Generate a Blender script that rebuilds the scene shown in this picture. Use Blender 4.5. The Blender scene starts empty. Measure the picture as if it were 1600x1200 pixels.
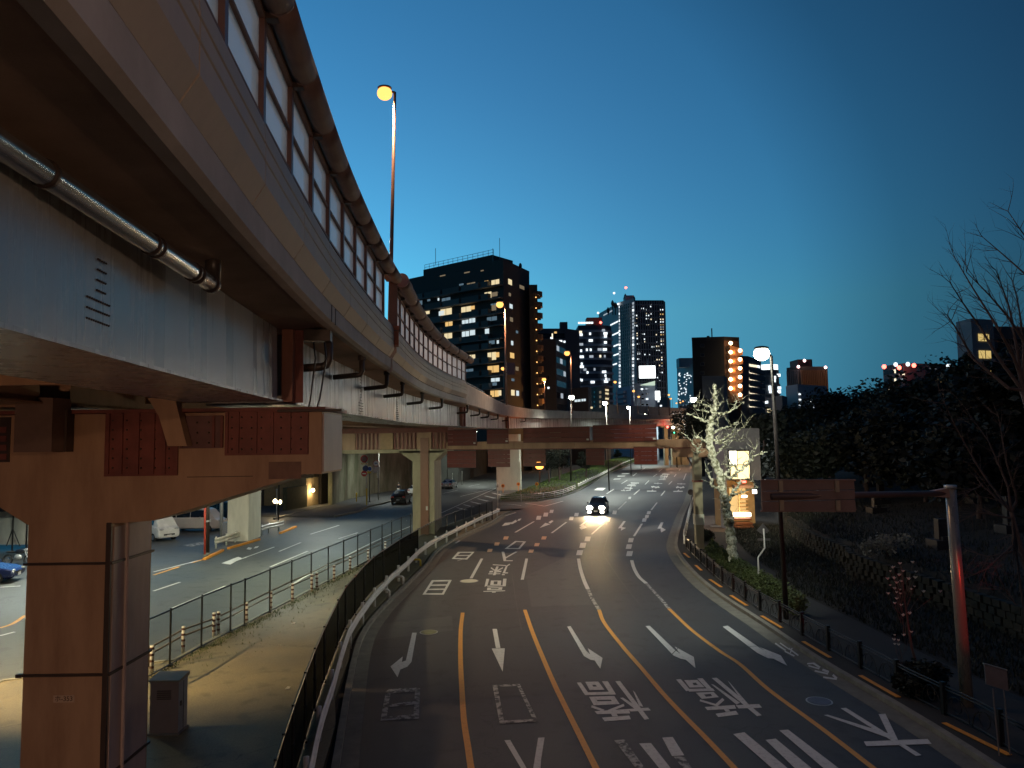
import bpy, math, random
import numpy as np
from mathutils import Vector, Matrix
R = math.radians
rnd = random.Random(7)
S = bpy.context.scene
COL = S.collection

# ------------------------------------------------------------------ camera
F_PX, EYE = 1150.0, 7.5
PITCH, ROLL = R(4.37), R(0.8)
_fw = Vector((0, math.cos(PITCH), math.sin(PITCH)))
_rt0 = Vector((1, 0, 0)); _up0 = _rt0.cross(_fw)
_rt = _rt0 * math.cos(ROLL) - _up0 * math.sin(ROLL)
_up = _rt0 * math.sin(ROLL) + _up0 * math.cos(ROLL)
cam = bpy.data.cameras.new('camera'); camo = bpy.data.objects.new('camera', cam); COL.objects.link(camo)
cam.sensor_width = 36; cam.lens = F_PX / 1600 * 36; cam.clip_end = 6000; cam.clip_start = 0.05
camo.matrix_world = Matrix(((_rt.x, _up.x, -_fw.x, 0), (_rt.y, _up.y, -_fw.y, 0), (_rt.z, _up.z, -_fw.z, EYE), (0, 0, 0, 1)))
S.camera = camo

# ------------------------------------------------------------------ world: clear dusk sky
W = bpy.data.worlds.new("World"); S.world = W; W.use_nodes = True
wn, wl = W.node_tree.nodes, W.node_tree.links
sky = wn.new('ShaderNodeTexSky'); sky.sky_type = 'NISHITA'; sky.sun_disc = False
sky.sun_elevation = R(-3.5); sky.sun_rotation = R(-48)
sky.air_density = 1.0; sky.dust_density = 0.3; sky.ozone_density = 4
tint = wn.new('ShaderNodeMixRGB'); tint.blend_type = 'MULTIPLY'; tint.inputs[0].default_value = 1
tint.inputs[2].default_value = (0.25, 1.0, 0.45, 1)
# keep the clear blue of the lower sky down to the skyline (no orange band in this direction of the photo)
_tc = wn.new('ShaderNodeTexCoord'); _sp = wn.new('ShaderNodeSeparateXYZ'); _mx = wn.new('ShaderNodeMath'); _mx.operation = 'MAXIMUM'; _mx.inputs[1].default_value = .17
_cb = wn.new('ShaderNodeCombineXYZ'); wl.new(_tc.outputs['Generated'], _sp.inputs[0]); wl.new(_sp.outputs[0], _cb.inputs[0]); wl.new(_sp.outputs[1], _cb.inputs[1])
wl.new(_sp.outputs[2], _mx.inputs[0]); wl.new(_mx.outputs[0], _cb.inputs[2]); wl.new(_cb.outputs[0], sky.inputs[0])
wl.new(sky.outputs[0], tint.inputs[1])
# afterglow: the dusk sky is brighter round the place where the sun went down
_g = wn.new('ShaderNodeVectorMath'); _g.operation = 'DOT_PRODUCT'; _a, _e = R(-6), R(9)
_g.inputs[1].default_value = (math.sin(_a) * math.cos(_e), math.cos(_a) * math.cos(_e), math.sin(_e)); wl.new(_tc.outputs['Generated'], _g.inputs[0])
_r = wn.new('ShaderNodeValToRGB'); _el = _r.color_ramp.elements
while len(_el) < 7: _el.new(.5)
for k, (deg, cc) in enumerate([(180, (.25, .24, .26)), (80, (.27, .26, .29)), (44, (.33, .32, .35)), (34, (.46, .47, .50)), (27, (.72, .70, .74)), (18, (.86, .72, .76)), (6, (1.0, .78, .80))]):
    _el[k].position = max(0, math.cos(R(deg))) if deg < 90 else 0; _el[k].color = (*cc, 1)
wl.new(_g.outputs['Value'], _r.inputs[0])
_m2 = wn.new('ShaderNodeMixRGB'); _m2.blend_type = 'MULTIPLY'; _m2.inputs[0].default_value = 1
wl.new(tint.outputs[0], _m2.inputs[1]); wl.new(_r.outputs[0], _m2.inputs[2]); wl.new(_m2.outputs[0], wn['Background'].inputs[0])
wn['Background'].inputs[1].default_value = 19.5
S.view_settings.view_transform = 'Standard'; S.view_settings.look = 'None'
S.view_settings.exposure = 0; S.view_settings.gamma = 1; S.view_settings.use_curve_mapping = False
S.cycles.max_bounces = 6; S.cycles.transparent_max_bounces = 16
S.cycles.sample_clamp_indirect = 4

# ------------------------------------------------------------------ photo pixel -> place
def ray(x, y):
    return _rt * ((x - 800) / F_PX) + _up * ((600 - y) / F_PX) + _fw
def G(x, y, z=0.0):
    d = ray(x, y); t = (z - EYE) / d.z
    return Vector((d.x * t, d.y * t, z))
def P(x, y, Y):
    d = ray(x, y); t = Y / d.y
    return Vector((d.x * t, Y, EYE + d.z * t))
def Zp(x0, y0, s, pts):
    return [(x0 + a / s, y0 + b / s) for a, b in pts]

# ------------------------------------------------------------------ materials
MATS = {}
def mat(name, col=(.5, .5, .5), rough=.6, metal=0, var=.15, scale=3.0, bump=0.0, bscale=40, emit=None, estr=0,
        streak=0.0, col2=None, spec=.5, trans=0.0, thr=None):
    if name in MATS: return MATS[name]
    m = bpy.data.materials.new(name); m.use_nodes = True
    nt = m.node_tree; N, L = nt.nodes, nt.links; b = N['Principled BSDF']
    b.inputs['Roughness'].default_value = rough; b.inputs['Metallic'].default_value = metal
    b.inputs['Specular IOR Level'].default_value = spec
    tc = N.new('ShaderNodeTexCoord')
    if var > 0 or col2:
        nz = N.new('ShaderNodeTexNoise'); nz.inputs['Scale'].default_value = scale
        nz.inputs['Detail'].default_value = 8; nz.inputs['Roughness'].default_value = .65
        src = tc.outputs['Object']
        if streak:
            mp = N.new('ShaderNodeMapping'); mp.inputs['Scale'].default_value = (1, 1, streak)
            L.new(src, mp.inputs[0]); src = mp.outputs[0]
        L.new(src, nz.inputs['Vector'])
        cr = N.new('ShaderNodeValToRGB')
        lo, hi = thr if thr else (.3, .72)
        cr.color_ramp.elements[0].position = lo; cr.color_ramp.elements[1].position = hi
        c2 = col2 if col2 else tuple(c * (1 - var) for c in col)
        cr.color_ramp.elements[0].color = (*c2, 1)
        cr.color_ramp.elements[1].color = (*[min(1, c * (1 + (0 if col2 else var * .6))) for c in col], 1)
        L.new(nz.outputs['Fac'], cr.inputs[0]); L.new(cr.outputs[0], b.inputs['Base Color'])
        rr = N.new('ShaderNodeMapRange'); rr.inputs[3].default_value = max(0.02, rough - .1); rr.inputs[4].default_value = min(1, rough + .12)
        L.new(nz.outputs['Fac'], rr.inputs[0]); L.new(rr.outputs[0], b.inputs['Roughness'])
    else:
        b.inputs['Base Color'].default_value = (*col, 1)
    if bump > 0:
        n2 = N.new('ShaderNodeTexNoise'); n2.inputs['Scale'].default_value = bscale; n2.inputs['Detail'].default_value = 5
        s2 = tc.outputs['Object']
        if streak:
            mp2 = N.new('ShaderNodeMapping'); mp2.inputs['Scale'].default_value = (1, 1, streak)
            L.new(s2, mp2.inputs[0]); s2 = mp2.outputs[0]
        L.new(s2, n2.inputs['Vector'])
        bp = N.new('ShaderNodeBump'); bp.inputs['Strength'].default_value = bump; bp.inputs['Distance'].default_value = .02
        L.new(n2.outputs['Fac'], bp.inputs['Height']); L.new(bp.outputs[0], b.inputs['Normal'])
    if emit:
        b.inputs['Emission Color'].default_value = (*emit, 1); b.inputs['Emission Strength'].default_value = estr
        m.cycles.emission_sampling = 'NONE'
    if trans:
        o = N['Material Output']; tr = N.new('ShaderNodeBsdfTransparent'); mx = N.new('ShaderNodeMixShader')
        tr.inputs[0].default_value = (.86, .92, .95, 1)
        mx.inputs[0].default_value = trans; L.new(b.outputs[0], mx.inputs[1]); L.new(tr.outputs[0], mx.inputs[2]); L.new(mx.outputs[0], o.inputs[0])
    if name == 'frosted_barrier_pane':
        tl_ = N.new('ShaderNodeBsdfTranslucent'); tl_.inputs[0].default_value = (.95, .95, .92, 1); m3 = N.new('ShaderNodeMixShader'); m3.inputs[0].default_value = .8
        L.new(b.outputs[0], m3.inputs[1]); L.new(tl_.outputs[0], m3.inputs[2]); L.new(m3.outputs[0], mx.inputs[1])
    MATS[name] = m
    return m

def asphalt_mat(name, base, dark, crack=True):
    m = mat(name, base, .62, var=0, bump=.35, bscale=90)
    nt = m.node_tree; N, L = nt.nodes, nt.links; b = N['Principled BSDF']
    tc = N.new('ShaderNodeTexCoord')
    n1 = N.new('ShaderNodeTexNoise'); n1.inputs['Scale'].default_value = .16; n1.inputs['Detail'].default_value = 7; n1.inputs['Roughness'].default_value = .6
    n2 = N.new('ShaderNodeTexNoise'); n2.inputs['Scale'].default_value = 22; n2.inputs['Detail'].default_value = 4; n2.inputs['Roughness'].default_value = .8
    L.new(tc.outputs['Object'], n1.inputs[0]); L.new(tc.outputs['Object'], n2.inputs[0])
    r1 = N.new('ShaderNodeValToRGB'); r1.color_ramp.elements[0].position = .35; r1.color_ramp.elements[1].position = .7
    r1.color_ramp.elements[0].color = (*dark, 1); r1.color_ramp.elements[1].color = (*base, 1)
    L.new(n1.outputs['Fac'], r1.inputs[0])
    r2 = N.new('ShaderNodeMapRange'); r2.inputs[1].default_value = .3; r2.inputs[2].default_value = .7; r2.inputs[3].default_value = .7; r2.inputs[4].default_value = 1.3
    L.new(n2.outputs['Fac'], r2.inputs[0])
    mu = N.new('ShaderNodeMixRGB'); mu.blend_type = 'MULTIPLY'; mu.inputs[0].default_value = 1
    L.new(r1.outputs[0], mu.inputs[1]); L.new(r2.outputs[0], mu.inputs[2])
    out = mu.outputs[0]
    n4 = N.new('ShaderNodeTexNoise'); n4.inputs['Scale'].default_value = 1.4; n4.inputs['Detail'].default_value = 5; L.new(tc.outputs['Object'], n4.inputs[0])
    r4 = N.new('ShaderNodeMapRange'); r4.inputs[1].default_value = .56; r4.inputs[2].default_value = .66; r4.inputs[3].default_value = 1; r4.inputs[4].default_value = .70; L.new(n4.outputs['Fac'], r4.inputs[0])
    m4 = N.new('ShaderNodeMixRGB'); m4.blend_type = 'MULTIPLY'; m4.inputs[0].default_value = 1; L.new(out, m4.inputs[1]); L.new(r4.outputs[0], m4.inputs[2]); out = m4.outputs[0]
    if crack:
        vo = N.new('ShaderNodeTexVoronoi'); vo.feature = 'DISTANCE_TO_EDGE'; vo.inputs['Scale'].default_value = .13
        wp = N.new('ShaderNodeMixRGB'); wp.inputs[0].default_value = .03
        n3 = N.new('ShaderNodeTexNoise'); n3.inputs['Scale'].default_value = 1.3; n3.inputs['Detail'].default_value = 6
        L.new(tc.outputs['Object'], n3.inputs[0]); L.new(tc.outputs['Object'], wp.inputs[1]); L.new(n3.outputs['Color'], wp.inputs[2])
        ad = N.new('ShaderNodeVectorMath'); ad.operation = 'ADD'; sc = N.new('ShaderNodeVectorMath'); sc.operation = 'SCALE'; sc.inputs[3].default_value = 1.6
        L.new(n3.outputs['Color'], sc.inputs[0]); L.new(tc.outputs['Object'], ad.inputs[0]); L.new(sc.outputs[0], ad.inputs[1])
        L.new(ad.outputs[0], vo.inputs['Vector'])
        cr = N.new('ShaderNodeMapRange'); cr.inputs[1].default_value = 0; cr.inputs[2].default_value = .004; cr.inputs[3].default_value = .35; cr.inputs[4].default_value = 1
        L.new(vo.outputs['Distance'], cr.inputs[0])
        # cracks only in worn patches
        gt = N.new('ShaderNodeMath'); gt.operation = 'GREATER_THAN'; gt.inputs[1].default_value = .56; L.new(n1.outputs['Fac'], gt.inputs[0])
        mx = N.new('ShaderNodeMath'); mx.operation = 'MAXIMUM'; L.new(cr.outputs[0], mx.inputs[0]); L.new(gt.outputs[0], mx.inputs[1])
        m2 = N.new('ShaderNodeMixRGB'); m2.blend_type = 'MULTIPLY'; m2.inputs[0].default_value = 1
        L.new(out, m2.inputs[1]); L.new(mx.outputs[0], m2.inputs[2]); out = m2.outputs[0]
    L.new(out, b.inputs['Base Color'])
    rr = N.new('ShaderNodeMapRange'); rr.inputs[3].default_value = .45; rr.inputs[4].default_value = .75
    L.new(n1.outputs['Fac'], rr.inputs[0]); L.new(rr.outputs[0], b.inputs['Roughness'])
    return m

M_ASPH = asphalt_mat('asphalt', (.054, .057, .062), (.030, .032, .036))
M_ASPH2 = asphalt_mat('old_asphalt', (.085, .088, .080), (.058, .06, .056))
M_STRIP = asphalt_mat('dusty_paving', (.22, .18, .10), (.10, .082, .05))
M_GROUND = mat('city_ground', (.05, .05, .05), .9, var=.3)
M_KERB = mat('kerb_concrete', (.23, .22, .19), .85, var=.35, scale=2.5, bump=.3)
M_GUTTER = mat('gutter_concrete', (.17, .165, .14), .8, var=.35, scale=2.0, bump=.2)
M_WALK = mat('sidewalk_paving', (.085, .085, .085), .85, var=.3, scale=1.2, bump=.3)
M_WALK2 = mat('brown_paving', (.14, .10, .07), .85, var=.3, scale=5, bump=.3)
M_PAINT = mat('road_paint_white', (.62, .62, .60), .6, var=.2, scale=9, bump=.15, col2=(.36, .36, .35), thr=(.25, .5))
M_WORN = mat('road_paint_worn', (.45, .45, .43), .7, scale=5.0, col2=(.06, .062, .064), thr=(.44, .56))
M_YEL = mat('road_paint_yellow', (.72, .34, .06), .6, var=.2, scale=8, col2=(.5, .24, .05), thr=(.25, .5))
M_YEL2 = mat('kerb_paint_orange', (.75, .30, .03), .6, var=.25, scale=8)
M_CONC = mat('pier_concrete', (.42, .38, .26), .8, var=.25, scale=1.3, bump=.2, bscale=12, col2=(.26, .235, .16), streak=.35)
M_CONCW = mat('white_concrete', (.52, .52, .44), .8, var=.2, scale=1.5, bump=.2, streak=.3)
M_WALLC = mat('stained_retaining_concrete', (.30, .29, .22), .9, scale=.35, col2=(.09, .10, .055), thr=(.38, .68), bump=.4, streak=.35)
M_CURB = mat('weathered_fascia_concrete', (.56, .49, .44), .8, scale=.9, var=.3, col2=(.38, .32, .27), bump=.2, bscale=15)
M_SOFF = mat('soffit_concrete', (.42, .27, .19), .85, scale=.5, var=.4, bump=.15)
M_PANEL = mat('cream_parapet_panel', (.48, .385, .29), .6, scale=1.6, col2=(.41, .325, .25), streak=.3, thr=(.3, .62), spec=.3)
M_STEEL = mat('glossy_painted_girder', (.36, .365, .36), .27, var=.2, scale=2.2, streak=.06, bump=.22, bscale=3.2, col2=(.30, .29, .26), spec=.75)
M_PIER = mat('tan_painted_steel', (.40, .25, .15), .5, scale=1.5, bump=.08, bscale=5, streak=.22, col2=(.27, .155, .09), thr=(.32, .6))
M_PIERR = mat('red_oxide_plate', (.19, .052, .038), .55, var=.35, scale=2.5, bump=.1, bscale=8)
M_PIERSIDE = mat('pinkish_grey_steel', (.42, .33, .30), .5, var=.25, scale=1.4, streak=.3)
M_DKBAND = mat('dark_band_steel', (.05, .03, .022), .5, var=.2)
M_RAILB = mat('brown_barrier_steel', (.17, .085, .065), .45, var=.2, scale=2)
M_CAP = mat('brown_cap_pipe', (.20, .115, .085), .75, var=.25, scale=3)
M_CAPL = mat('pink_cap_end', (.55, .30, .24), .5, var=.1)
M_PANE = mat('frosted_barrier_pane', (.42, .45, .46), .28, var=.15, scale=1.2, streak=.3, trans=.34)
M_DRAIN = mat('dark_drain_pipe', (.06, .045, .035), .4, var=.2)
M_SILV = mat('galvanised_pipe', (.55, .56, .56), .22, metal=.9, var=.15, scale=2)
M_GALV = mat('galvanised_steel', (.42, .43, .43), .45, metal=.5, var=.2, scale=4)
M_BLK = mat('black_painted_steel', (.012, .012, .012), .4, var=.1)
M_DKPOLE = mat('dark_brown_pole', (.03, .022, .018), .45, var=.2)
M_WHITE = mat('white_rail_paint', (.68, .66, .62), .45, var=.2, scale=3, col2=(.5, .48, .44))
M_SIGNB = mat('brown_sign_back', (.36, .21, .155), .5, var=.2, scale=2)
M_SIGNR = mat('dark_red_sign_back', (.13, .018, .011), .5, var=.25, scale=2.5)
M_SIGNG = mat('tan_sign_post', (.62, .44, .26), .5, var=.2)
M_MESH = mat('dark_mesh_netting', (.012, .012, .011), .7, var=0, trans=.45)
M_RED = mat('red_pole_paint', (.55, .07, .04), .5, var=.2)
M_YELP = mat('yellow_band', (.65, .45, .03), .5, var=.2)
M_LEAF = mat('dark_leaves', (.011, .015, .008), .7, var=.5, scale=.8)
M_LEAF2 = mat('hedge_leaves', (.065, .09, .022), .65, var=.5, scale=1.2)
M_GRASS = mat('grass_blades', (.11, .17, .035), .7, var=.5, scale=1)
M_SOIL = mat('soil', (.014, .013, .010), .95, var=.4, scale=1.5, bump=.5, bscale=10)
M_BARK = mat('pale_plane_bark', (.52, .52, .42), .8, scale=5.5, col2=(.12, .12, .07), thr=(.42, .56), bump=.5, bscale=14)
M_TWIG = mat('dark_twig_bark', (.10, .065, .055), .8, var=.4, scale=6)
M_BLOS = mat('white_magnolia_petals', (.72, .66, .58), .6, var=.15)
M_STONE = mat('mossy_stone', (.045, .045, .035), .9, scale=.9, col2=(.01, .012, .007), thr=(.35, .65), bump=.6, bscale=6)
M_GRAVE = mat('grave_granite', (.022, .022, .025), .5, var=.3)
M_TYRE = mat('tyre_rubber', (.015, .015, .015), .8, var=.1)
M_RIM = mat('wheel_rim', (.35, .35, .36), .3, metal=.8, var=.1)
M_CGLASS = mat('car_glass', (.01, .012, .016), .06, var=0, spec=.9)
M_CGLASSB = mat('blue_windscreen_reflection_glass', (.02, .035, .08), .06, var=0, spec=1.0)
M_CWHITE = mat('white_car_paint', (.62, .62, .60), .25, var=.05)
M_CBLACK = mat('black_car_paint', (.012, .013, .017), .16, var=.1, spec=.8)
M_CSILV = mat('silver_car_paint', (.42, .43, .44), .25, metal=.4, var=.05)
M_CBLUE = mat('blue_car_paint', (.015, .025, .10), .25, var=.05)
M_TAIL = mat('tail_lamp_red', (.3, .01, .01), .3, var=0)
M_PLATE = mat('number_plate', (.6, .6, .58), .5, var=.05)
def em(name, c, s): return mat(name, (.02, .02, .02), .5, var=0, emit=c, estr=s)
E_HEAD = em('headlamp_glow', (1, .93, .78), 30)
E_SOD = em('sodium_glow', (1, .44, .11), 2.2)
E_SODC = em('sodium_core', (1, .80, .50), 40)
E_LED = em('white_lamp_glow', (.97, 1, .82), 28)
E_W = em('window_cool', (.80, .95, 1), .8)
E_Y = em('window_warm', (1, .62, .22), .85)
E_YW = em('window_cream', (1, .82, .48), .85)
E_DIM = em('window_dim', (.55, .42, .26), .35)
E_DIMB = em('window_dim_blue', (.30, .48, .62), .30)
E_BILL = em('billboard_white', (.95, 1, 1), 3.0)
E_RED = em('red_beacon', (1, .10, .07), 8)
E_GRN = em('green_signal', (.1, 1, .5), 4)
E_AMB = em('amber_beacon', (1, .36, .06), 5)
E_SHOP = em('shop_light', (1, .76, .36), 2.2)
E_TUBE = em('shop_tube', (1, .93, .75), 7)

# ------------------------------------------------------------------ mesh helpers
class MB:
    def __init__(s): s.v = []; s.f = []
    def add(s, vs, fs):
        o = len(s.v); s.v += [tuple(v) for v in vs]; s.f += [tuple(i + o for i in f) for f in fs]; return s
    def quad(s, a, b, c, d): return s.add([a, b, c, d], [(0, 1, 2, 3)])
    def poly(s, pts): return s.add(pts, [tuple(range(len(pts)))])
    def box(s, c, d, rz=0):
        x, y, z = d[0] / 2, d[1] / 2, d[2] / 2; cs, sn = math.cos(rz), math.sin(rz); vs = []
        for sz in (-z, z):
            for a, b in ((-x, -y), (x, -y), (x, y), (-x, y)):
                vs.append((c[0] + a * cs - b * sn, c[1] + a * sn + b * cs, c[2] + sz))
        return s.add(vs, [(3, 2, 1, 0), (4, 5, 6, 7), (0, 1, 5, 4), (1, 2, 6, 5), (2, 3, 7, 6), (3, 0, 4, 7)])
    def prism(s, pts, z0, z1):
        n = len(pts); vs = [(p[0], p[1], z0) for p in pts] + [(p[0], p[1], z1) for p in pts]
        a = sum(pts[i][0] * pts[(i + 1) % n][1] - pts[(i + 1) % n][0] * pts[i][1] for i in range(n))
        fs = [tuple(range(n - 1, -1, -1)), tuple(range(n, 2 * n))] + [(i, (i + 1) % n, n + (i + 1) % n, n + i) for i in range(n)]
        if a < 0: fs = [tuple(reversed(f)) for f in fs]
        return s.add(vs, fs)
    def hexa(s, b, t):   # bottom 4, top 4
        return s.add(list(b) + list(t), [(3, 2, 1, 0), (4, 5, 6, 7), (0, 1, 5, 4), (1, 2, 6, 5), (2, 3, 7, 6), (3, 0, 4, 7)])
    def tube(s, pts, rad, n=8, cap=True, sq=False):
        pts = [Vector(p) for p in pts]; k = len(pts)
        if not hasattr(rad, '__len__'): rad = [rad] * k
        o = len(s.v); prev = None
        for i, p in enumerate(pts):
            t = (pts[min(i + 1, k - 1)] - pts[max(i - 1, 0)])
            if t.length < 1e-9: t = Vector((0, 0, 1))
            t.normalize()
            if prev is None:
                a = t.cross(Vector((0, 0, 1)))
                if a.length < .05: a = t.cross(Vector((0, 1, 0)))
            else:
                a = prev - t * prev.dot(t)
                if a.length < .01: a = t.cross(Vector((0, 0, 1)))
            a.normalize(); b = t.cross(a); prev = a
            for j in range(n):
                th = 2 * math.pi * (j + (.5 if sq else 0)) / n
                s.v.append(tuple(p + (a * math.cos(th) + b * math.sin(th)) * rad[i]))
        for i in range(k - 1):
            for j in range(n):
                j2 = (j + 1) % n
                s.f.append((o + i * n + j, o + i * n + j2, o + (i + 1) * n + j2, o + (i + 1) * n + j))
        if cap:
            s.f.append(tuple(o + j for j in range(n - 1, -1, -1))); s.f.append(tuple(o + (k - 1) * n + j for j in range(n)))
        return s
    def ell(s, c, r, nu=10, nv=7):
        o = len(s.v)
        if not hasattr(r, '__len__'): r = (r, r, r)
        for i in range(nv + 1):
            ph = math.pi * i / nv
            for j in range(nu):
                th = 2 * math.pi * j / nu
                s.v.append((c[0] + r[0] * math.sin(ph) * math.cos(th), c[1] + r[1] * math.sin(ph) * math.sin(th), c[2] - r[2] * math.cos(ph)))
        for i in range(nv):
            for j in range(nu):
                j2 = (j + 1) % nu
                s.f.append((o + i * nu + j, o + i * nu + j2, o + (i + 1) * nu + j2, o + (i + 1) * nu + j))
        return s
    def sweep(s, frames):   # frames: list of equal length point lists, closed section
        n = len(frames[0]); o = len(s.v)
        for fr in frames: s.v += [tuple(p) for p in fr]
        for i in range(len(frames) - 1):
            for j in range(n):
                j2 = (j + 1) % n
                s.f.append((o + i * n + j, o + i * n + j2, o + (i + 1) * n + j2, o + (i + 1) * n + j))
        s.f.append(tuple(o + j for j in range(n - 1, -1, -1))); s.f.append(tuple(o + (len(frames) - 1) * n + j for j in range(n)))
        return s
    def strip(s, A, B):
        n = len(A); o = len(s.v); s.v += [tuple(p) for p in A] + [tuple(p) for p in B]
        for i in range(n - 1): s.f.append((o + i, o + n + i, o + n + i + 1, o + i + 1))
        return s
    def build(s, name, m, parent=None, smooth=False, local=False, kind=None, label=None):
        me = bpy.data.meshes.new(name)
        off = Vector((0, 0, 0))
        if parent is not None and not local:
            q = parent
            while q is not None: off += q.location; q = q.parent
        vs = [(v[0] - off.x, v[1] - off.y, v[2] - off.z) for v in s.v] if off.length else s.v
        me.from_pydata(vs, [], s.f); me.materials.append(m); me.update()
        if smooth:
            for p in me.polygons: p.use_smooth = True
        o = bpy.data.objects.new(name, me); COL.objects.link(o)
        if parent is not None: o.parent = parent
        if kind: o['kind'] = kind
        if label: o['label'] = label
        return o
def thing(name, label, cat, loc=(0, 0, 0), group=None):
    o = bpy.data.objects.new(name, None); COL.objects.link(o); o.location = loc; o.empty_display_size = .2
    o['label'] = label; o['category'] = cat
    if group: o['group'] = group
    return o
def tag(o, label, cat, group=None):
    o['label'] = label; o['category'] = cat
    if group: o['group'] = group
    return o
def children(o): return [c for c in bpy.data.objects if c.parent == o]
def copy_tree(o, parent=None, kids=None):
    if kids is None:
        kids = {}
        for c in bpy.data.objects:
            if c.parent: kids.setdefault(c.parent.name, []).append(c)
    c = o.copy(); COL.objects.link(c)
    if parent is not None: c.parent = parent
    for ch in kids.get(o.name, []): copy_tree(ch, c, kids)
    return c
def light(loc, power, colr, r=.25, parent=None, spot=None, aim=None, blend=.6, name='lamp_light'):
    l = bpy.data.lights.new(name, 'SPOT' if spot else 'POINT'); l.energy = power; l.color = colr; l.shadow_soft_size = r
    if spot: l.spot_size = R(spot); l.spot_blend = blend
    o = bpy.data.objects.new(name, l); COL.objects.link(o); o.location = loc
    if aim is not None:
        o.rotation_euler = (Vector(aim) - Vector(loc)).to_track_quat('-Z', 'Y').to_euler()
    if parent is not None:
        o.parent = parent; o.location = Vector(loc) - parent.location
    return o
SODC = (1, .60, .32); LEDC = (.92, 1, .88)

# ------------------------------------------------------------------ ground and roads
MB().box((0, 1500, -.62), (5000, 4000, 1.0)).build('ground', M_GROUND, kind='structure')
def plan(px, z=0.0):
    pts = sorted([tuple(G(x, y, z)[:2]) for x, y in px], key=lambda p: p[1])
    return np.array([p[1] for p in pts]), np.array([p[0] for p in pts])
L_PX = [(531, 1200), (539, 1145), (552, 1060), (565, 1000), (581, 975), (604, 948), (635, 919), (668, 886), (684, 862), (717, 841), (765, 820), (790, 803),
        (866, 781), (899, 771), (950, 742), (992, 724), (1015, 712), (1035, 704), (1045, 698.5)]
R_PX = [(1540, 1198), (1425, 1122), (1350, 1080), (1262, 1027), (1193, 978), (1127, 936), (1093, 909), (1082, 898), (1062, 874), (1053, 856), (1056, 839),
        (1065, 809), (1076, 785), (1083, 755), (1082, 720), (1075, 708), (1066, 700)]
LY, LX = plan(L_PX); RY, RX = plan(R_PX)
def ext(Y, X, y):
    if y < Y[0]:
        return X[0] + (X[1] - X[0]) / (Y[1] - Y[0]) * (y - Y[0])
    return float(np.interp(y, Y, X))
def eL(y): return ext(LY, LX, max(y, 8)) if y > 8 else ext(LY, LX, 8) - (8 - y) * .02
def eR(y): return ext(RY, RX, y) if y > 12 else ext(RY, RX, 12) - (12 - y) * .55
ys = [-12, -6, 0, 5, 10, 13] + list(np.arange(15, 100, 1.5)) + list(np.arange(100, 200, 6)) + [220, 260, 320, 400, 480, 560, 640]
def smooth_edge(fn):
    d = {}
    for y in ys:
        w = .9 if y < 90 else 4
        d[y] = sum(fn(y + k * w) for k in (-2, -1, 0, 1, 2)) / 5
    return d
SL, SR = smooth_edge(eL), smooth_edge(eR)
road = MB(); road.strip([(SL[y], y, 0) for y in ys], [(SR[y], y, 0) for y in ys])
ROAD = road.build('main_road', M_ASPH, kind='structure')
# side road: one sheet left of the median
A_PX = [(0, 1072), (33, 1057), (240, 1052), (265, 1041), (313, 1014), (359, 991), (421, 960), (486, 925), (558, 888), (620, 856), (690, 826), (745, 806), (785, 792)]
def aX(y):
    Y, X = plan(A_PX); return ext(Y, X, y)
sy = [0, 10, 16] + list(np.arange(20, 84, 2)) + [86, 92, 100, 115, 130, 160, 200, 260, 340]
sr = MB()
def sright(y):
    if y < 80: return aX(y)
    return SL[min(ys, key=lambda q: abs(q - y))] - .02 if y > 80 else aX(80)
sr.strip([(-75, y, -.004) for y in sy], [(sright(y), y, -.004) for y in sy])
SIDE = sr.build('side_road', M_ASPH2, kind='structure')
# median strip between the roads
MP = [G(*p) for p in A_PX]
ml = [(aX(y), y, .10) for y in [2, 10, 16] + list(np.arange(20, 79, 2))]
mr = [(min(SL[min(ys, key=lambda q: abs(q - y))] - .35, 100), y, .10) for y in [2, 10, 16] + list(np.arange(20, 79, 2))]
st = MB(); st.strip(ml, mr)
st.strip([(p[0], p[1], -.1) for p in ml], ml); st.strip(mr, [(p[0], p[1], -.1) for p in mr])
MED = st.build('median_strip', M_STRIP, kind='structure')
def kerb_line(pts, w, z0, z1, m, name='kerb', side=1, parent=None):
    b = MB(); n = len(pts); fr = []
    for i, p in enumerate(pts):
        p = Vector((p[0], p[1], 0)); t = Vector(pts[min(i + 1, n - 1)][:2]) - Vector(pts[max(i - 1, 0)][:2]); t.normalize()
        q = p + Vector((t.y, -t.x, 0)) * w * side
        fr.append([(p.x, p.y, z0), (q.x, q.y, z0), (q.x, q.y, z1), (p.x, p.y, z1)])
    b.sweep(fr); return b.build(name, m, parent=parent, kind=None if parent else 'structure')
kerb_line([(SL[y], y) for y in ys if y < 79], .18, -.05, .14, M_KERB, side=-1)
kerb_line([(SL[y] + .01, y) for y in ys if y < 79], .42, -.05, .006, M_GUTTER, name='gutter', side=1)
kerb_line([(SR[y] - .01, y) for y in ys if y < 330], .55, -.05, .006, M_GUTTER, name='gutter', side=-1)
kerb_line([(SR[y], y) for y in ys if y < 330], .20, -.05, .14, M_KERB, side=1)
kerb_line([(aX(y), y) for y in sy if 4 < y < 79], .16, -.1, .13, M_KERB, side=-1)
# right pavement
WK = {y: (4.2 if y > 40 else 3.6) for y in ys}
pv = MB(); pv.strip([(SR[y] + .2, y, .12) for y in ys if y < 330], [(SR[y] + .2 + WK[y], y, .12) for y in ys if y < 330])
pv.build('sidewalk', mat('dark_sidewalk_asphalt', (.028, .028, .028), .9, var=.3, scale=1.2, bump=.3), kind='structure')
b = MB(); b.poly([G(1098, 806, .124), G(1136, 806, .124), G(1143, 832, .124), G(1100, 830, .124)]); b.build('sidewalk_paving_patch', M_WALK2, kind='structure')
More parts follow.
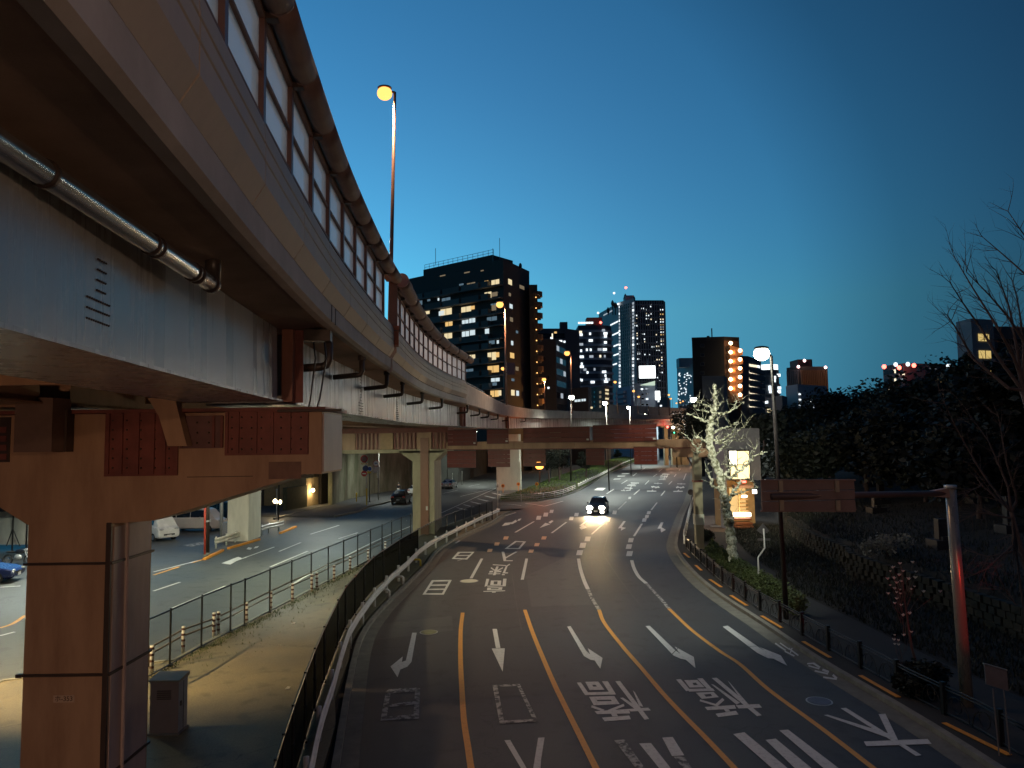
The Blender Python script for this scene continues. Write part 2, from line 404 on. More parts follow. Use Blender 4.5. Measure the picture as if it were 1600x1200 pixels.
# island with grass between the roads, further on
isl_r = [G(x, y) for x, y in [(781, 783), (800, 785), (837, 784), (866, 780), (899, 770), (950, 741), (992, 723), (1010, 713)]]
isl_l = [G(x, y) for x, y in [(781, 779), (800, 773), (830, 762), (856, 752), (880, 744), (905, 736), (945, 722), (985, 712)]]
def resample(pts, n):
    pts = [Vector(p) for p in pts]; d = [0]
    for i in range(1, len(pts)): d.append(d[-1] + (pts[i] - pts[i - 1]).length)
    out = []
    for k in range(n):
        t = d[-1] * k / (n - 1); i = 1
        while i < len(d) - 1 and d[i] < t: i += 1
        u = (t - d[i - 1]) / max(1e-6, d[i] - d[i - 1]); out.append(pts[i - 1].lerp(pts[i], min(1, max(0, u))))
    return out
ir, il = resample(isl_r, 40), resample(isl_l, 40)
b = MB(); rows = []
for k in range(9):
    u = k / 8; rows.append([ir[i].lerp(il[i], u) + Vector((0, 0, .14 + 1.0 * math.sin(math.pi * min(1, u * .9 + .05)) * min(1, i / 9))) for i in range(40)])
for k in range(8): b.strip(rows[k], rows[k + 1])
ISL = b.build('island_lawn_ground', M_SOIL, kind='structure', smooth=True)
kerb_line([(p.x, p.y) for p in ir], .2, -.05, .2, M_KERB, side=-1)
g = MB()
for _ in range(26000):
    i = rnd.random() * 38.9; k = rnd.random() * 7.9; i0, k0 = int(i), int(k)
    p = rows[k0][i0].lerp(rows[k0][i0 + 1], i - i0).lerp(rows[k0 + 1][i0].lerp(rows[k0 + 1][i0 + 1], i - i0), k - k0)
    a = rnd.random() * 6.28; h = .1 + rnd.random() * .16; w = .05
    g.add([(p.x - w * math.cos(a), p.y - w * math.sin(a), p.z - .02), (p.x + w * math.cos(a), p.y + w * math.sin(a), p.z - .02), (p.x + rnd.uniform(-.06, .06), p.y, p.z + h)], [(0, 1, 2)])
tag(g.build('grass', M_GRASS, kind='stuff'), 'short green grass covering the kerbed traffic island', 'grass')

# ------------------------------------------------------------------ painted markings
_mz = [0.008]
def mark(name, polys, m=None, parent=None, z0=0.0):
    b = MB()
    for poly in polys:
        _mz[0] += .00015
        if _mz[0] > .020: _mz[0] = .008
        pts = [G(x, y, z0 + _mz[0]) for x, y in poly]
        ar = sum(pts[i].x * pts[(i + 1) % len(pts)].y - pts[(i + 1) % len(pts)].x * pts[i].y for i in range(len(pts)))
        if ar < 0: pts.reverse()
        b.poly(pts)
    return b.build(name, m or M_PAINT, parent=parent or ROAD)
def sq(x1, y1, x2, y2, w):   # straight brush stroke, width in photo pixels
    dx, dy = x2 - x1, y2 - y1; l = math.hypot(dx, dy) or 1; nx, ny = -dy / l * w / 2, dx / l * w / 2
    return [(x1 + nx, y1 + ny), (x2 + nx, y2 + ny), (x2 - nx, y2 - ny), (x1 - nx, y1 - ny)]
def line(px, w, m, name='lane_line', parent=None, z=0.0):
    pts = [G(x, y) for x, y in px]
    if len(pts) > 2:   # Catmull-Rom
        q = []
        ext_ = [pts[0] * 2 - pts[1]] + pts + [pts[-1] * 2 - pts[-2]]
        for i in range(1, len(ext_) - 2):
            for k in range(6):
                t = k / 6; a, b_, c, d = ext_[i - 1:i + 3]
                q.append(.5 * ((2 * b_) + (c - a) * t + (2 * a - 5 * b_ + 4 * c - d) * t * t + (3 * b_ - a - 3 * c + d) * t ** 3))
        q.append(pts[-1]); pts = q
    _mz[0] += .00015; zz = z + _mz[0]; A, B = [], []
    for i, p in enumerate(pts):
        t = pts[min(i + 1, len(pts) - 1)] - pts[max(i - 1, 0)]; t.z = 0; t.normalize(); n = Vector((t.y, -t.x, 0)) * w / 2
        A.append((p.x - n.x, p.y - n.y, zz)); B.append((p.x + n.x, p.y + n.y, zz))
    b = MB()
    b.strip(B, A)
    b.f = [tuple(reversed(f)) for f in b.f] if pts[-1].y > pts[0].y else b.f
    return b.build(name, m, parent=parent or ROAD)
line([(723, 957.5), (720, 984), (719.5, 1027), (722, 1082), (725, 1126), (731.6, 1170), (736, 1200), (745, 1240)], .16, M_YEL)
line([(820, 953), (832, 988), (850, 1032), (867, 1071), (885, 1108), (905, 1148), (931, 1200), (950, 1235)], .16, M_YEL)
line([(936, 953), (944, 973), (972.5, 1010), (1003, 1045), (1036, 1084), (1069, 1119), (1101.5, 1152), (1147, 1200), (1185, 1240)], .16, M_YEL)
line([(1045, 951), (1080, 984), (1123, 1016.5), (1156, 1038), (1200, 1077), (1275, 1132), (1325, 1170), (1364, 1200), (1420, 1240)], .16, M_YEL)
line([(904, 873), (906.5, 887.5), (912, 905.5), (918.5, 920.5)], .2, M_PAINT)
line([(918.5, 920.5), (926, 937), (936, 953)], .18, M_WORN)
line([(987, 875.5), (990.5, 887.5), (998, 901), (1010, 912)], .2, M_PAINT)
line([(1011, 913), (1024, 927), (1037, 941), (1045, 951)], .16, M_WORN)
for a, b_, c, d in [(753, 873, 736, 904), (823, 873, 816, 906), (834.4, 815, 805, 832), (885, 816, 862, 833), (944, 817, 924.5, 835), (978.5, 784, 966, 796),
                    (999.5, 765, 990.5, 773), (1003, 818.5, 990.5, 838), (1026.5, 785.5, 1017.5, 797), (1039, 767, 1033, 774.5), (959, 764.5, 948, 771.5),
                    (980, 750.5, 971, 756), (995, 739, 989, 744), (1008, 731, 1002.5, 735), (1014, 751, 1008, 757), (1026.5, 741, 1021, 744.5),
                    (1035, 732.5, 1029.5, 737), (1044, 724, 1040, 727), (1050.5, 718, 1047.5, 720.5), (1050, 752, 1045, 757), (1056.5, 741, 1053.5, 745),
                    (1063, 732.5, 1061, 735.5), (1069, 724, 1067, 727), (1074, 717.5, 1071.5, 720.5), (1020, 722, 1017, 725), (1055, 713, 1053, 715),
                    (1072, 740, 1068, 750), (718, 845, 712, 849)]:
    line([(a, b_), (c, d)], .17, M_PAINT)
for x, y in [(790.6, 840.5), (776.5, 850), (765.5, 860), (850, 840.5), (839, 851), (830, 861)]:
    mark('reflective_block', [[(x - 3, y - 2.4), (x + 4.5, y - 2.4), (x + 2.5, y + 2.4), (x - 4.5, y + 2.4)]], mat('salmon_paint', (.72, .44, .26), .6, var=.3, scale=8))
for x, y, s in [(853, 804, 1), (842, 809, 1), (918.5, 842, 1.2), (911, 852, 1.3), (906, 863.5, 1.3), (960.5, 800.5, .9), (950, 812, 1), (986, 844, 1.1), (983, 854, 1.2),
             (984, 865, 1.3), (1014, 801, .8), (1011, 807, .8), (1007, 812.5, .9), (901, 804, .9), (893, 810, .9), (862, 799, .8), (984, 778, .6)]:
    mark('reflective_block', [[(x - 3 * s, y - 3 * s), (x + 4 * s, y - 3 * s), (x + 2.5 * s, y + 3 * s), (x - 4.5 * s, y + 3 * s)]])
Za = lambda pts: Zp(550, 940, 4.571, pts)
Zb = lambda pts: Zp(850, 940, 4.571, pts)
mark('arrow_marking', [Za([(430, 222), (462, 222), (425, 430), (385, 420)]), Za([(425, 430), (395, 465), (345, 485), (325, 540), (275, 463), (362, 392), (356, 432), (385, 420)])])
mark('arrow_marking', [Za([(1003, 195), (1035, 195), (1060, 332), (1028, 332)]), Za([(1092, 333), (1076, 500), (998, 335)])])
mark('arrow_marking', [Zb([(165, 178), (190, 175), (300, 350), (285, 388)]), Zb([(300, 350), (330, 378), (362, 420), (330, 415), (285, 388)]), Zb([(330, 378), (313, 333), (418, 402), (402, 480), (362, 420)])])
mark('arrow_marking', [Zb([(725, 175), (755, 172), (940, 350), (925, 385)]), Zb([(940, 350), (972, 372), (1012, 415), (975, 408), (925, 385)]), Zb([(972, 372), (933, 320), (1070, 395), (1082, 475), (1012, 415)])])
mark('arrow_marking', [[(1129, 979), (1137, 977.5), (1188, 1013), (1183, 1020)], [(1188, 1013), (1195, 1016), (1208, 1029), (1200, 1028.5), (1183, 1020)], [(1195, 1016), (1186, 1010.5), (1220, 1024), (1230, 1040), (1208, 1029)]])
mark('arrow_marking', [[(784, 822), (789, 817), (800, 816), (796, 820)], [(797, 818), (806, 812), (808, 815), (800, 819)], [(810, 811), (815, 810), (812, 813.5), (808, 814)]])
mark('arrow_marking', [[(843, 825), (852, 817), (860, 819)], [(857, 816), (862, 813), (865, 814), (860, 818)]])
Zc = lambda pts: Zp(860, 760, 6.667, pts)
mark('arrow_marking', [Zc([(380, 350), (400, 352), (325, 412), (300, 410)]), Zc([(345, 400), (380, 430), (320, 450), (300, 428)])])
mark('arrow_marking', [Zc([(760, 362), (785, 362), (735, 435), (705, 437)]), Zc([(738, 422), (788, 432), (735, 460)])])
mark('arrow_marking', [Zc([(1150, 375), (1178, 375), (1150, 440), (1115, 440)]), Zc([(1155, 425), (1203, 452), (1155, 480), (1148, 455)])])
def glyph(x0, y0, s, strokes, m=None, parent=None, z0=0.0):
    polys = []
    for q in strokes:
        if isinstance(q[0], tuple): polys.append(Zp(x0, y0, s, q))
        else:
            polys.append(Zp(x0, y0, s, sq(*q)))
    return mark('road_lettering', polys, m, parent=parent, z0=z0)
def ring(o, i):   # four polygons between outer and inner quads
    return [[o[k], o[(k + 1) % 4], i[(k + 1) % 4], i[k]] for k in range(4)]
glyph(880, 1050, 4.706, [[(100, 78), (130, 76), (190, 160), (160, 168)], [(170, 150), (375, 144), (388, 165), (160, 170)], [(285, 68), (328, 68), (386, 160), (345, 160)],
      *ring([(162, 72), (258, 70), (303, 130), (195, 133)], [(212, 94), (236, 93), (250, 106), (223, 108)]),
      *ring([(190, 182), (375, 176), (415, 235), (225, 245)], [(245, 205), (350, 203), (358, 214), (252, 216)]),
      (208, 252, 300, 285, 16), (448, 242, 330, 288, 18), [(230, 288), (482, 272), (492, 304), (250, 310)], [(352, 308), (392, 306), (402, 324), (362, 326)],
      [(285, 335), (485, 320), (498, 347), (305, 363)]])
glyph(880, 1050, 4.706, [[(383, 68), (418, 66), (632, 345), (598, 350)], [(418, 190), (440, 188), (575, 275), (545, 285)], [(512, 135), (528, 150), (588, 255), (560, 250)], [(478, 272), (625, 262), (645, 282), (495, 290)]])
glyph(880, 1050, 4.706, [[(830, 55), (865, 52), (935, 132), (905, 142)], [(915, 124), (1100, 120), (1115, 138), (925, 144)], [(985, 48), (1025, 46), (1100, 128), (1062, 128)],
      *ring([(890, 60), (985, 58), (1040, 112), (930, 114)], [(950, 80), (975, 78), (990, 95), (960, 97)]),
      *ring([(975, 152), (1105, 146), (1145, 185), (1020, 198)], [(1035, 165), (1085, 160), (1095, 178), (1050, 182)]),
      (1005, 208, 1130, 245, 14), (1178, 198, 1120, 250, 22), [(1040, 257), (1260, 243), (1272, 270), (1060, 280)], [(1180, 272), (1215, 270), (1228, 290), (1195, 292)], [(1120, 307), (1270, 285), (1290, 312), (1140, 331)]])
glyph(880, 1050, 4.706, [[(1092, 44), (1130, 42), (1460, 318), (1425, 324)], [(1088, 90), (1105, 92), (1300, 225), (1275, 240)], [(1208, 62), (1222, 75), (1365, 240), (1335, 240)], [(1268, 244), (1440, 236), (1462, 262), (1290, 268)]])
glyph(880, 1050, 4.706, [[(375, 502), (450, 495), (600, 706), (545, 722)]], M_WORN)
glyph(880, 1050, 4.706, [[(558, 525), (645, 522), (790, 706), (705, 706)], [(728, 482), (805, 477), (890, 612), (800, 618)]])
glyph(880, 1050, 4.706, [[(812, 622), (890, 620), (945, 706), (880, 706)]], M_WORN)
for q in ([(1145.6, 1147), (1163, 1144), (1245, 1212), (1222, 1214)], [(1196, 1156), (1212, 1154), (1275, 1206), (1250, 1208)], [(1217.5, 1141), (1231.5, 1140), (1318, 1206), (1296, 1208)]):
    mark('road_lettering', [q])
glyph(1150, 940, 3.556, [[(580, 592), (612, 590), (1032, 853), (1000, 857)], [(487, 630), (510, 628), (855, 735), (840, 755)], [(792, 625), (830, 623), (900, 768), (862, 768)], [(710, 777), (1065, 763), (1087, 790), (725, 803)]])
glyph(1200, 900, 4, [(45, 420, 110, 465, 9), (75, 418, 135, 460, 7), (105, 470, 165, 500, 9), (130, 452, 190, 497, 9), (140, 480, 150, 450, 7)])
glyph(1200, 900, 4, [(245, 548, 290, 545, 9), (285, 546, 325, 572, 12), (252, 560, 320, 580, 8), (292, 592, 375, 612, 10), (340, 585, 380, 600, 14), (345, 632, 430, 645, 10), (405, 618, 430, 640, 14)])
glyph(550, 800, 4.571, ring([(570, 487), (713, 485), (655, 590), (503, 590)], [(583, 497), (690, 495), (643, 580), (527, 580)]) + [(560, 523, 680, 521, 9), (540, 553, 662, 551, 9)])
glyph(550, 800, 4.571, ring([(757, 285), (876, 284), (822, 340), (712, 335)], [(772, 292), (856, 291), (815, 330), (735, 328)]) + [(750, 311, 838, 310, 7)])
glyph(550, 800, 4.571, [(752, 348, 805, 337, 6)], M_WORN)
Q = (740, 840, 12)
glyph(*Q, ring([(780, 62), (987, 72), (868, 214), (580, 210)], [(805, 82), (930, 86), (838, 198), (640, 196)]))
glyph(*Q, [[(525, 265), (572, 265), (605, 370), (610, 440), (562, 440)], [(598, 368), (785, 262), (825, 266), (608, 388)], [(612, 424), (735, 424), (732, 441), (612, 441)]])
glyph(*Q, [(360, 508, 610, 524, 16), (682, 498, 622, 530, 20), [(605, 530), (640, 530), (585, 670), (540, 672)], [(588, 652), (648, 652), (642, 672), (582, 672)], (530, 694, 585, 694, 20),
           (325, 565, 400, 615, 22), (550, 565, 440, 622, 20), [(425, 540), (470, 540), (410, 704), (360, 704)], [(305, 622), (372, 622), (360, 652), (290, 655)], [(450, 622), (525, 620), (515, 648), (432, 650)], [(280, 672), (362, 672), (358, 686), (275, 686)], [(420, 672), (505, 670), (500, 684), (418, 686)]])
glyph(*Q, [[(240, 772), (295, 775), (255, 905), (205, 920)], [(555, 770), (618, 770), (602, 912), (540, 912)], [(258, 903), (540, 896), (540, 912), (255, 920)],
           *ring([(325, 805), (520, 805), (510, 890), (310, 890)], [(380, 822), (450, 820), (445, 875), (375, 875)]),
           *ring([(257, 937), (542, 930), (530, 980), (250, 986)], [(325, 950), (470, 946), (464, 964), (320, 969)]), (185, 1010, 592, 996, 15), (345, 1024, 415, 1021, 16)])
glyph(550, 940, 4.571, ring([(245, 625), (487, 612), (478, 835), (203, 850)], [(275, 655), (450, 640), (440, 805), (248, 822)]) + [(238, 745, 450, 722, 22)], M_WORN)
glyph(550, 940, 4.571, ring([(1003, 595), (1198, 588), (1330, 855), (1055, 872)], [(1040, 608), (1180, 602), (1290, 838), (1085, 850)]), M_WORN)
glyph(550, 940, 4.571, [[(1088, 990), (1130, 988), (1262, 1215), (1222, 1215)], [(1330, 972), (1375, 970), (1350, 1130), (1345, 1215), (1290, 1215)]])
FQ = (960, 660, 9.229)
glyph(*FQ, [(850, 995, 985, 993, 14), (905, 1000, 930, 975, 16), (890, 935, 1010, 940, 12), (895, 945, 920, 920, 14), (950, 950, 1000, 925, 14), (905, 885, 1025, 888, 9), (960, 895, 965, 875, 12)])
glyph(*FQ, [(470, 990, 605, 992, 14), (535, 1000, 555, 970, 16), (530, 925, 650, 938, 12), (540, 940, 575, 920, 14), (590, 945, 640, 925, 14), (570, 878, 690, 882, 9), (625, 890, 630, 868, 12)])
glyph(*FQ, [(95, 982, 155, 985, 10), (150, 945, 260, 950, 10), (140, 960, 130, 985, 8), (165, 985, 235, 975, 10), (185, 908, 310, 915, 10), (205, 895, 300, 900, 8), (245, 915, 220, 985, 9), (235, 870, 355, 875, 12), (240, 885, 320, 888, 8)])
glyph(*FQ, [(640, 820, 740, 825, 8), (660, 800, 740, 805, 8), (660, 775, 770, 778, 9), (670, 768, 700, 755, 8), (690, 745, 795, 748, 10), (730, 760, 710, 830, 8), (770, 750, 745, 800, 8)])
glyph(*FQ, [[(0, 810), (100, 806), (80, 822), (-20, 826)], [(50, 768), (165, 768), (140, 780), (40, 782)], [(115, 735), (225, 733), (200, 744), (100, 746)]])
glyph(860, 650, 6.667, [[(490, 748), (580, 750), (545, 775), (455, 772)]])
# repair patches and sealed seams in the asphalt
M_PATCH = asphalt_mat('patched_asphalt', (.050, .050, .052), (.028, .029, .031), crack=False); M_PATCH2 = asphalt_mat('pale_patched_asphalt', (.075, .076, .078), (.052, .053, .056), crack=False)
def patch(pts, m):
    q = [G(x, y, .004) for x, y in pts]; ar = sum(q[i].x * q[(i + 1) % len(q)].y - q[(i + 1) % len(q)].x * q[i].y for i in range(len(q)))
    if ar < 0: q.reverse()
    MB().poly(q).build('asphalt_patch', m, ROAD)
patch([(952, 806), (1058, 803), (1052, 836), (1049, 853), (1030, 862), (938, 864)], M_PATCH)
patch([(742, 952), (812, 950), (852, 1048), (868, 1085), (730, 1092), (724, 1010)], M_PATCH)
patch([(880, 872), (898, 873), (925, 945), (830, 948), (822, 900)], M_PATCH2)
patch([(1062, 952), (1150, 962), (1228, 1010), (1120, 1010)], M_PATCH)
patch([(596, 975), (706, 962), (708, 985), (585, 1000)], M_PATCH2)
patch([(985, 1052), (1040, 1100), (1088, 1148), (1000, 1150), (950, 1098)], M_PATCH)
M_SEAM = mat('tar_seam', (.012, .012, .013), .45, var=.2)
for q in ([(951, 834), (946, 850), (942, 866)], [(942, 866), (968, 905), (1002, 948)], [(832, 866), (880, 870), (935, 869)], [(1062, 803), (1010, 806), (955, 808)], [(800, 898), (808, 950), (815, 985)], [(1200, 1010), (1120, 1012), (1060, 1006)],
          [(640, 1180), (700, 1172), (726, 1168)], [(905, 960), (872, 955), (845, 957)], [(1035, 1040), (1055, 1018), (1072, 1002)]):
    line(q, .035, M_SEAM, name='sealed_seam')
# side-road markings (their own sheet)
def sline(px, w=.15, m=None): line(px, w, m or M_PAINT, parent=SIDE, z=-.004)
for q in [[(239.5, 924), (281.5, 910)], [(365, 878), (428.5, 855)], [(485, 835), (530, 821)], [(270, 950.5), (352.5, 916)], [(422.5, 886), (481, 861.5)], [(529, 842), (559, 832.5)],
          [(0, 918), (32, 916)], [(732.5, 760), (750, 756.6)], [(692, 771.5), (715, 766)], [(790, 745), (806, 741)], [(365, 962), (380, 954)], [(826, 739), (840, 734)], [(0, 994), (23, 988)]]:
    sline(q)
for q in [[(455, 915), (483, 898), (532, 873), (594, 842.5), (643, 822)], [(719, 776), (781, 761)], [(690, 801.6), (735, 781), (775, 763)], [(436, 862), (470, 848)], [(240, 922 - 28), (319, 874)]]:
    sline(q)
for q in [[(240, 899), (280, 886)], [(300, 880), (325, 872)], [(0, 982), (20, 975), (40, 962)]]:
    sline(q, .18, M_YEL)
mark('hatched_marking', [[(356 - 10, 880), (372, 870), (378, 872), (360, 882)], [(385, 858), (388, 855), (394, 856), (391, 859)], [(396, 857), (399, 854), (405, 853), (402, 856)]], M_PAINT, parent=SIDE, z0=-.004)
mark('arrow_marking', [[(285, 852), (312, 847), (325, 849), (300, 854)]], M_WORN, parent=SIDE, z0=-.004)
for k in range(6):
    x = 712 + k * 11; y = 793 - k * 4.6
    mark('hatched_marking', [[(x, y), (x + 3, y), (x + 20, y + 3.6), (x + 15, y + 4.2)]], M_PAINT, parent=SIDE, z0=-.004)
for q in [[(779, 787.5), (797, 788), (815, 790)], [(820.6, 786.6), (836, 788.5), (850.6, 791)], [(879.7, 783), (866, 787), (850.6, 791)], [(790, 806), (806, 801)]]:
    line(q, .17, M_PAINT)
# kerb dashes, orange, on top of the right kerb
for a, b_, c, d in [(1255, 1002, 1297, 1027), (1344, 1055, 1404, 1089), (1475, 1129, 1577, 1179), (1109, 905, 1127, 917), (1142, 930, 1167, 946), (1190, 962, 1222, 981), (1069, 864, 1077, 871), (1087, 883, 1096, 891)]:
    p, q = G(a, b_, .15), G(c, d, .15); t = (q - p); t.z = 0; ln = t.length; mid = (p + q) / 2
    MB().box((mid.x, mid.y, .146), (ln, .14, .014), math.atan2(t.y, t.x)).build('kerb_dash', M_YEL2, parent=ROAD)
# orange paint line where the parking entrance meets the side road
for a, b_, c, d in [(319, 875, 348, 861), (357, 858, 405, 844), (438, 834, 462, 824)]:
    p, q = G(a, b_, 0), G(c, d, 0); t = q - p
    MB().box(((p.x + q.x) / 2, (p.y + q.y) / 2, .05), (t.length, .2, .16), math.atan2(t.y, t.x)).build('kerb_dash', M_YEL2, parent=SIDE)
# manhole covers
def manhole(x, y, r, m, label):
    c = G(x, y); t = thing('manhole_cover', label, 'manhole cover', (c.x, c.y, 0), 'manhole covers in the main road')
    MB().tube([(c.x, c.y, -.02), (c.x, c.y, .012)], r, 28).build('frame', M_GALV, t)
    MB().tube([(c.x, c.y, -.01), (c.x, c.y, .018)], r * .88, 28).build('lid', m, t)
    b = MB()
    for k in range(-3, 4):
        h = math.sqrt(max(0, (r * .8) ** 2 - (k * r * .22) ** 2))
        b.box((c.x + k * r * .22, c.y, .022), (r * .08, h * 2, .008))
    b.build('tread_ribs', m, t)
manhole(733, 908, .50, mat('shiny_manhole', (.75, .75, .62), .35, metal=.3, var=.1), 'bright polished round manhole cover beside the dash of white lane line')
manhole(670, 988, .36, mat('greenish_manhole', (.22, .24, .13), .5, metal=.4, var=.3), 'dull greenish manhole cover at the tip of the left turning arrow')
manhole(1280, 1096, .36, mat('bluish_manhole', (.12, .13, .18), .5, metal=.4, var=.3), 'dark bluish manhole cover near the large painted characters on the right')

# ------------------------------------------------------------------ elevated expressway
FY = np.array([-40, -15, 0, 3.8, 6.7, 9.8, 14.85, 21.7, 25, 32, 38, 45, 51.7])
FX = np.array([2.9, -.15, -1.95, -2.4, -2.78, -3.15, -3.62, -4.0, -4.1, -4.35, -4.35, -4.0, -3.35])
FZ = np.array([9.9, 9.9, 9.9, 9.9, 9.9, 9.9, 9.9, 9.93, 9.96, 10.0, 10.03, 10.08, 10.13])
for x, y, Y in [(800, 651, 98), (850, 654, 125), (900, 654, 145), (950, 654, 160), (1000, 655, 176), (1080, 656, 200), (1200, 657, 235), (1400, 658, 290)]:
    p = P(x, y, Y); FY = np.append(FY, Y); FX = np.append(FX, p.x); FZ = np.append(FZ, p.z)
def cubic(xs, fs, x):
    # monotone-ish Catmull-Rom on non-uniform knots
    i = int(np.clip(np.searchsorted(xs, x) - 1, 0, len(xs) - 2))
    def tan(k):
        if k == 0: return (fs[1] - fs[0]) / (xs[1] - xs[0])
        if k == len(xs) - 1: return (fs[-1] - fs[-2]) / (xs[-1] - xs[-2])
        return (fs[k + 1] - fs[k - 1]) / (xs[k + 1] - xs[k - 1])
    h = xs[i + 1] - xs[i]; t = (x - xs[i]) / h
    return ((2 * t ** 3 - 3 * t ** 2 + 1) * fs[i] + (t ** 3 - 2 * t ** 2 + t) * h * tan(i) + (-2 * t ** 3 + 3 * t ** 2) * fs[i + 1] + (t ** 3 - t ** 2) * h * tan(i + 1))
def fs_(Y): return Vector((cubic(FY, FX, Y), Y, cubic(FY, FZ, Y)))
def frame(Y):
    p = fs_(Y); t = fs_(Y + .3) - fs_(Y - .3); t.z = 0; t.normalize(); return p, t, Vector((t.y, -t.x, 0))
def at(Y, o, z):
    p, t, n = frame(Y); q = p + n * o; return Vector((q.x, q.y, p.z + z))
def ysteps(a, b, s):
    n = max(2, int(math.ceil((b - a) / s)) + 1); return [a + (b - a) * i / (n - 1) for i in range(n)]
EXP = thing('elevated_expressway', 'long curving elevated expressway on the left with glossy girder and cream parapet', 'elevated road', (-3.5, 15, 0))
def ex_sweep(name, prof, a, b, step, m, smooth=False, parent=None, sub=None):
    mb = MB(); mb.sweep([[at(Y, o, z) for o, z in prof] for Y in ysteps(a, b, step)])
    return mb.build(name, m, parent or EXP, smooth=smooth)
# deck slab, curb, soffit and girders
ex_sweep('deck_slab', [(-.10, .06), (-.10, .36), (-15, .36), (-15, .06), (-13, -.1), (-1.12, -.05)], -30, 24.9, 1.5, M_SOFF)
ex_sweep('deck_slab', [(-.10, .06), (-.10, .36), (-15, .36), (-15, .06), (-13, -.1), (-1.12, -.05)], 25.1, 52.5, 1.5, M_SOFF)
ex_sweep('deck_slab', [(-.10, .06), (-.10, .36), (-15, .36), (-15, .06), (-13, -.1), (-1.12, -.05)], 52.7, 280, 5, M_SOFF)
CURB = [(-.18, .0), (-.05, .0), (0, .05), (0, .40), (-.09, .40)]
for a, b_ in ((-30, 24.8), (25.3, 52.4)):
    ex_sweep('edge_beam', [(-.22, -.02), (-.08, -.02), (0, .04), (0, .36), (-.12, .40)], a, b_, 1.2, M_CURB)
WEB = [(-1.14, -.06), (-1.12, -1.52), (-1.00, -1.52), (-1.00, -1.56), (-2.9, -1.56), (-2.9, -1.52), (-2.78, -1.52), (-2.78, -.06)]
for k, (a, b_) in enumerate(((-30, 14.9), (16.0, 35.0), (35.05, 57.0), (58.0, 100), (100.1, 150), (150.1, 215), (215.1, 280))):
    ex_sweep('box_girder', WEB, a, b_, 1.5 if a < 60 else 5, M_STEEL)
    ex_sweep('box_girder', [(o - 4.6, z) for o, z in WEB], a, b_, 3 if a < 60 else 6, M_PIER)
    ex_sweep('box_girder', [(o - 9.2, z) for o, z in WEB], a, b_, 3 if a < 60 else 6, M_PIER)
# cream parapet panels with grooves, one by one
PROF = [(-.12, .41), (-.03, .41), (.12, .66), (.12, .92), (.095, .94), (.12, .96), (.12, 1.13), (.09, 1.15), (.12, 1.17), (.10, 1.40), (0.0, 1.56), (-.12, 1.56)]
def panels(a, b_, step, prof, m):
    Y = a; k = 0
    while Y < b_ - .2:
        e = min(b_, Y + step)
        mb = MB(); mb.sweep([[at(q, o, z) for o, z in prof] for q in ysteps(Y + .016, e - .016, 1.3)])
        mb.build('parapet_panel', m, EXP); Y = e
panels(-2, 24.75, 2.62, PROF, M_PANEL)
panels(25.4, 52.3, 3.0, PROF, M_PANEL)
# plain parapet beyond the barrier
PROF2 = [(-.15, .0), (0, .03), (.03, 1.38), (-.03, 1.46), (-.25, 1.46), (-.25, 0)]
for a, b_ in ((52.6, 66), (66.05, 80), (80.05, 98), (98.05, 118), (118.05, 140), (140.05, 162)):
    ex_sweep('concrete_parapet', PROF2, a, b_, 3, M_CURB)
ex_sweep('hand_rail', [(.0, 1.50), (-.08, 1.50), (-.08, 1.58), (0, 1.58)], 52.8, 66, 2, M_BLK)
ex_sweep('concrete_parapet', [(-.15, 0), (.03, .03), (.03, 1.2), (-.25, 1.2)], 162, 280, 6, M_CURB)
# louvred barrier panels on the far curve
Y = 160.0
while Y < 236:
    mb = MB()
    mb.sweep([[at(q, o, z) for o, z in [(-.1, 1.25), (.02, 1.25), (.02, 3.1), (-.1, 3.1)]] for q in (Y + .15, Y + 4.8)]); mb.build('barrier_panel', M_CURB, EXP)
    mb = MB(); p = at(Y, .05, 1.0); mb.box((p.x, p.y, p.z + 1.15), (.2, .2, 2.4)); mb.build('barrier_post', M_RAILB, EXP)
    Y += 5
# maintenance walkway under far curve
for k in range(9):
    Y = 162 + k * 4; p, q = at(Y, .3, -.2), at(Y + 4, .3, -.2)
    MB().tube([p, q], .05, 4).tube([p + Vector((0, 0, -.9)), q + Vector((0, 0, -.9))], .05, 4).tube([p, p + Vector((0, 0, -1.0))], .05, 4).build('walkway_frame', M_GALV, EXP)
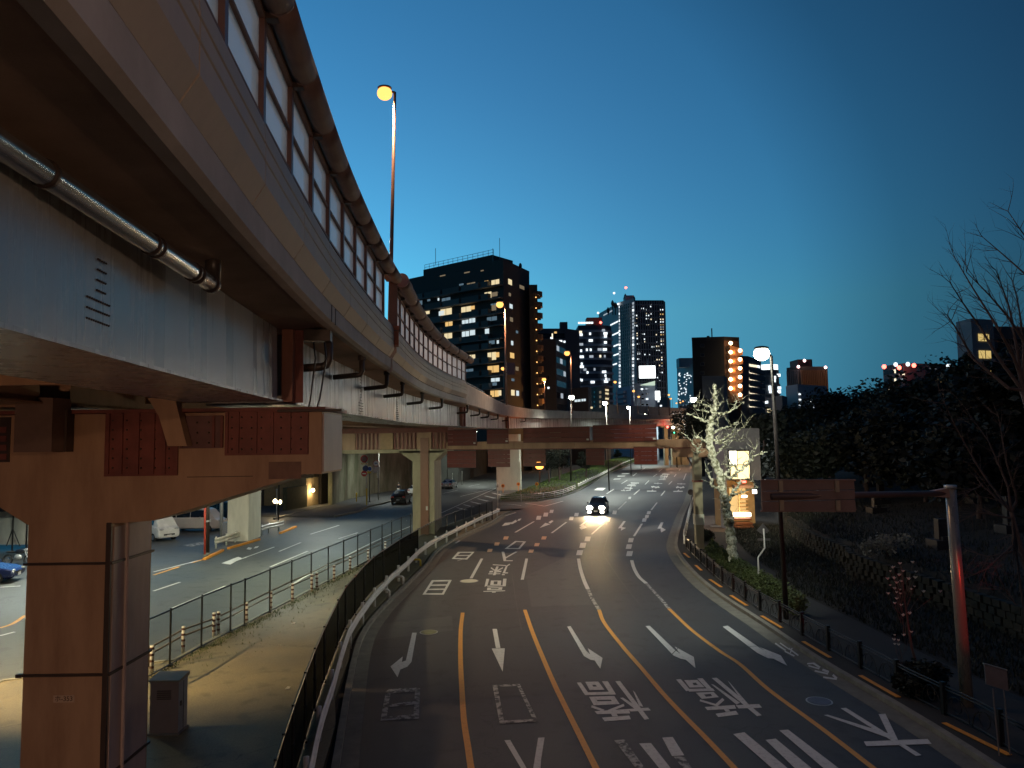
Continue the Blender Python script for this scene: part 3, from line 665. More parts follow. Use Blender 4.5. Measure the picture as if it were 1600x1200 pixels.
# ---- glazed noise barriers
def coping(root, a, b_, o1, z):
    Y = a
    while Y < b_ - .1:
        e = min(b_, Y + 1.79); mb = MB(); mb.sweep([[at(q, o, z_) for o, z_ in ((-.13, z), (o1, z + .01), (o1, z + .04), (-.13, z + .03))] for q in ysteps(Y, e, .7)]); mb.build('coping_plate', M_CAP, root); Y = e
def barrier(label, a, b_, step, capr, phase):
    root = thing('noise_barrier', label, 'noise barrier', tuple(at(a, 0, 1.56)), 'glazed noise barriers along the expressway edge')
    Ys = []; Y = a
    while Y < b_ + .01: Ys.append(Y); Y += step
    for i, Y in enumerate(Ys):
        p, q = at(Y, -.05, 1.545), at(Y, -.05, 2.98); _, t, n = frame(Y); rz = math.atan2(t.y, t.x)
        MB().box((p.x, p.y, (p.z + q.z) / 2), (.13, .15, q.z - p.z), rz).build('post', M_RAILB, root)
        c = at(Y, .03, 2.95); MB().box((c.x, c.y, c.z), (.12, .30, .13), rz).build('bracket', M_DKBAND, root)
        if i < len(Ys) - 1:
            y0, y1 = Y + .075, Ys[i + 1] - .075
            for z0, z1 in ((1.60, 2.20), (2.26, 2.88)):
                mb = MB(); mb.hexa([at(y0, -.04, z0), at(y1, -.04, z0), at(y1, -.06, z0), at(y0, -.06, z0)], [at(y0, -.04, z1), at(y1, -.04, z1), at(y1, -.06, z1), at(y0, -.06, z1)]); mb.build('pane', M_PANE, root)
            for z, h, w in ((2.23, .055, .10), (1.585, .05, .14), (2.91, .06, .16)):
                mb = MB(); mb.hexa([at(y0, -.05 + w / 2, z - h / 2), at(y1, -.05 + w / 2, z - h / 2), at(y1, -.05 - w / 2, z - h / 2), at(y0, -.05 - w / 2, z - h / 2)], [at(y0, -.05 + w / 2, z + h / 2), at(y1, -.05 + w / 2, z + h / 2), at(y1, -.05 - w / 2, z + h / 2), at(y0, -.05 - w / 2, z + h / 2)]); mb.build('rail', M_CAP, root)
    return root, Ys
def caps(root, a, b_, step, r, o, z):
    Y = a
    while Y < b_ - .1:
        e = min(b_, Y + step); Ysx = ysteps(Y, e, .7)
        mb = MB(); mb.tube([at(q, o, z) for q in Ysx], r, 18); mb.build('cap_segment', M_CAP, root, smooth=True)
        mb = MB(); mb.tube([at(e - .012, o, z), at(e + .006, o, z)], r + .003, 18); mb.build('cap_joint', M_RAILB, root, smooth=True)
        Y = e
NB1, _ = barrier('near glazed noise barrier with brown posts, closest to the viewer', -1.9, 24.6, 1.79, .26, 0)
caps(NB1, -2, 24.75, 1.79, .195, .20, 3.10); coping(NB1, -2, 24.75, .2, 2.985)
NB2, _ = barrier('farther glazed noise barrier with rounded pink cap end, past the joint post', 25.9, 52.5, 1.76, .26, 0)
caps(NB2, 25.2, 52.6, 3.52, .24, .34, 3.12); coping(NB2, 25.3, 52.6, .3, 2.985)
p, q = at(25.12, .34, 3.12), at(25.19, .34, 3.12); MB().tube([p, q], .245, 20).build('cap_end', M_CAPL, NB2)
# joint post between the barriers
JP = thing('joint_post', 'tall dark brown square post with rusty red foot between the two barriers', 'post', tuple(at(25.0, .1, .4)))
p = at(25.0, .06, 1.4); MB().box((p.x, p.y, p.z + .75), (.28, .42, 1.75), .15).build('shaft', M_RAILB, JP)
MB().box((p.x, p.y, p.z - .36), (.36, .50, .45), .15).box((p.x, p.y, p.z - .0), (.40, .54, .14), .15).box((p.x, p.y, p.z - .16), (.33, .46, .10), .15).build('foot', mat('rusty_orange_steel', (.42, .13, .06), .6, var=.3), JP)
# expansion joint cover on curb
p = at(24.95, -.02, .15); MB().box((p.x, p.y, p.z), (.10, .35, .5), .15).build('joint_cover', M_CURB, EXP)
for Y in (14.6, 15.05):
    a_, b_ = at(Y, .008, .02), at(Y, .008, .36); MB().tube([a_, b_], .012, 5).build('joint_strip', M_BLK, EXP)
# drains: drop from the slab edge and return to the girder
def drain(Y, dark=True, s=1.0, back=.9):
    pts = [at(Y, -.30, -.02), at(Y, -.30, -.42 * s), at(Y, -.34, -.50 * s), at(Y, -.42, -.52 * s), at(Y, -1.10, -.58 * s)]
    MB().tube(pts, .075, 8).build('drain_pipe', M_DRAIN, EXP, smooth=True)
    p = at(Y, -.30, -.10); MB().tube([p, p + Vector((0, 0, .14))], .11, 8).build('drain_collar', M_DRAIN, EXP)
for Y in (20.8, 26, 31, 38, 45, 55.5, 64, 73, 84, 96, 112): drain(Y)
# big drain box near the pier, with two hanging cables
p = at(15.6, -.55, -.12); MB().box((p.x, p.y, p.z), (.75, .32, .26), .1).build('drain_box', M_DRAIN, EXP)
pts = [at(15.9, -.28, -.2), at(15.9, -.28, -.62), at(15.9, -.33, -.72), at(15.9, -.44, -.76), at(15.9, -1.1, -.80)]
MB().tube(pts, .09, 10).build('drain_pipe', M_DRAIN, EXP, smooth=True)
for dx in (0, .13):
    pts = [P(490 + dx * 130, 535, 15.2), P(493 + dx * 130, 560, 15.2), P(488 + dx * 120, 600, 15.2), P(485 + dx * 110, 625, 15.2), P(482 + dx * 100, 638, 15.2)]
    MB().tube(pts, .018, 6).build('cable', M_BLK, EXP, smooth=True)
# long galvanised pipe under the slab
Ys = ysteps(-3, 9.5, .8)
MB().tube([P(0, 225, 5.02) + (Vector((P(333, 446, 9.4) - P(0, 225, 5.02))) * u) for u in (-1.6, -.8, 0, .3, .55, .8, 1)], .105, 14).build('long_drain_pipe', M_SILV, EXP, smooth=True)
for u in (.12, .56, .59, .83, .86, .97):
    a_, b_ = P(0, 225, 5.02), P(333, 446, 9.4); c = a_.lerp(b_, u); d = (b_ - a_).normalized()
    MB().tube([c, c + d * .05], .118, 14).build('pipe_clamp', M_DKBAND, EXP, smooth=True)
c = P(333, 400, 9.45); MB().tube([c + Vector((0, 0, .09)), c + Vector((0, 0, -.32))], .10, 14).tube([c + Vector((0, 0, .12)), c + Vector((0, 0, -.02))], .155, 14).build('drain_outlet', M_DRAIN, EXP, smooth=True)
# girder stiffener brackets
for Y, w in ((15.4, .55), (57.5, .9), (100, 1.0)):
    p = at(Y, -.98, -.8); _, t, n = frame(Y); MB().box((p.x, p.y, p.z), (w, .22, 1.5), math.atan2(t.y, t.x)).build('bearing_stiffener', mat('rust_brown_steel', (.27, .105, .065), .45, var=.25, streak=.3), EXP)
    MB().box((p.x + .12, p.y, p.z), (.05, .3, 1.52), math.atan2(t.y, t.x)).build('stiffener_rib', M_PIERR, EXP)
for Y in (25.2, 34.9):
    b = MB()
    for k in range(14):
        for j in (0, 1): c = at(Y + j * .18, -1.085, -.12 - k * .1); b.ell(c, .018, 5, 3)
    for k in range(5):
        for j in range(9): c = at(Y - .3 + j * .1, -1.085, -1.12 - k * .09); b.ell(c, .018, 5, 3)
    b.build('bolt_rows', M_STEEL, EXP, kind='stuff')
for Y in (7.05,):
    b = MB()
    for k in range(4):
        for j in range(5): b.ell(at(Y + j * .045, -1.118, -.62 - k * .10), .012, 5, 3)
    for k in range(3):
        for j in range(11): b.ell(at(Y - .2 + j * .048, -1.118, -1.02 - k * .1), .012, 5, 3)
    b.build('bolt_rows', M_DKBAND, EXP, kind='stuff')

# ------------------------------------------------------------------ near pier
PR = thing('steel_pier', 'massive tan steel pier in the left foreground carrying the girder, number plate on it', 'bridge pier', (-9, 16, 0))
XA, XB, YF, YB = -9.85, -8.15, 15.1, 16.75
# column in stacked plates with dark bands between
for z0, z1 in ((-.2, .95), (.99, 2.93), (2.97, 5.12), (5.16, 5.93)):
    MB().box(((XA + XB) / 2, (YF + YB) / 2, (z0 + z1) / 2), (XB - XA, YB - YF, z1 - z0)).build('column_plate', M_PIER, PR)
for z in (.97, 2.95, 5.14):
    MB().box(((XA + XB) / 2, (YF + YB) / 2, z), (XB - XA + .10, YB - YF + .10, .05)).build('band', M_DKBAND, PR)
MB().box((XA - .06, YF - .02, 2.95), (.12, .08, .07)).build('band_bracket', M_DKBAND, PR)
MB().box((XB - .04, YF - .03, 2.6), (.10, .05, 6.7)).build('corner_strip', M_DKBAND, PR)
MB().box((XB + .004, (YF + YB) / 2, 2.8), (.02, YB - YF - .14, 6.1)).build('side_sheet', M_PIERSIDE, PR)
MB().tube([(XB + .06, YF + .5, 0), (XB + .06, YF + .5, 5.9)], .04, 6).build('conduit', M_PIERSIDE, PR)
# cap: outline in elevation, extruded
cap = [(-16, 8.15), (-3.90, 8.15), (-3.90, 6.87), (-4.27, 6.87), (-7.3, 5.98), (-8.1, 5.93), (-9.85, 5.93), (-10.45, 6.30), (-14, 7.1), (-16, 7.3)]
mb = MB(); n = len(cap)
mb.add([(x, YF - .03, z) for x, z in cap] + [(x, YB + .03, z) for x, z in cap], [tuple(range(n - 1, -1, -1)), tuple(range(n, 2 * n))] + [((i + 1) % n, i, n + i, n + (i + 1) % n)[::-1] for i in range(n)])
mb.build('cap_beam', M_PIER, PR)
MB().box((-3.885, (YF + YB) / 2, 7.51), (.03, YB - YF - .04, 1.2)).build('end_plate', M_PIERSIDE, PR)
MB().box((-10, (YF + YB) / 2, 8.20), (12.4, YB - YF + .3, .07)).build('top_flange', M_PIERR, PR)
MB().box((-4.1, YF - .12, 8.16), (1.3, .24, .05)).build('top_shelf', M_DKBAND, PR)
def plate_px(x0, y0, x1, y1, Y, d, m, name='splice_plate'):
    a, b_ = P(x0, y0, Y), P(x1, y1, Y)
    return MB().box(((a.x + b_.x) / 2, Y + d / 2 - .0, (a.z + b_.z) / 2), (abs(b_.x - a.x), d, abs(a.z - b_.z))).build(name, m, PR)
def ribs(xs, y0, y1, w=6):
    for x in xs: plate_px(x - w / 2, y0, x + w / 2, y1, YF - .10, .05, M_PIERR, 'plate_rib')
plate_px(165, 643, 277, 743, YF - .055, .03, M_PIERR); ribs((167, 188, 214, 238, 256, 275), 646, 741, 3)
plate_px(281, 650, 347, 700, YF - .055, .03, mat('violet_brown_plate', (.13, .06, .055), .5, var=.3)); ribs((283, 333, 346), 650, 699, 3)
plate_px(352, 642, 482, 710, YF - .055, .03, M_PIERR); ribs((354, 371, 399, 425, 452, 479), 644, 708, 3)
plate_px(420, 722, 470, 748, YF - .05, .02, mat('dark_stain_plate', (.19, .10, .07), .6, var=.3), 'faded_patch')
plate_px(0, 652, 14, 722, YF - .055, .03, M_DKBAND, 'vent_frame')
for k in range(4): plate_px(0, 667 + k * 14, 9, 676 + k * 14, YF - .075, .02, M_PIERR, 'vent_slat')
plate_px(24, 622, 80, 706, YF - .7, .6, mat('dim_brown_box', (.16, .10, .075), .6, var=.2), 'bearing_box')
plate_px(85, 640, 103, 706, YF - .3, .25, M_DKBAND, 'bearing_bracket')
mb = MB(); a = [P(x, y, YF - .35) for x, y in ((231, 622), (273, 622), (292, 697), (262, 697), (248, 650))]
q = [p + Vector((0, .25, 0)) for p in a]; n = 5
mb.add(a + q, [tuple(range(n - 1, -1, -1)), tuple(range(n, 2 * n))] + [(i, (i + 1) % n, n + (i + 1) % n, n + i) for i in range(n)]); mb.build('gusset_plate', M_PIER, PR)
bm = MB()
for (x0, x1, y0, y1, nx, ny) in ((176, 264, 657, 731, 5, 6), (290, 326, 660, 692, 3, 3), (362, 470, 652, 702, 8, 4)):
    for i in range(nx):
        for j in range(ny):
            p = P(x0 + (x1 - x0) * i / (nx - 1), y0 + (y1 - y0) * j / (ny - 1), YF - .06); bm.ell(p, .022, 6, 4)
bm.build('rivets', M_DKBAND, PR, kind='stuff')
for (x0, y0, x1, y1) in ((116, 752, 220, 749), (292, 746, 395, 742)): plate_px(x0, y0, x1, y1 + 1.5, YF - .035, .01, M_DKBAND, 'weld_seam')
# number plate (transverse box text) : "ホ-353"
p = P(100, 1092, YF - .01)
np_ = MB().box((p.x, p.y, p.z), (.42, .012, .14)).build('number_plate', mat('number_plate_paint', (.46, .33, .24), .6, var=.1), PR)
def text(body, loc, size, m, parent, rot=(90, 0, 0), name='lettering', ext=.002, sx=1.0):
    c = bpy.data.curves.new(name, 'FONT'); c.body = body; c.size = size; c.extrude = ext; c.align_x = 'CENTER'; c.align_y = 'CENTER'
    o = bpy.data.objects.new(name, c); COL.objects.link(o); o.rotation_euler = [R(v) for v in rot]; o.scale = (sx, 1, 1)
    dg = bpy.context.evaluated_depsgraph_get(); me = bpy.data.meshes.new_from_object(o.evaluated_get(dg))
    bpy.data.objects.remove(o); me.materials.clear(); me.materials.append(m)
    o = bpy.data.objects.new(name, me); COL.objects.link(o); o.rotation_euler = [R(v) for v in rot]; o.scale = (sx, 1, 1)
    off = Vector((0, 0, 0)); q = parent
    while q is not None: off += q.location; q = q.parent
    o.parent = parent; o.location = Vector(loc) - off
    return o
M_INK = mat('dark_ink', (.07, .035, .02), .7, var=0)
text('ホ-353', (p.x, p.y - .012, p.z), .13, M_INK, np_)
# cross girder between pier girders (seen underneath)
for Y in (12.5, 19, 26, 33, 40, 47):
    a, b_ = at(Y, -2.9, -.9), at(Y, -5.6, -.9); MB().box(((a.x + b_.x) / 2, Y, a.z), (abs(a.x - b_.x), .12, .9)).build('cross_brace', M_PIER, EXP)
    a, b_ = at(Y, -7.5, -.9), at(Y, -10.2, -.9); MB().box(((a.x + b_.x) / 2, Y, a.z), (abs(a.x - b_.x), .12, .9)).build('cross_brace', M_PIER, EXP)

# ------------------------------------------------------------------ second pier: portal frame over the roads
PF = thing('portal_pier', 'second pier, pale concrete columns with a long tan beam reaching over both roads', 'bridge pier', (-7, 58, 0))
def col_px(x0, x1, x2, yb, h, parent, m, m2=None, name='column', dep=None, base=-.1):
    c0 = G(x0, yb); Y = c0.y; a, b_ = P(x0, yb, Y), P(x1, yb, Y); w = b_.x - a.x
    # depth so that right side face ends at x2
    k = (ray(x2, yb).x / ray(x2, yb).y); D = dep if dep else max(.4, (b_.x / k - Y) if abs(k) > 1e-6 else w)
    MB().box(((a.x + b_.x) / 2, Y + D / 2, (h + base) / 2), (w, D, h - base)).build(name, m, parent)
    return a.x, b_.x, Y, D
ax, bx, cy, cd = col_px(645, 679, 690, 837, 5.895, PF, M_CONC)
mb = MB(); mb.box(((ax + bx) / 2 + .1, cy - .06, 3.9), (.66, .12, 7.8)); mb.build('steel_strip', mat('brown_strip_steel', (.23, .11, .07), .5, var=.2, streak=.3), PF)
p = P(667, 794, cy - .13); MB().box((p.x, cy - .13, p.z), (.16, .02, .32)).build('notice_plate', M_WHITE, PF)
# splayed column head
MB().hexa([(ax, cy, 5.9), (bx, cy, 5.9), (bx, cy + cd, 5.9), (ax, cy + cd, 5.9)], [(ax - 1.2, cy, 6.75), (bx + .9, cy, 6.75), (bx + .9, cy + cd, 6.75), (ax - 1.2, cy + cd, 6.75)]).build('column_head', M_CONC, PF)
ax3, bx3, cy3, cd3 = col_px(355, 388, 407, 846, 6.9, PF, M_CONCW)
# beam, left part: bays of concrete and ribbed steel
BY = cy
def beam_box(x0, x1, z0, z1, m, name, d0=0, d1=None, parent=PF):
    a, b_ = P(x0, 690, BY), P(x1, 690, BY)
    return MB().box(((a.x + b_.x) / 2, BY + (d0 + (cd if d1 is None else d1)) / 2, (z0 + z1) / 2), (b_.x - a.x - .01, (cd if d1 is None else d1) - d0, z1 - z0)).build(name, m, parent)
beam_box(340, 700, 6.60, 6.88, M_CONC, 'beam_bottom')
beam_box(340, 700, 8.22, 8.62, M_PIERR, 'beam_top_flange')
for x0, x1 in ((430, 480), (535, 555), (594, 614), (652, 674)): beam_box(x0, x1, 6.89, 8.21, M_PIER if x0 != 594 else mat('tan_bay', (.36, .24, .13), .6, var=.2), 'beam_bay')
for x0, x1 in ((480, 535), (555, 594), (614, 652), (674, 700)):
    beam_box(x0, x1, 6.89, 8.21, M_SIGNB, 'ribbed_bay', d0=.25)
    k = int((x1 - x0) / 6)
    for i in range(k): beam_box(x0 + (i + .3) * 6.2, x0 + (i + .3) * 6.2 + 2.2, 6.89, 8.21, M_PIERR, 'bay_rib', d0=.02, d1=.24)
# right part: slender gantry beam to the far leg
gx0, gx1 = P(700, 695, BY).x, 12.9
ly, lx = 49.9, 12.35
def gbeam(u0, u1, z0, z1, w, m, name, parent=PF, off=0):
    a = Vector((gx0, BY + .5, 0)).lerp(Vector((gx1, ly, 0)), u0); b_ = Vector((gx0, BY + .5, 0)).lerp(Vector((gx1, ly, 0)), u1)
    t = b_ - a; n = Vector((t.y, -t.x, 0)).normalized(); c = (a + b_) / 2 + n * off
    return MB().box((c.x, c.y, (z0 + z1) / 2), (t.length, w, z1 - z0), math.atan2(t.y, t.x)).build(name, m, parent)
gbeam(-.03, .55, 6.85, 7.42, .9, M_PIER, 'gantry_beam'); gbeam(.552, 1.0, 6.85, 7.42, .9, M_PIER, 'gantry_beam')
gbeam(-.03, 1.0, 6.79, 6.85, 1.0, M_PIERR, 'beam_flange')
gbeam(.90, 1.02, 6.2, 6.78, .9, M_PIER, 'beam_haunch')
MB().box((12.38, 49.9, 3.2), (.52, .52, 6.6)).build('gantry_leg', M_CONC, PF)
MB().box((12.38, 49.9, 2.05), (.60, .60, .7)).build('leg_collar', M_CONCW, PF)
MB().box((12.38, 49.9, 4.6), (.60, .60, .14)).build('leg_band', M_PIERR, PF)
# sign backs on the gantry
def gpt(px):   # parameter along gantry for a photo column
    best = min(((abs((Vector((gx0, BY + .5, 0)).lerp(Vector((gx1, ly, 0)), u / 400).x) / (Vector((gx0, BY + .5, 0)).lerp(Vector((gx1, ly, 0)), u / 400).y) - (px - 800) / F_PX), u / 400) for u in range(-20, 440)))
    return best[1]
def zat(px, py, Y): return P(px, py, Y).z
def gsign(x0, x1, ya, yb, label, hasslats=True, m=None):
    u0, u1 = gpt(x0), gpt(x1); Ym = BY + .5 + (ly - BY - .5) * (u0 + u1) / 2
    z0, z1 = zat((x0 + x1) / 2, yb, Ym), zat((x0 + x1) / 2, ya, Ym)
    a = Vector((gx0, BY + .5, 0)).lerp(Vector((gx1, ly, 0)), (u0 + u1) / 2)
    t = thing('direction_sign', label, 'road sign', (a.x, a.y, (z0 + z1) / 2), 'direction signs hung on the gantry beam, seen from behind')
    hh = z1 - z0; k = max(2, int(round(hh / .33)))
    for i in range(k):
        gbeam(u0, u1, z0 + hh * i / k, z0 + hh * (i + 1) / k - .02, .05, m or M_SIGNR, 'sign_board_strip', t, off=.62 - .004 * (i % 2))
    gbeam(u0, u1, z0 - .015, z0 + .005, .12, M_DKBAND, 'sign_frame', t, off=.62)
    gbeam(u0, u1, z1 - .02, z1 + .02, .12, M_DKBAND, 'sign_frame', t, off=.62)
    for u in (u0 + (u1 - u0) * .2, u0 + (u1 - u0) * .8):
        gbeam(u - .004, u + .004, z0, z1, .08, M_DKBAND, 'sign_bracket', t, off=.52)
    if hasslats: gbeam(u1 - .012, u1 - .003, z0 + .12, z0 + .24, .01, M_WHITE, 'sticker', t, off=.66)
gsign(706, 750, 672, 696, 'dark red sign back above the beam, leftmost of the upper row')
gsign(766, 800, 671, 693, 'small square dark red sign back above the beam, second in the upper row')
gsign(823, 925, 668, 691, 'wide dark red sign back above the beam, third in the upper row')
gsign(931, 1029, 664, 690, 'widest blackish red sign back above the beam, rightmost of the upper row')
gsign(705, 749, 704, 730, 'plain brown sign back hanging below the beam beside the concrete column', False)
gsign(767, 801, 703, 729, 'square brown sign back hanging below the beam in front of the pale column', False)
gsign(822, 857, 702, 728, 'brown sign back below the beam with the amber beacon in front', False)
gsign(919, 947, 700, 726, 'narrow brown sign back below the beam beside the island shrubs', False)
gsign(993, 1029, 698, 725, 'dark square sign back below the beam over the middle of the main road', False)

# other columns of the expressway
c0 = G(800, 766)
IP = thing('island_pier', 'pale round-edged concrete column standing on the island behind the gantry', 'bridge pier', (c0.x, c0.y, 0))
MB().prism([(c0.x - 1.2, c0.y), (c0.x + 1.1, c0.y), (c0.x + 1.45, c0.y + .4), (c0.x + 1.45, c0.y + 2), (c0.x + 1.1, c0.y + 2.3), (c0.x - 1.2, c0.y + 2.3)], -.1, 8.4).build('shaft', M_CONCW, IP)
MB().prism([(c0.x - 2.3, c0.y - .15), (c0.x + 1.3, c0.y - .15), (c0.x + 1.3, c0.y + 2.5), (c0.x - 2.3, c0.y + 2.5)], -.1, 4.3).build('pedestal', M_CONCW, IP)
FP = None
for i, (x, Y, lb) in enumerate([(1040, 205, 'slim orange-lit column under the far bend, left one'), (1055, 208, 'broad orange-lit column under the far bend, middle one'), (1069, 206, 'orange-lit column under the far bend, right one'), (868, 150, 'grey column of the far bend behind the island shrubs')]):
    a = P(x, 690, Y); t = thing('bridge_column', lb, 'bridge pier', (a.x, a.y, 0), 'columns carrying the far bend of the expressway')
    w = (1.0, 2.2, 2.0, 2.2)[i]; MB().box((a.x, a.y, 5.2), (w, 2, 10.6)).build('shaft', M_CONC, t); MB().box((a.x, a.y, 10.9), (w + 1.6, 2.3, .8)).build('head', M_CONC, t)

# ------------------------------------------------------------------ fences and guard rails
def beam_rail(name, label, px, z, m, post_every, cat='guard rail', wb=True, h=.31):
    pts = resample([G(x, y, z) for x, y in px], max(12, int(len(px) * 8))); pts = [Vector((p.x, p.y, z)) for p in pts]
    t = thing(name, label, cat, (pts[0].x, pts[0].y, 0))
    def prof(p, i):
        tt = pts[min(i + 1, len(pts) - 1)] - pts[max(i - 1, 0)]; tt.normalize(); n = Vector((tt.y, -tt.x, 0))
        return [p + n * o + Vector((0, 0, z_)) for o, z_ in ((0, -h / 2), (.055, -h * .36), (.06, -h * .22), (.0, -h * .05), (0, h * .05), (.06, h * .22), (.055, h * .36), (0, h / 2), (-.012, h / 2), (.04, h * .3), (-.012, 0), (.04, -h * .3), (-.012, -h / 2))]
    L_ = sum((pts[i + 1] - pts[i]).length for i in range(len(pts) - 1)); nseg = max(1, int(L_ / 4)); per = max(1, (len(pts) - 1) // nseg)
    i = 0
    while i < len(pts) - 1:
        j = min(len(pts) - 1, i + per); MB().sweep([prof(pts[k], k) for k in range(i, j + 1)]).build('rail_beam', m, t, smooth=False); i = j
    acc = 0; nx = .4; k = 0
    for i in range(len(pts) - 1):
        d = (pts[i + 1] - pts[i]).length
        while acc + d >= nx:
            u = (nx - acc) / d; p = pts[i].lerp(pts[i + 1], u); tt = (pts[i + 1] - pts[i]).normalized(); n = Vector((tt.y, -tt.x, 0)); q = p - n * .09
            MB().tube([(q.x, q.y, -.1), (q.x, q.y, z + h / 2 + .10)], .065, 10).build('post', m, t, smooth=True)
            MB().box((p.x - n.x * .04, p.y - n.y * .04, z), (.12, .10, .14), math.atan2(tt.y, tt.x)).build('bracket', m, t)
            nx += post_every
        acc += d
    return t
beam_rail('guard_rail', 'long white corrugated guard rail curving along the left edge of the main road', [(482, 1215), (486, 1198), (495, 1154), (504, 1119), (519, 1075), (531.6, 1029), (544, 991), (559, 966), (583, 933), (610, 904), (635, 882), (653.6, 863), (672, 849), (697, 836), (717.5, 826), (738, 816), (759, 806), (780, 797)], .68, M_WHITE, 3.0)
beam_rail('guard_rail', 'bright white guard rail of several tubes on the island edge by the far lanes', [(904, 758), (925, 748), (950, 736), (972, 725), (990, 718), (1003, 712), (1012, 707)], .62, M_WHITE, 3.0, h=.45)
beam_rail('guard_rail', 'short white guard rail behind the island post, running to the side road', [(945, 726), (962, 719), (978, 713), (990, 708)], .65, M_WHITE, 4.0, h=.4)
beam_rail('guard_rail', 'thick cream barrier rail at the foot of the pale parking column', [(335, 846), (350, 842), (366, 837), (381, 832)], .55, M_CONCW, 1.6, h=.42)
beam_rail('guard_rail', 'grey double guard rail right of the pale parking column', [(408, 826), (420, 822), (432, 820), (443, 817)], .6, M_GALV, 1.5, h=.4)
def pipe_fence(name, label, px, zs, m, every, r=.03, cat='railing', pr=.035, ztop=None, zb=0):
    H0 = zs[0]; pts = [G(x, y, H0) for x, y in px]; pts = resample(pts, max(14, len(px) * 6))
    t = thing(name, label, cat, (pts[0].x, pts[0].y, 0))
    for z in zs: MB().tube([(p.x, p.y, z) for p in pts], r, 6).build('rail', m, t, smooth=True)
    L_ = 0; nx = .05
    for i in range(len(pts) - 1):
        d = (Vector(pts[i + 1][:2]) - Vector(pts[i][:2])).length
        while L_ + d >= nx:
            p = pts[i].lerp(pts[i + 1], (nx - L_) / d); MB().tube([(p.x, p.y, zb - .1), (p.x, p.y, ztop or H0 + .05)], pr, 8).build('post', m, t, smooth=True); nx += every
        L_ += d
    return t, pts
pipe_fence('pipe_railing', 'pinkish white three-rail pipe fence round the nose of the island', [(781, 771), (795, 772), (810, 772.5), (837, 772), (860, 769), (880, 765), (899, 758)], (.85, .62, .40), M_WHITE, 3.4, r=.04, pr=.055)
pipe_fence('pipe_railing', 'white pipe railing beside the gantry leg on the right pavement', [(1085, 771), (1080, 785), (1076, 798), (1073, 812), (1070, 826), (1068, 836)], (.85, .55, .3), M_WHITE, 2.0, r=.04, pr=.05)
# black ornamental fence on the right
OF, opts = pipe_fence('ornamental_fence', 'low black steel fence with curved bars along the right kerb', [(1071, 838), (1076, 843), (1086, 852), (1096, 861), (1110, 873), (1124, 885), (1150, 902), (1180, 922), (1232, 949), (1264, 966), (1295, 982), (1335, 1002), (1377, 1022), (1420, 1046), (1470, 1069), (1530, 1096), (1600, 1135)], (.88, .80, .20), M_BLK, 50, r=.022)
L_ = 0; nx = .3
def frame_at(pts, s):
    a = 0
    for i in range(len(pts) - 1):
        d = (pts[i + 1] - pts[i]).length
        if a + d >= s: return pts[i].lerp(pts[i + 1], (s - a) / d), (pts[i + 1] - pts[i]).normalized()
        a += d
    return None, None
s_ = .3
while True:
    p, t_ = frame_at(opts, s_)
    if p is None: break
    MB().box((p.x, p.y, .48), (.11, .11, .98), math.atan2(t_.y, t_.x)).build('fence_post', M_BLK, OF)
    q, _ = frame_at(opts, s_ + 2.0)
    if q is None: break
    for k in (0, 1):
        c = p.lerp(q, .25 + .5 * k); arc = []
        for a in range(9):
            th = math.pi * a / 8; arc.append((c.x + t_.x * .42 * math.cos(th), c.y + t_.y * .42 * math.cos(th), .20 + .52 * math.sin(th)))
        MB().tube(arc, .014, 5).build('curved_bar', M_BLK, OF)
        arc = [(c.x + t_.x * (.18 * math.cos(th)), c.y + t_.y * (.18 * math.cos(th)), .52 + .2 * math.sin(th)) for th in [math.pi * 2 * a / 10 for a in range(11)]]
        MB().tube(arc, .012, 5).build('curved_bar', M_BLK, OF)
    s_ += 2.0
# two tall black mesh fences round the median
def mesh_fence(label, tops, zt, px_posts, mesh_m):
    pts = [G(x, y, zt) for x, y in tops]
    t = thing('mesh_fence', label, 'fence', (pts[0].x, pts[0].y, 0))
    pp = resample(pts, len(pts) * 3)
    MB().tube([(p.x, p.y, zt) for p in pp], .03, 6).build('top_rail', M_BLK, t)
    MB().tube([(p.x, p.y, .16) for p in pp], .025, 6).build('bottom_rail', M_BLK, t)
    for i in range(len(pts)):
        if px_posts and i not in px_posts: continue
        p = pts[i]; MB().tube([(p.x, p.y, 0), (p.x, p.y, zt + .06)], .035, 8).build('post', M_BLK, t)
        MB().ell((p.x, p.y, zt * .55), .055, 6, 4).build('post_clip', M_BLK, t)
        MB().box((p.x, p.y, .13), (.16, .16, .05)).build('post_base', M_BLK, t)
    for i in range(len(pts) - 1):
        a, b_ = pts[i], pts[i + 1]; MB().quad((a.x, a.y, .17), (b_.x, b_.y, .17), (b_.x, b_.y, zt - .02), (a.x, a.y, zt - .02)).build('netting', mesh_m, t)
    return t
tl = [(150, 997), (215, 975), (267, 953), (316, 931.5), (361, 914), (383, 906), (422, 890), (456, 877), (486.5, 865), (513, 854.5), (537, 845), (559, 836.5), (579, 828), (597, 820.5), (612, 814), (627, 809), (641.6, 804)]
mesh_fence('tall black wire fence with slim posts between the side road and the dusty median', tl, 1.95, None, mat('thin_wire_netting', (.02, .02, .02), .6, var=0, trans=.9))
tr_ = [(415, 1240), (430, 1190), (443, 1150), (458, 1105), (477, 1053), (492, 1015), (507, 981), (528, 939), (540, 917), (555, 900), (569, 884), (584, 870), (599, 860), (624, 843), (653, 827), (681, 813), (698, 804.5), (711, 799.5), (725, 795), (736, 791.5), (749, 788.5), (760, 786), (769, 784)]
mesh_fence('black densely netted fence directly behind the near white guard rail', tr_[:15], 1.75, None, mat('dense_netting', (.0025, .0025, .0025), .95, var=0, trans=.05, spec=.02))
mesh_fence('thinner black netted fence behind the far end of the guard rail', tr_[14:], 1.75, None, mat('thinner_netting', (.006, .006, .006), .9, var=0, trans=.6, spec=.1))
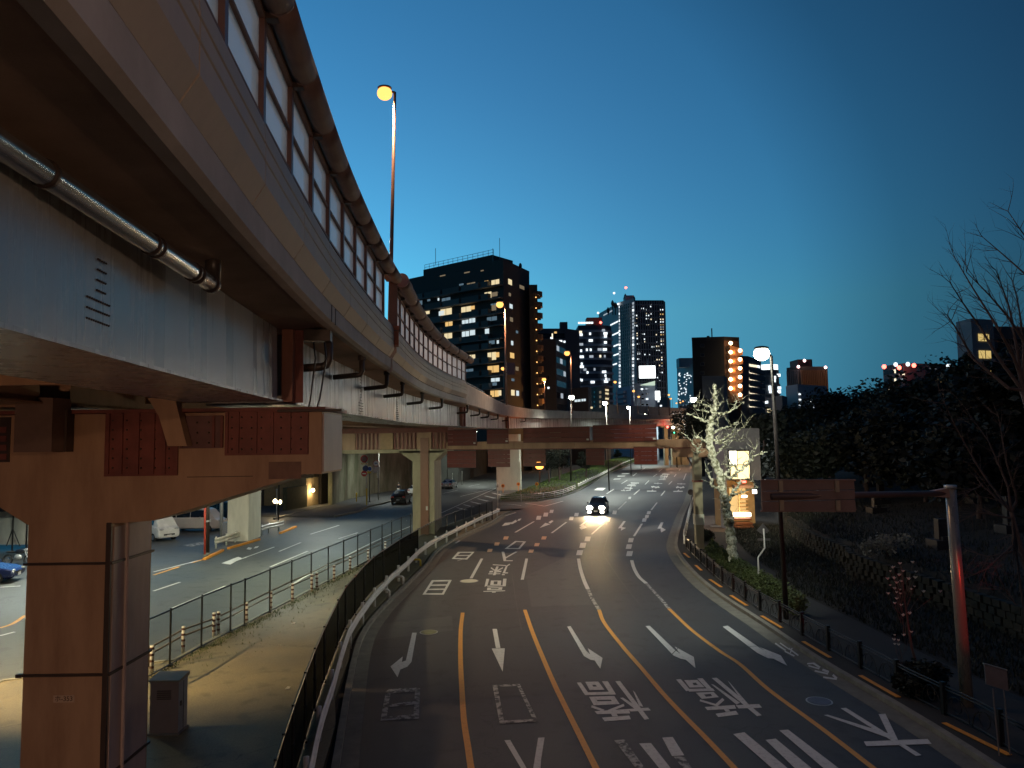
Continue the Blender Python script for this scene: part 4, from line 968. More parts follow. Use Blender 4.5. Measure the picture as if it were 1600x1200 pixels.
# striped kerb bollards with a low rail on the side-road edge
LRt, lpts = pipe_fence('low_railing', 'low brown two-tube railing on striped posts beside the side road', [(232, 1013), (285, 984), (338, 965), (385, 942), (424, 923), (458, 907), (488, 894), (522, 877), (545, 868), (580, 852), (612, 838), (636, 826)], (.72, .5), mat('dull_brown_tube', (.18, .13, .09), .5, var=.2), 500, r=.035)
M_STR = mat('striped_post_white', (.6, .55, .5), .5, var=.1)
for i, (x, y) in enumerate([(237, 1050), (286, 1016), (334, 992), (341, 990), (385, 974), (423, 954), (457, 940), (487, 924), (495, 921), (522, 908), (547, 893), (575, 880), (602, 866)]):
    p = G(x, y, .1); MB().tube([(p.x, p.y, 0), (p.x, p.y, .95)], .065, 10).build('striped_post', M_STR, LRt, smooth=True)
    for k in range(4):
        z = .22 + k * .2; MB().tube([(p.x, p.y, z), (p.x + .0, p.y, z + .08)], .068, 10).build('post_stripe', mat('stripe_dark', (.10, .035, .025), .5, var=.1), LRt)
# pale bent pipe brackets at the kerb
for i, (x, y, lb) in enumerate([(657, 884, 'yellowish bent pipe bracket at the kerb, the one farthest up the road'), (630, 912, 'pale bent pipe bracket at the kerb, in the middle of three'), (608, 934, 'pale bent pipe bracket at the kerb, nearest of the three by the road')]):
    p = G(x, y, .1); t = thing('kerb_bracket', lb, 'bracket', (p.x, p.y, .1), 'bent pipe brackets behind the main road kerb')
    MB().tube([(p.x, p.y, .08), (p.x, p.y, .42), (p.x - .06, p.y, .47), (p.x - .38, p.y, .47)], .06, 8).build('pipe', M_YELP if i == 0 else M_WHITE, t, smooth=True)
# slim white marker posts
def marker(x, yb, yt, label, m=M_WHITE, r=.06, grp=None):
    p = G(x, yb); q = P(x, yt, p.y); t = thing('marker_post', label, 'marker post', (p.x, p.y, 0), grp)
    MB().tube([(p.x, p.y, 0), (p.x, p.y, q.z)], [r * 1.1, r * .9], 10).build('shaft', m, t, smooth=True)
    MB().tube([(p.x, p.y, q.z - .5), (p.x, p.y, q.z)], r * 1.45, 10).build('reflector_sleeve', m, t, smooth=True)
    MB().tube([(p.x, p.y, 0), (p.x, p.y, .08)], r * 2.2, 10).build('base', M_BLK, t)
marker(778, 798, 754, 'tall white marker post at the tip of the guard rail')
marker(722, 757, 736, 'white marker post on the far kerb right of the silver sedan')
marker(707, 757, 739, 'short white marker post on the kerb behind the silver sedan')
marker(557, 785, 770, 'yellow marker post on the pavement before the stained wall', M_YELP)
for x, y, lb in [(786, 770, 'left'), (810, 767, 'middle'), (839, 767, 'right')]:
    p = G(x, y); t = thing('delineator', 'small orange round delineator on the island nose, %s one' % lb, 'delineator', (p.x, p.y, 0), 'orange delineators on the island nose')
    MB().tube([(p.x, p.y, 0), (p.x, p.y, .9)], .04, 6).build('stake', M_YEL2, t); MB().tube([(p.x, p.y - .03, 1.0), (p.x, p.y + .03, 1.0)], .26, 16).build('disc', M_YEL2, t)
    MB().tube([(p.x, p.y - .05, 1.0), (p.x, p.y - .035, 1.0)], .12, 12).build('reflector', M_SIGNR, t)
# utility cabinet on the median
p = G(262, 1148, .1); CB = thing('utility_cabinet', 'grey steel utility cabinet with slanting lid on the median', 'cabinet', (p.x, p.y, .1))
MB().box((p.x - .1, p.y + .25, .78), (.72, .55, 1.3)).build('body', mat('cabinet_brown', (.34, .26, .22), .5, var=.1), CB)
MB().box((p.x + .262, p.y + .25, .78), (.012, .5, 1.24)).build('door', mat('cabinet_grey', (.36, .36, .36), .5, var=.1), CB)
MB().hexa([(p.x - .5, p.y - .06, 1.43), (p.x + .3, p.y - .06, 1.43), (p.x + .3, p.y + .56, 1.43), (p.x - .5, p.y + .56, 1.43)], [(p.x - .5, p.y - .06, 1.47), (p.x + .3, p.y - .06, 1.47), (p.x + .3, p.y + .56, 1.53), (p.x - .5, p.y + .56, 1.53)]).build('lid', M_YELP if False else mat('cabinet_lid', (.30, .27, .19), .5, var=.15), CB)
MB().box((p.x + .28, p.y + .1, .85), (.03, .05, .12)).build('handle', M_BLK, CB)
MB().box((p.x - .1, p.y + .25, .12), (.8, .62, .06)).build('plinth', M_KERB, CB)

# ------------------------------------------------------------------ lamps
def lamp_post(label, head, top, base_xy, Y, kind, power, zbase=0, arm=True, group=None, r=.07, hr=.16, aim=None, spot=160):
    """head and top are photo pixels at depth Y; base_xy the foot"""
    h, tp = P(head[0], head[1], Y), P(top[0], top[1], Y)
    bx_, bz_ = base_xy, zbase
    t = thing('street_lamp', label, 'street lamp', (bx_, Y, bz_), group)
    m = M_DKPOLE if kind == 'led' else mat('brown_lamp_pole', (.20, .11, .08), .35, var=.1)
    MB().tube([(bx_, Y, bz_), (bx_ + (tp.x - bx_) * .5, Y, (bz_ + tp.z) / 2), tp], [r * 1.3, r, r * .75], 10).build('pole', m, t, smooth=True)
    if arm: MB().tube([tp, (tp + h) / 2 + Vector((0, 0, .04)), h + Vector((0, 0, .10))], r * .6, 8).build('arm', m, t, smooth=True)
    MB().ell((h.x, h.y, h.z + hr * .92), (hr * 1.15, hr * .9, hr * .32), 14, 8).build('housing', m, t, smooth=True)
    MB().ell((h.x, h.y, h.z), (hr * 1.2, hr * 1.1, hr * 1.05), 16, 10).build('lens', E_SOD if kind == 'sod' else E_LED, t, smooth=True)
    if power:
        light((h.x, h.y, h.z - hr * 1.25), power, SODC if kind == 'sod' else LEDC, .12, parent=t, spot=spot, aim=aim or (h.x, h.y, 0), blend=.7)
    return t
GS = 'sodium lamps on tall poles along the expressway'; GW = 'white street lamps along the main road'
def ezb(Y): return at(Y, -.1, 1.5).z
lamp_post('tall sodium lamp burning orange at top left, on a slim pole over the near barrier', (601, 146), (617, 144), at(27, -.35, 1).x, 27, 'sod', 2400, at(27, 0, .4).z, group=GS, hr=.24, spot=176)
lamp_post('orange sodium lamp in front of the dark apartment block', (781, 476), (789, 478), P(791, 620, 66).x, 66, 'sod', 5000, at(66, 0, .4).z, group=GS, hr=.28, spot=176)
lamp_post('orange sodium lamp between the apartment block and the round tower', (886, 552), (892, 554), P(893, 625, 105).x, 105, 'sod', 1600, at(105, 0, .4).z, group=GS, hr=.34, spot=165)
lamp_post('small orange lamp beside the pink sign in front of the apartment block', (786, 576), (787.5, 578), P(787, 625, 118).x, 118, 'sod', 0, 12, group=GS, hr=.28)
lamp_post('small orange lamp just right of the apartment block foot', (850, 593), (851, 596), P(851, 620, 150).x, 150, 'sod', 1500, 12.5, group=GS, hr=.36)
for i, (x, y, Y) in enumerate([(961, 597, 190), (990, 611, 215), (998, 620, 230), (1045, 617, 260), (1048, 623, 270), (1057, 630, 290), (1063, 629, 300), (1067, 627, 310)]):
    lamp_post(['faint orange lamp left of the blue-grey flats', 'tall faint lamp in front of the dark gap by the blue-grey flats', 'pinkish lamp against the blue office block', 'orange lamp right of the small lit sign',
               'white-pink lamp right of the small lit sign, slightly lower', 'tiny orange lamp left of the pair by the grey tower foot', 'tiny lamp at the grey tower foot, centre of three', 'tiny lamp at the grey tower foot, right of three'][i],
              (x, y), (x + 2.5, y + 1), P(x + 3, 640, Y).x, Y, 'sod', 0, P(x, 650, Y).z - 3, group=GS, hr=.32 if i < 5 else .28)
L1 = lamp_post('big white street lamp glowing on a dark pole beyond the overhead sign back', (1190, 553), (1205, 556), 11.0, 30.5, 'led', 2600, 0, group=GW, hr=.27, r=.085, aim=(3.0, 37, 0), spot=118)
h_ = P(1190, 553, 30.5); light((h_.x, h_.y, h_.z - .45), 7500, (.97, 1, .78), .12, parent=L1, spot=42, aim=(12.6, 42.5, 8.0), blend=.5)
p = G(892, 759); lamp_post('white street lamp on the grassy island right of the amber beacon', (893, 621), (892.5, 623), p.x, p.y, 'led', 12000, .6, group=GW, hr=.38, r=.11, spot=158)
lamp_post('white street lamp above the widest sign back', (945, 630), (947, 633), P(950, 690, 108).x, 108, 'led', 13000, 0, group=GW, hr=.28, r=.08)
for i, (x, y, Y, pw) in enumerate([(982, 637, 150, 14000), (998, 641, 185, 0), (1003, 644, 215, 16000), (1008, 646, 245, 0), (1026, 645, 230, 0), (1057, 646, 250, 14000), (1084, 625, 78, 0), (1073, 655, 330, 20000)]):
    lamp_post(['white street lamp in front of the louvred barrier, leftmost of that row', 'white lamp in front of the louvred barrier, second of that row', 'white lamp in front of the louvred barrier, third of that row',
               'white lamp in front of the louvred barrier, fourth of that row', 'white lamp below the small lit sign', 'white lamp left of the pollarded tree, above the red signal', 'brilliant white lamp just touching the pollarded tree branches', 'faint white lamp at the far end of the main road'][i],
              (x, y), (x + (2 if i != 6 else 6), y + 1.5), P(x + 3, 700, Y).x if i != 6 else P(1092, 700, Y).x, Y, 'led', pw, 0, group=GW, hr=.3 if i != 6 else .30, r=.07)
h_ = P(1084, 625, 78); light((h_.x - .2, h_.y, h_.z - .5), 3300, (1, .93, .78), .15, parent=[o for o in bpy.data.objects if o.get('label', '').startswith('brilliant white lamp')][0], spot=118, aim=(-3, 40, 5.5), blend=.5)
for Yq in (8.0, 42.0):   # lamps on the far side of the deck, behind the barrier
    b0_ = at(Yq, -14.3, .4); t = thing('street_lamp', 'sodium lamp on the hidden far side of the deck, %s' % ('level with the near pier' if Yq < 10 else 'before the portal pier'), 'street lamp', tuple(b0_), GS)
    MB().tube([b0_, b0_ + Vector((0, 0, 9.4)), b0_ + Vector((1.2, 0, 9.6))], .08, 8).build('pole', M_DKPOLE, t); q_ = b0_ + Vector((1.4, 0, 9.55)); MB().ell(q_, (.3, .2, .12), 12, 6).build('lens', E_SOD, t)
    light(q_ - Vector((0, 0, .2)), 1300 if Yq < 10 else 5200, (1, .72, .55), .2, parent=t, spot=165, aim=(q_.x + 4, q_.y, 8), blend=.5)
# lamp over the side road, standing behind the portal beam
def low_lamp(label, x, y, z, power, colr=LEDC, kind='led', pole_dx=.0, r=.07, aim=None, spot=150, grp='lamps of the side road and parking', arm=1.2):
    t = thing('street_lamp', label, 'street lamp', (x, y, 0), grp); m = M_DKPOLE
    MB().tube([(x, y, 0), (x, y, z - .3), (x + arm * .4, y, z + .1), (x + arm, y, z + .15)], r, 8).build('pole', m, t, smooth=True)
    MB().box((x + arm, y, z + .15), (.7, .3, .1)).build('housing', m, t)
    MB().box((x + arm, y, z + .08), (.55, .22, .04)).build('lens', E_LED if kind == 'led' else E_SOD, t)
    light((x + arm, y, z), power, colr, .15, parent=t, spot=spot, aim=aim or (x + arm, y, 0), blend=.8)
    return t
low_lamp('white lamp hidden behind the portal beam, lighting the side road', -21.5, 68, 7.4, 3000, arm=4.5, aim=(-15, 64, 0))
low_lamp('white lamp beside the stained wall lighting the round traffic signs', P(592, 712, 96).x - .05, 96, 8.6, 2600, arm=.8, aim=(-16, 98, 0))
low_lamp('white lamp over the side road beyond the silver sedan', P(752, 700, 130).x - 6, 130, 9, 3800, arm=5)
low_lamp('white lamp of the parking yard behind the near pier', -31, 44, 7.6, 5000, arm=3, spot=165)
FLD = thing('floodlight', 'white floodlight hanging under the girder behind the near pier end', 'floodlight', (-13.4, 44, 7.8))
MB().box((-13.4, 44, 7.85), (.6, .35, .14)).build('housing', M_DKPOLE, FLD); MB().tube([(-13.4, 44, 7.9), (-13.4, 44, 8.45)], .04, 6).build('stem', M_DKPOLE, FLD); MB().box((-13.4, 44, 7.76), (.45, .25, .03)).build('lens', E_LED, FLD)
light((-13.4, 44, 7.7), 3700, (.97, 1, .72), .15, parent=FLD, spot=168, aim=(-13.4, 46, 0), blend=.3)
low_lamp('unseen white lamp added outside the left edge to brighten the side road', -28, 33, 8.4, 3600, colr=(1, .93, .55), arm=2.5, aim=(-20, 36, 0), spot=155)  # added lamp out of view, lifts the dark near end of the side road
UL = thing('floodlight', 'unseen warm floodlight added under the deck behind the viewpoint to brighten the near pier', 'floodlight', (-4.2, -5, 5.2))  # added out-of-view fill lamp, beam kept to the pier face
MB().box((-4.2, -5, 5.25), (.6, .35, .14)).build('housing', M_DKPOLE, UL); MB().tube([(-4.2, -5.1, 5.3), (-4.2, -5.1, 8.3)], .04, 6).build('stem', M_DKPOLE, UL)
light((-4.2, -4.9, 5.1), 2300, (1, .58, .36), .25, parent=UL, spot=62, aim=(-8.6, 15, 5.0), blend=.8)
low_lamp('warm white lamp on the left side of the side road, lighting the dusty median', -21, 20, 9.2, 16000, colr=(1, .74, .36), kind='led', arm=2.2, aim=(-13.0, 28, 0), spot=86)
# small globe wall lights by the left buildings
def globe(x, y, Y, label, n=1, power=60):
    p = P(x, y, Y); t = thing('wall_light', label, 'lamp', tuple(p), 'warm wall lights by the parking and the underpass')
    for k in range(n): MB().ell((p.x + k * .45, p.y, p.z - .1 * (k % 2)), .22, 12, 8).build('globe', em('warm_globe', (1, .80, .45), 14), t, smooth=True)
    MB().tube([(p.x, p.y + .1, p.z + .2), (p.x, p.y + .5, p.z + .3)], .03, 6).build('bracket', M_BLK, t)
    light((p.x + .2, p.y - .35, p.z - .1), power, (1, .72, .35), .15, parent=t)
globe(430, 783, 76, 'pair of warm globe lights on the pole beside the dark hedge', 2, 160)
globe(489, 766, 88, 'single warm globe light on the beige wall of the underpass', 1, 160)
p = G(432, 812); t = thing('lamp_pole', 'thin white pole standing in front of the warm globe lights', 'pole', (p.x, p.y, 0)); MB().tube([(p.x, p.y, 0), (p.x, p.y, P(432, 766, p.y).z)], .05, 8).build('shaft', M_WHITE, t); MB().ell((p.x, p.y, P(432, 765, p.y).z), .09, 8, 6).build('tip', M_WHITE, t)
# amber flashing beacon on the island
p = P(843, 727, 106); t = thing('amber_beacon', 'amber flashing beacon glowing orange below the gantry', 'beacon', (p.x, p.y, .2))
MB().tube([(p.x, p.y, .2), (p.x, p.y, p.z - .35)], .06, 8).build('post', M_BLK, t); MB().ell(p, .62, 16, 10).build('lens', E_AMB, t, smooth=True); MB().tube([p + Vector((0, 0, -.6)), p + Vector((0, 0, -.38))], .3, 12).build('collar', M_BLK, t)
light((p.x, p.y - .9, p.z), 900, (1, .22, .03), .2, parent=t)
# signals in the distance
for x, y, Y, m, lb in [(1043, 667, 190, E_RED, 'red traffic signal glowing under the far bend'), (1052, 668, 190, E_W, 'white lamp beside the red signal under the far bend'), (1053.5, 676, 188, E_GRN, 'tiny green signal under the far bend')]:
    p = P(x, y, Y); t = thing('traffic_signal', lb, 'traffic light', tuple(p)); MB().box((p.x, p.y + .3, p.z), (1.4, .3, .55)).build('housing', M_BLK, t); MB().ell(p, .32 if m != E_GRN else .18, 10, 6).build('lens', m if m != E_W else E_LED, t)
    MB().tube([(p.x + .6, p.y + .3, 0), (p.x + .6, p.y + .3, p.z)], .08, 6).build('post', M_BLK, t)
    if m == E_RED: light((p.x, p.y - 1, p.z), 260, (1, .08, .05), .3, parent=t)
for x in (1042, 1070): p = P(x, 680, 200); light((p.x, p.y - 6, 7), 1500, SODC, .3, name='column_floodlight_glow')
# red signal on the footbridge the picture is taken from (lights the near sign pole)
SG = thing('traffic_signal', 'three-lens vehicle signal showing red on its post at the footbridge stair', 'traffic light', (15, 7, 0))
MB().box((15, 7, 4.4), (1.35, .22, .48)).build('housing', M_BLK, SG); MB().tube([(15.8, 7, 0), (15.8, 7, 4.7)], .07, 8).build('post', M_DKPOLE, SG)
for k, m in ((-1, M_GALV), (0, M_GALV), (1, E_RED)): MB().ell((15 + k * .42, 7.12, 4.4), (.16, .05, .16), 12, 8).build('lens', m, SG)
light((15.42, 7.25, 4.4), 1500, (1, .05, .03), .12, parent=SG, spot=13, aim=(12.25, 20.7, 3.0), blend=.6)
# sodium lamps of the expressway on the stretch behind the viewpoint
lamp_post('sodium lamp of the expressway above and behind the viewpoint', (601, 146), (617, 144), at(27, -.35, 1).x, 27.001, 'sod', 0, at(27, 0, .4).z) if False else None
t = thing('street_lamp', 'sodium street lamp by the footbridge behind the viewpoint', 'street lamp', (7.5, -6, 0), GS)
MB().tube([(7.5, -6, 0), (7.5, -6, 9.6), (5.6, -6, 9.9)], .08, 8).build('pole', M_DKPOLE, t); MB().ell((5.5, -6, 9.8), (.3, .2, .14), 12, 8).build('lens', E_SOD, t)
light((5.5, -6, 9.6), 1500, (1, .62, .40), .15, parent=t)

# ------------------------------------------------------------------ overhead sign on the right (seen from behind)
SP = thing('overhead_sign', 'brown backed overhead road sign on a long arm and a leaning steel pole, right', 'road sign', (12.3, 20.7, 0))
b0 = Vector((12.3, 20.7, 0)); b1 = P(1485, 762, 20.3)
MB().tube([b0, b0.lerp(b1, .5), b1], [.165, .15, .135], 18).build('pole', mat('steel_sign_pole', (.34, .29, .24), .28, metal=.3, var=.15, streak=.2), SP, smooth=True)
MB().tube([b1 + Vector((0, 0, -.02)), b1 + Vector((0, 0, .07))], .16, 18).build('pole_cap', M_GALV, SP, smooth=True)
MB().tube([b0, b0 + Vector((0, 0, .10))], .26, 18).build('base_flange', M_GALV, SP)
SYD = 19.6
a0, a1 = P(1206, 776, SYD), P(1478, 771, 20.3)
ARM = mat('brown_steel_arm', (.20, .115, .09), .4, metal=.2, var=.15)
MB().tube([a0, a1], .085, 14).build('arm', ARM, SP, smooth=True)
MB().hexa([a1 + Vector((-.5, -.09, -.06)), a1 + Vector((.1, -.09, -.12)), a1 + Vector((.1, .09, -.12)), a1 + Vector((-.5, .09, -.06))], [a1 + Vector((-.5, -.09, .06)), a1 + Vector((.1, -.09, .16)), a1 + Vector((.1, .09, .16)), a1 + Vector((-.5, .09, .06))]).build('arm_socket', M_SIGNB, SP)
def spanel(x0, y0, x1, y1, x2, y2, x3, y3, Y, m, name, d=.04):
    q = [P(x, y, Y) for x, y in ((x0, y0), (x1, y1), (x2, y2), (x3, y3))]
    mb = MB(); mb.add(q + [v + Vector((0, d, 0)) for v in q], [(0, 1, 2, 3)[::-1], (4, 5, 6, 7), (0, 1, 5, 4), (1, 2, 6, 5), (2, 3, 7, 6), (3, 0, 4, 7)]); return mb.build(name, m, SP)
spanel(1189, 749.5, 1334, 749, 1335.5, 764.5, 1190, 767, SYD + .10, M_SIGNB, 'sign_panel')
spanel(1190, 768, 1335.5, 765.5, 1336, 780, 1191, 783, SYD + .105, M_SIGNB, 'sign_panel')
spanel(1191, 784, 1336, 781, 1338, 797.5, 1192, 800, SYD + .10, M_SIGNB, 'sign_panel')
for y0, y1 in ((749, 751.5), (797.5, 800)): spanel(1189, y0, 1337, y0, 1337, y1, 1189, y1, SYD + .06, M_SIGNB, 'edge_channel', .05)
for x in (1220, 1308):
    spanel(x - 3.2, 751, x + 3.2, 751, x + 4, 769, x - 2, 769, SYD + .03, M_SIGNG, 'upright'); spanel(x - 1.5, 782, x + 5, 782, x + 5.5, 798, x - 1, 798, SYD + .03, M_SIGNG, 'upright')
# small board on two legs
q = G(1564, 1130, 0.2); T2 = thing('notice_board', 'small grey board on two thin legs in the dark verge at the far right', 'sign', (q.x, q.y, .1))
YN = 17.5
def npnl(pts, m, name, d=.03):
    q = [P(x, y, YN) for x, y in pts]; mb = MB(); mb.add(q + [v + Vector((0, d, 0)) for v in q], [(3, 2, 1, 0), (4, 5, 6, 7), (0, 1, 5, 4), (1, 2, 6, 5), (2, 3, 7, 6), (3, 0, 4, 7)]); return mb.build(name, m, T2)
npnl([(1538, 1037), (1573, 1047), (1576, 1080), (1541, 1069)], mat('dull_board', (.20, .16, .15), .6, var=.2), 'board')
npnl([(1537, 1036), (1574, 1046.5), (1574, 1048.5), (1537, 1038)], M_WHITE, 'top_edge', .04)
for x in (1551, 1568):
    a = P(x, 1076, YN + .02); MB().tube([a, (a.x + .06, a.y, 0)], .018, 6).build('leg', mat('dull_board', (.2, .2, .2)), T2)
# crooked sign post
p = G(1187, 919, .1); Yc = p.y; T3 = thing('road_sign', 'triangular road sign seen from behind on a crooked white pole above the hedge', 'road sign', (p.x, p.y, .1))
MB().tube([(p.x, Yc, .1), P(1186, 915, Yc), P(1184.5, 871, Yc), P(1195, 856, Yc), P(1193, 826, Yc)], .042, 8).build('pole', M_WHITE, T3, smooth=True)
q = [P(1193 + dx, y, Yc - .03) for dx, y in ((0, 818), (10, 830), (0, 836), (-10, 829))]; mb = MB(); mb.add([v + Vector((0, .06, 0)) for v in q] + [v + Vector((0, .09, 0)) for v in q], [(3, 2, 1, 0), (4, 5, 6, 7), (0, 1, 5, 4), (1, 2, 6, 5), (2, 3, 7, 6), (3, 0, 4, 7)]); mb.build('sign_plate', mat('dark_grey_plate', (.11, .10, .10), .5, var=.2), T3)
q = P(1194, 843, Yc + .06); MB().box(q, (.62, .03, .10)).build('lower_plate', mat('dark_grey_plate', ()), T3)
# round sign disc seen from behind near the gantry leg
p = G(1079, 790, .1); q = P(1079, 769, p.y); T4 = thing('round_sign', 'dark round sign disc seen from behind beside the white pipe railing', 'road sign', (p.x, p.y, .1))
MB().tube([(p.x, p.y, .1), q], .04, 8).build('pole', M_GALV, T4); MB().tube([q + Vector((0, -.05, 0)), q + Vector((0, -.02, 0))], .32, 20).build('disc', mat('dark_grey_plate', ()), T4)
# traffic signs by the stained wall
def signpole(x, yb, yt, label, parts, m=M_GALV, yfix=None):
    p = G(x, yb); Y = p.y; t = thing('traffic_sign', label, 'road sign', (p.x, p.y, 0), 'traffic signs beside the stained wall')
    MB().tube([(p.x, Y, 0), P(x, yt, Y)], .055, 10).build('pole', m, t, smooth=True)
    for kind, cx, cy_, r, mm in parts:
        c = P(cx, cy_, Y - .08)
        if kind == 'disc':
            MB().tube([c, c + Vector((0, .03, 0))], r, 22).build('sign_disc', mm, t)
        elif kind == 'ring':
            MB().tube([c + Vector((0, -.012, 0)), c + Vector((0, -.002, 0))], r, 22).build('sign_face', mm, t)
        else: MB().box(c, (r[0], .03, r[1])).build('sign_plate', mm, t)
    return t, Y
M_SW = mat('sign_white', (.75, .75, .73), .4, var=0); M_SB = mat('sign_blue', (.03, .10, .42), .4, var=0); M_SR = mat('sign_red', (.50, .03, .03), .4, var=0)
signpole(573, 793, 712, 'yellow banded pole with a dim red ring sign, blue sign and small red sign', [('disc', 569, 717, .42, M_SR), ('ring', 569, 717, .31, mat('dim_sign_face', (.24, .13, .12), .5)), ('box', 569, 724.5, (.8, .14), M_SIGNG), ('disc', 571, 732, .34, mat('sign_dark_blue', (.03, .05, .16), .5)), ('disc', 569, 740, .33, M_SR), ('box', 569, 740, (.4, .1), M_SW)])
p = G(573, 793); MB().tube([(p.x, p.y, .3), (p.x, p.y, 2.2)], .075, 10).build('yellow_sleeve', M_YELP, bpy.data.objects['traffic_sign'])
tS, Ys_ = signpole(592, 783, 709, 'white pole with a bright white round sign over a grey plate', [('disc', 587.5, 724, .40, M_SR), ('ring', 587.5, 724, .34, M_SW), ('box', 588.5, 734, (.85, .75), mat('pale_grey_sign', (.5, .46, .48), .4, var=.2)), ('box', 590, 741, (.16, .9), M_SW), ('box', 587.5, 724, (.30, .10), M_SB)], M_WHITE)
signpole(577.5, 786, 729, 'short pole with a small blue pedestrian sign between the two tall sign poles', [('disc', 577.5, 732.5, .34, M_SW), ('ring', 577.5, 732.5, .24, M_SB), ('box', 577, 738, (.45, .22), M_YELP)], M_BLK)
# pink advertising board beside the lamp in front of the apartments
p = P(797, 576, 116); t = thing('sign_board', 'dim pinkish square sign board mounted on the second lamp pole', 'sign', tuple(p)); MB().box(p, (1.5, .12, 1.9)).build('board', mat('pinkish_board', (.32, .17, .17), .6, var=.1), t); MB().tube([(p.x - .9, p.y, 12), (p.x - .9, p.y, p.z + .4)], .08, 6).build('post', M_DKPOLE, t)

# ------------------------------------------------------------------ vehicles
def car(name, label, cat, body, Lc=4.4, Wc=1.75, prof=None, glass=None, head=False, loc=(0, 0, 0), rz=0, group=None, taxi=False, side_from=.30, side_to=.86, wheel_r=.31):
    """x forward. prof: (t, zlow, zbelt, zroof, roofw)"""
    root = thing(name, label, cat, (0, 0, 0), group)
    prof = prof or [(0, .38, .60, .60, .80), (.02, .28, .70, .70, .84), (.10, .22, .80, .80, .86), (.27, .20, .93, .94, .84), (.33, .20, .95, 1.02, .80), (.44, .20, .96, 1.40, .68), (.55, .20, .96, 1.46, .68), (.70, .20, .97, 1.42, .68), (.83, .20, .98, 1.05, .78), (.86, .21, .98, .99, .84), (.97, .24, .92, .92, .84), (1.0, .35, .85, .85, .78)]
    w = Wc / 2; xs = [Lc / 2 - t * Lc for t, *_ in prof]; fr = []
    for (t, zl, zb, zr, rw), x in zip(prof, xs):
        e = .90 if t in (0, 1.0) else (.97 if t < .05 or t > .95 else 1)
        half = [(w * .80 * e, zl), (w * .97 * e, zl + .10), (w * e, (zl + zb) * .5), (w * .985 * e, zb - .07), (w * .93 * e, zb), (w * rw * e, max(zb + .002, zr - .05)), (w * rw * .8 * e, max(zb + .004, zr)), (0, max(zb + .006, zr + .015))]
        pts = [(x, y, z) for y, z in half] + [(x, -y, z) for y, z in reversed(half[:-1])]
        fr.append(pts)
    b = MB(); b.sweep(fr); b.build('body', body, root, smooth=False, local=True)
    gm = glass or M_CGLASS
    def sec(t, v):   # point on the greenhouse side, v 0 belt..1 roof
        ts = [p_[0] for p_ in prof]; zb = np.interp(t, ts, [p_[2] for p_ in prof]); zr = np.interp(t, ts, [p_[3] for p_ in prof]); rw = np.interp(t, ts, [p_[4] for p_ in prof])
        return Vector((Lc / 2 - t * Lc, w * (.93 + (rw - .93) * v) + .008, zb + (zr - .05 - zb) * v))
    tt = [side_from + (side_to - side_from) * k / 12 for k in range(13)]
    cuts = [(0, 5), (5, 9), (9, 12)]
    for s_ in (1, -1):
        for i0, i1 in cuts:
            mb = MB()
            A = [sec(t, .10) for t in tt[i0:i1 + 1]]; B = [sec(t, .90) for t in tt[i0:i1 + 1]]
            A[0].x -= .03; B[0].x -= .03; A[-1].x += .03; B[-1].x += .03
            f_ = lambda v: (v.x, v.y * s_, v.z)
            if s_ > 0: mb.strip([f_(v) for v in B], [f_(v) for v in A])
            else: mb.strip([f_(v) for v in A], [f_(v) for v in B])
            mb.build('side_window', gm, root, local=True)
    # windscreen / rear window follow the roof rise
    for nm, ta, tb in (('windscreen', side_from + .005, [p_[0] for p_ in prof if p_[3] - p_[2] > .3][0]), ('rear_window', side_to - .005, [p_[0] for p_ in prof if p_[3] - p_[2] > .3][-1])):
        a, b_ = sec(ta, .15), sec(tb, .97)
        sg = 1 if nm == 'windscreen' else -1
        za = a.z; zb_ = b_.z + .03
        n = Vector((abs(zb_ - za) * sg, 0, abs(a.x - b_.x))).normalized() * .02
        mb = MB(); q = [Vector((a.x, a.y * .95, za)), Vector((a.x, -a.y * .95, za)), Vector((b_.x, -b_.y * .92, zb_)), Vector((b_.x, b_.y * .92, zb_))]
        if sg < 0: q.reverse()
        q = [v + n for v in q]; mb.quad(*q); mb.build(nm, gm, root, local=True)
    for sx in (.31, -.31):
        for s_ in (1, -1):
            c = (sx * Lc, s_ * (w - .10), wheel_r)
            tyre = MB().tube([(c[0], c[1] - .10, c[2]), (c[0], c[1] + .10, c[2])], wheel_r, 20).build('tyre', M_TYRE, root, local=True, smooth=False)
            MB().tube([(c[0], c[1] + s_ * .085, c[2]), (c[0], c[1] + s_ * .108, c[2])], wheel_r * .66, 14).build('rim', M_RIM, tyre, local=True)
    zf = prof[1][2]; zr_ = prof[-2][2]
    for s_ in (1, -1):
        if head:
            MB().ell((Lc / 2 - .02, s_ * w * .70, zf - .06), (.10, .30, .22), 12, 8).build('headlight', E_HEAD, root, local=True, smooth=True)
            MB().ell((Lc / 2 + .01, s_ * w * .72, .34), (.07, .19, .12), 10, 6).build('fog_light', E_HEAD, root, local=True, smooth=True)
        else:
            MB().ell((Lc / 2 - .06, s_ * w * .68, zf - .05), (.08, .20, .10), 10, 6).build('headlight', M_GALV, root, local=True, smooth=True)
        MB().box((-Lc / 2 + .03, s_ * w * .74, zr_ - .12), (.08, .30, .16)).build('tail_light', M_TAIL, root, local=True)
        MB().box((Lc * .17, s_ * (w + .09), prof[5][2] + .05), (.10, .18, .12)).build('mirror', body, root, local=True)
    MB().box((Lc / 2 + .012, 0, .42), (.02, .34, .17)).build('front_plate', M_PLATE, root, local=True)
    MB().box((-Lc / 2 - .012, 0, .58), (.02, .34, .17)).build('rear_plate', M_PLATE, root, local=True)
    MB().box((Lc / 2 - .01, 0, .52), (.04, w * 1.0, .12)).build('grille', M_BLK, root, local=True)
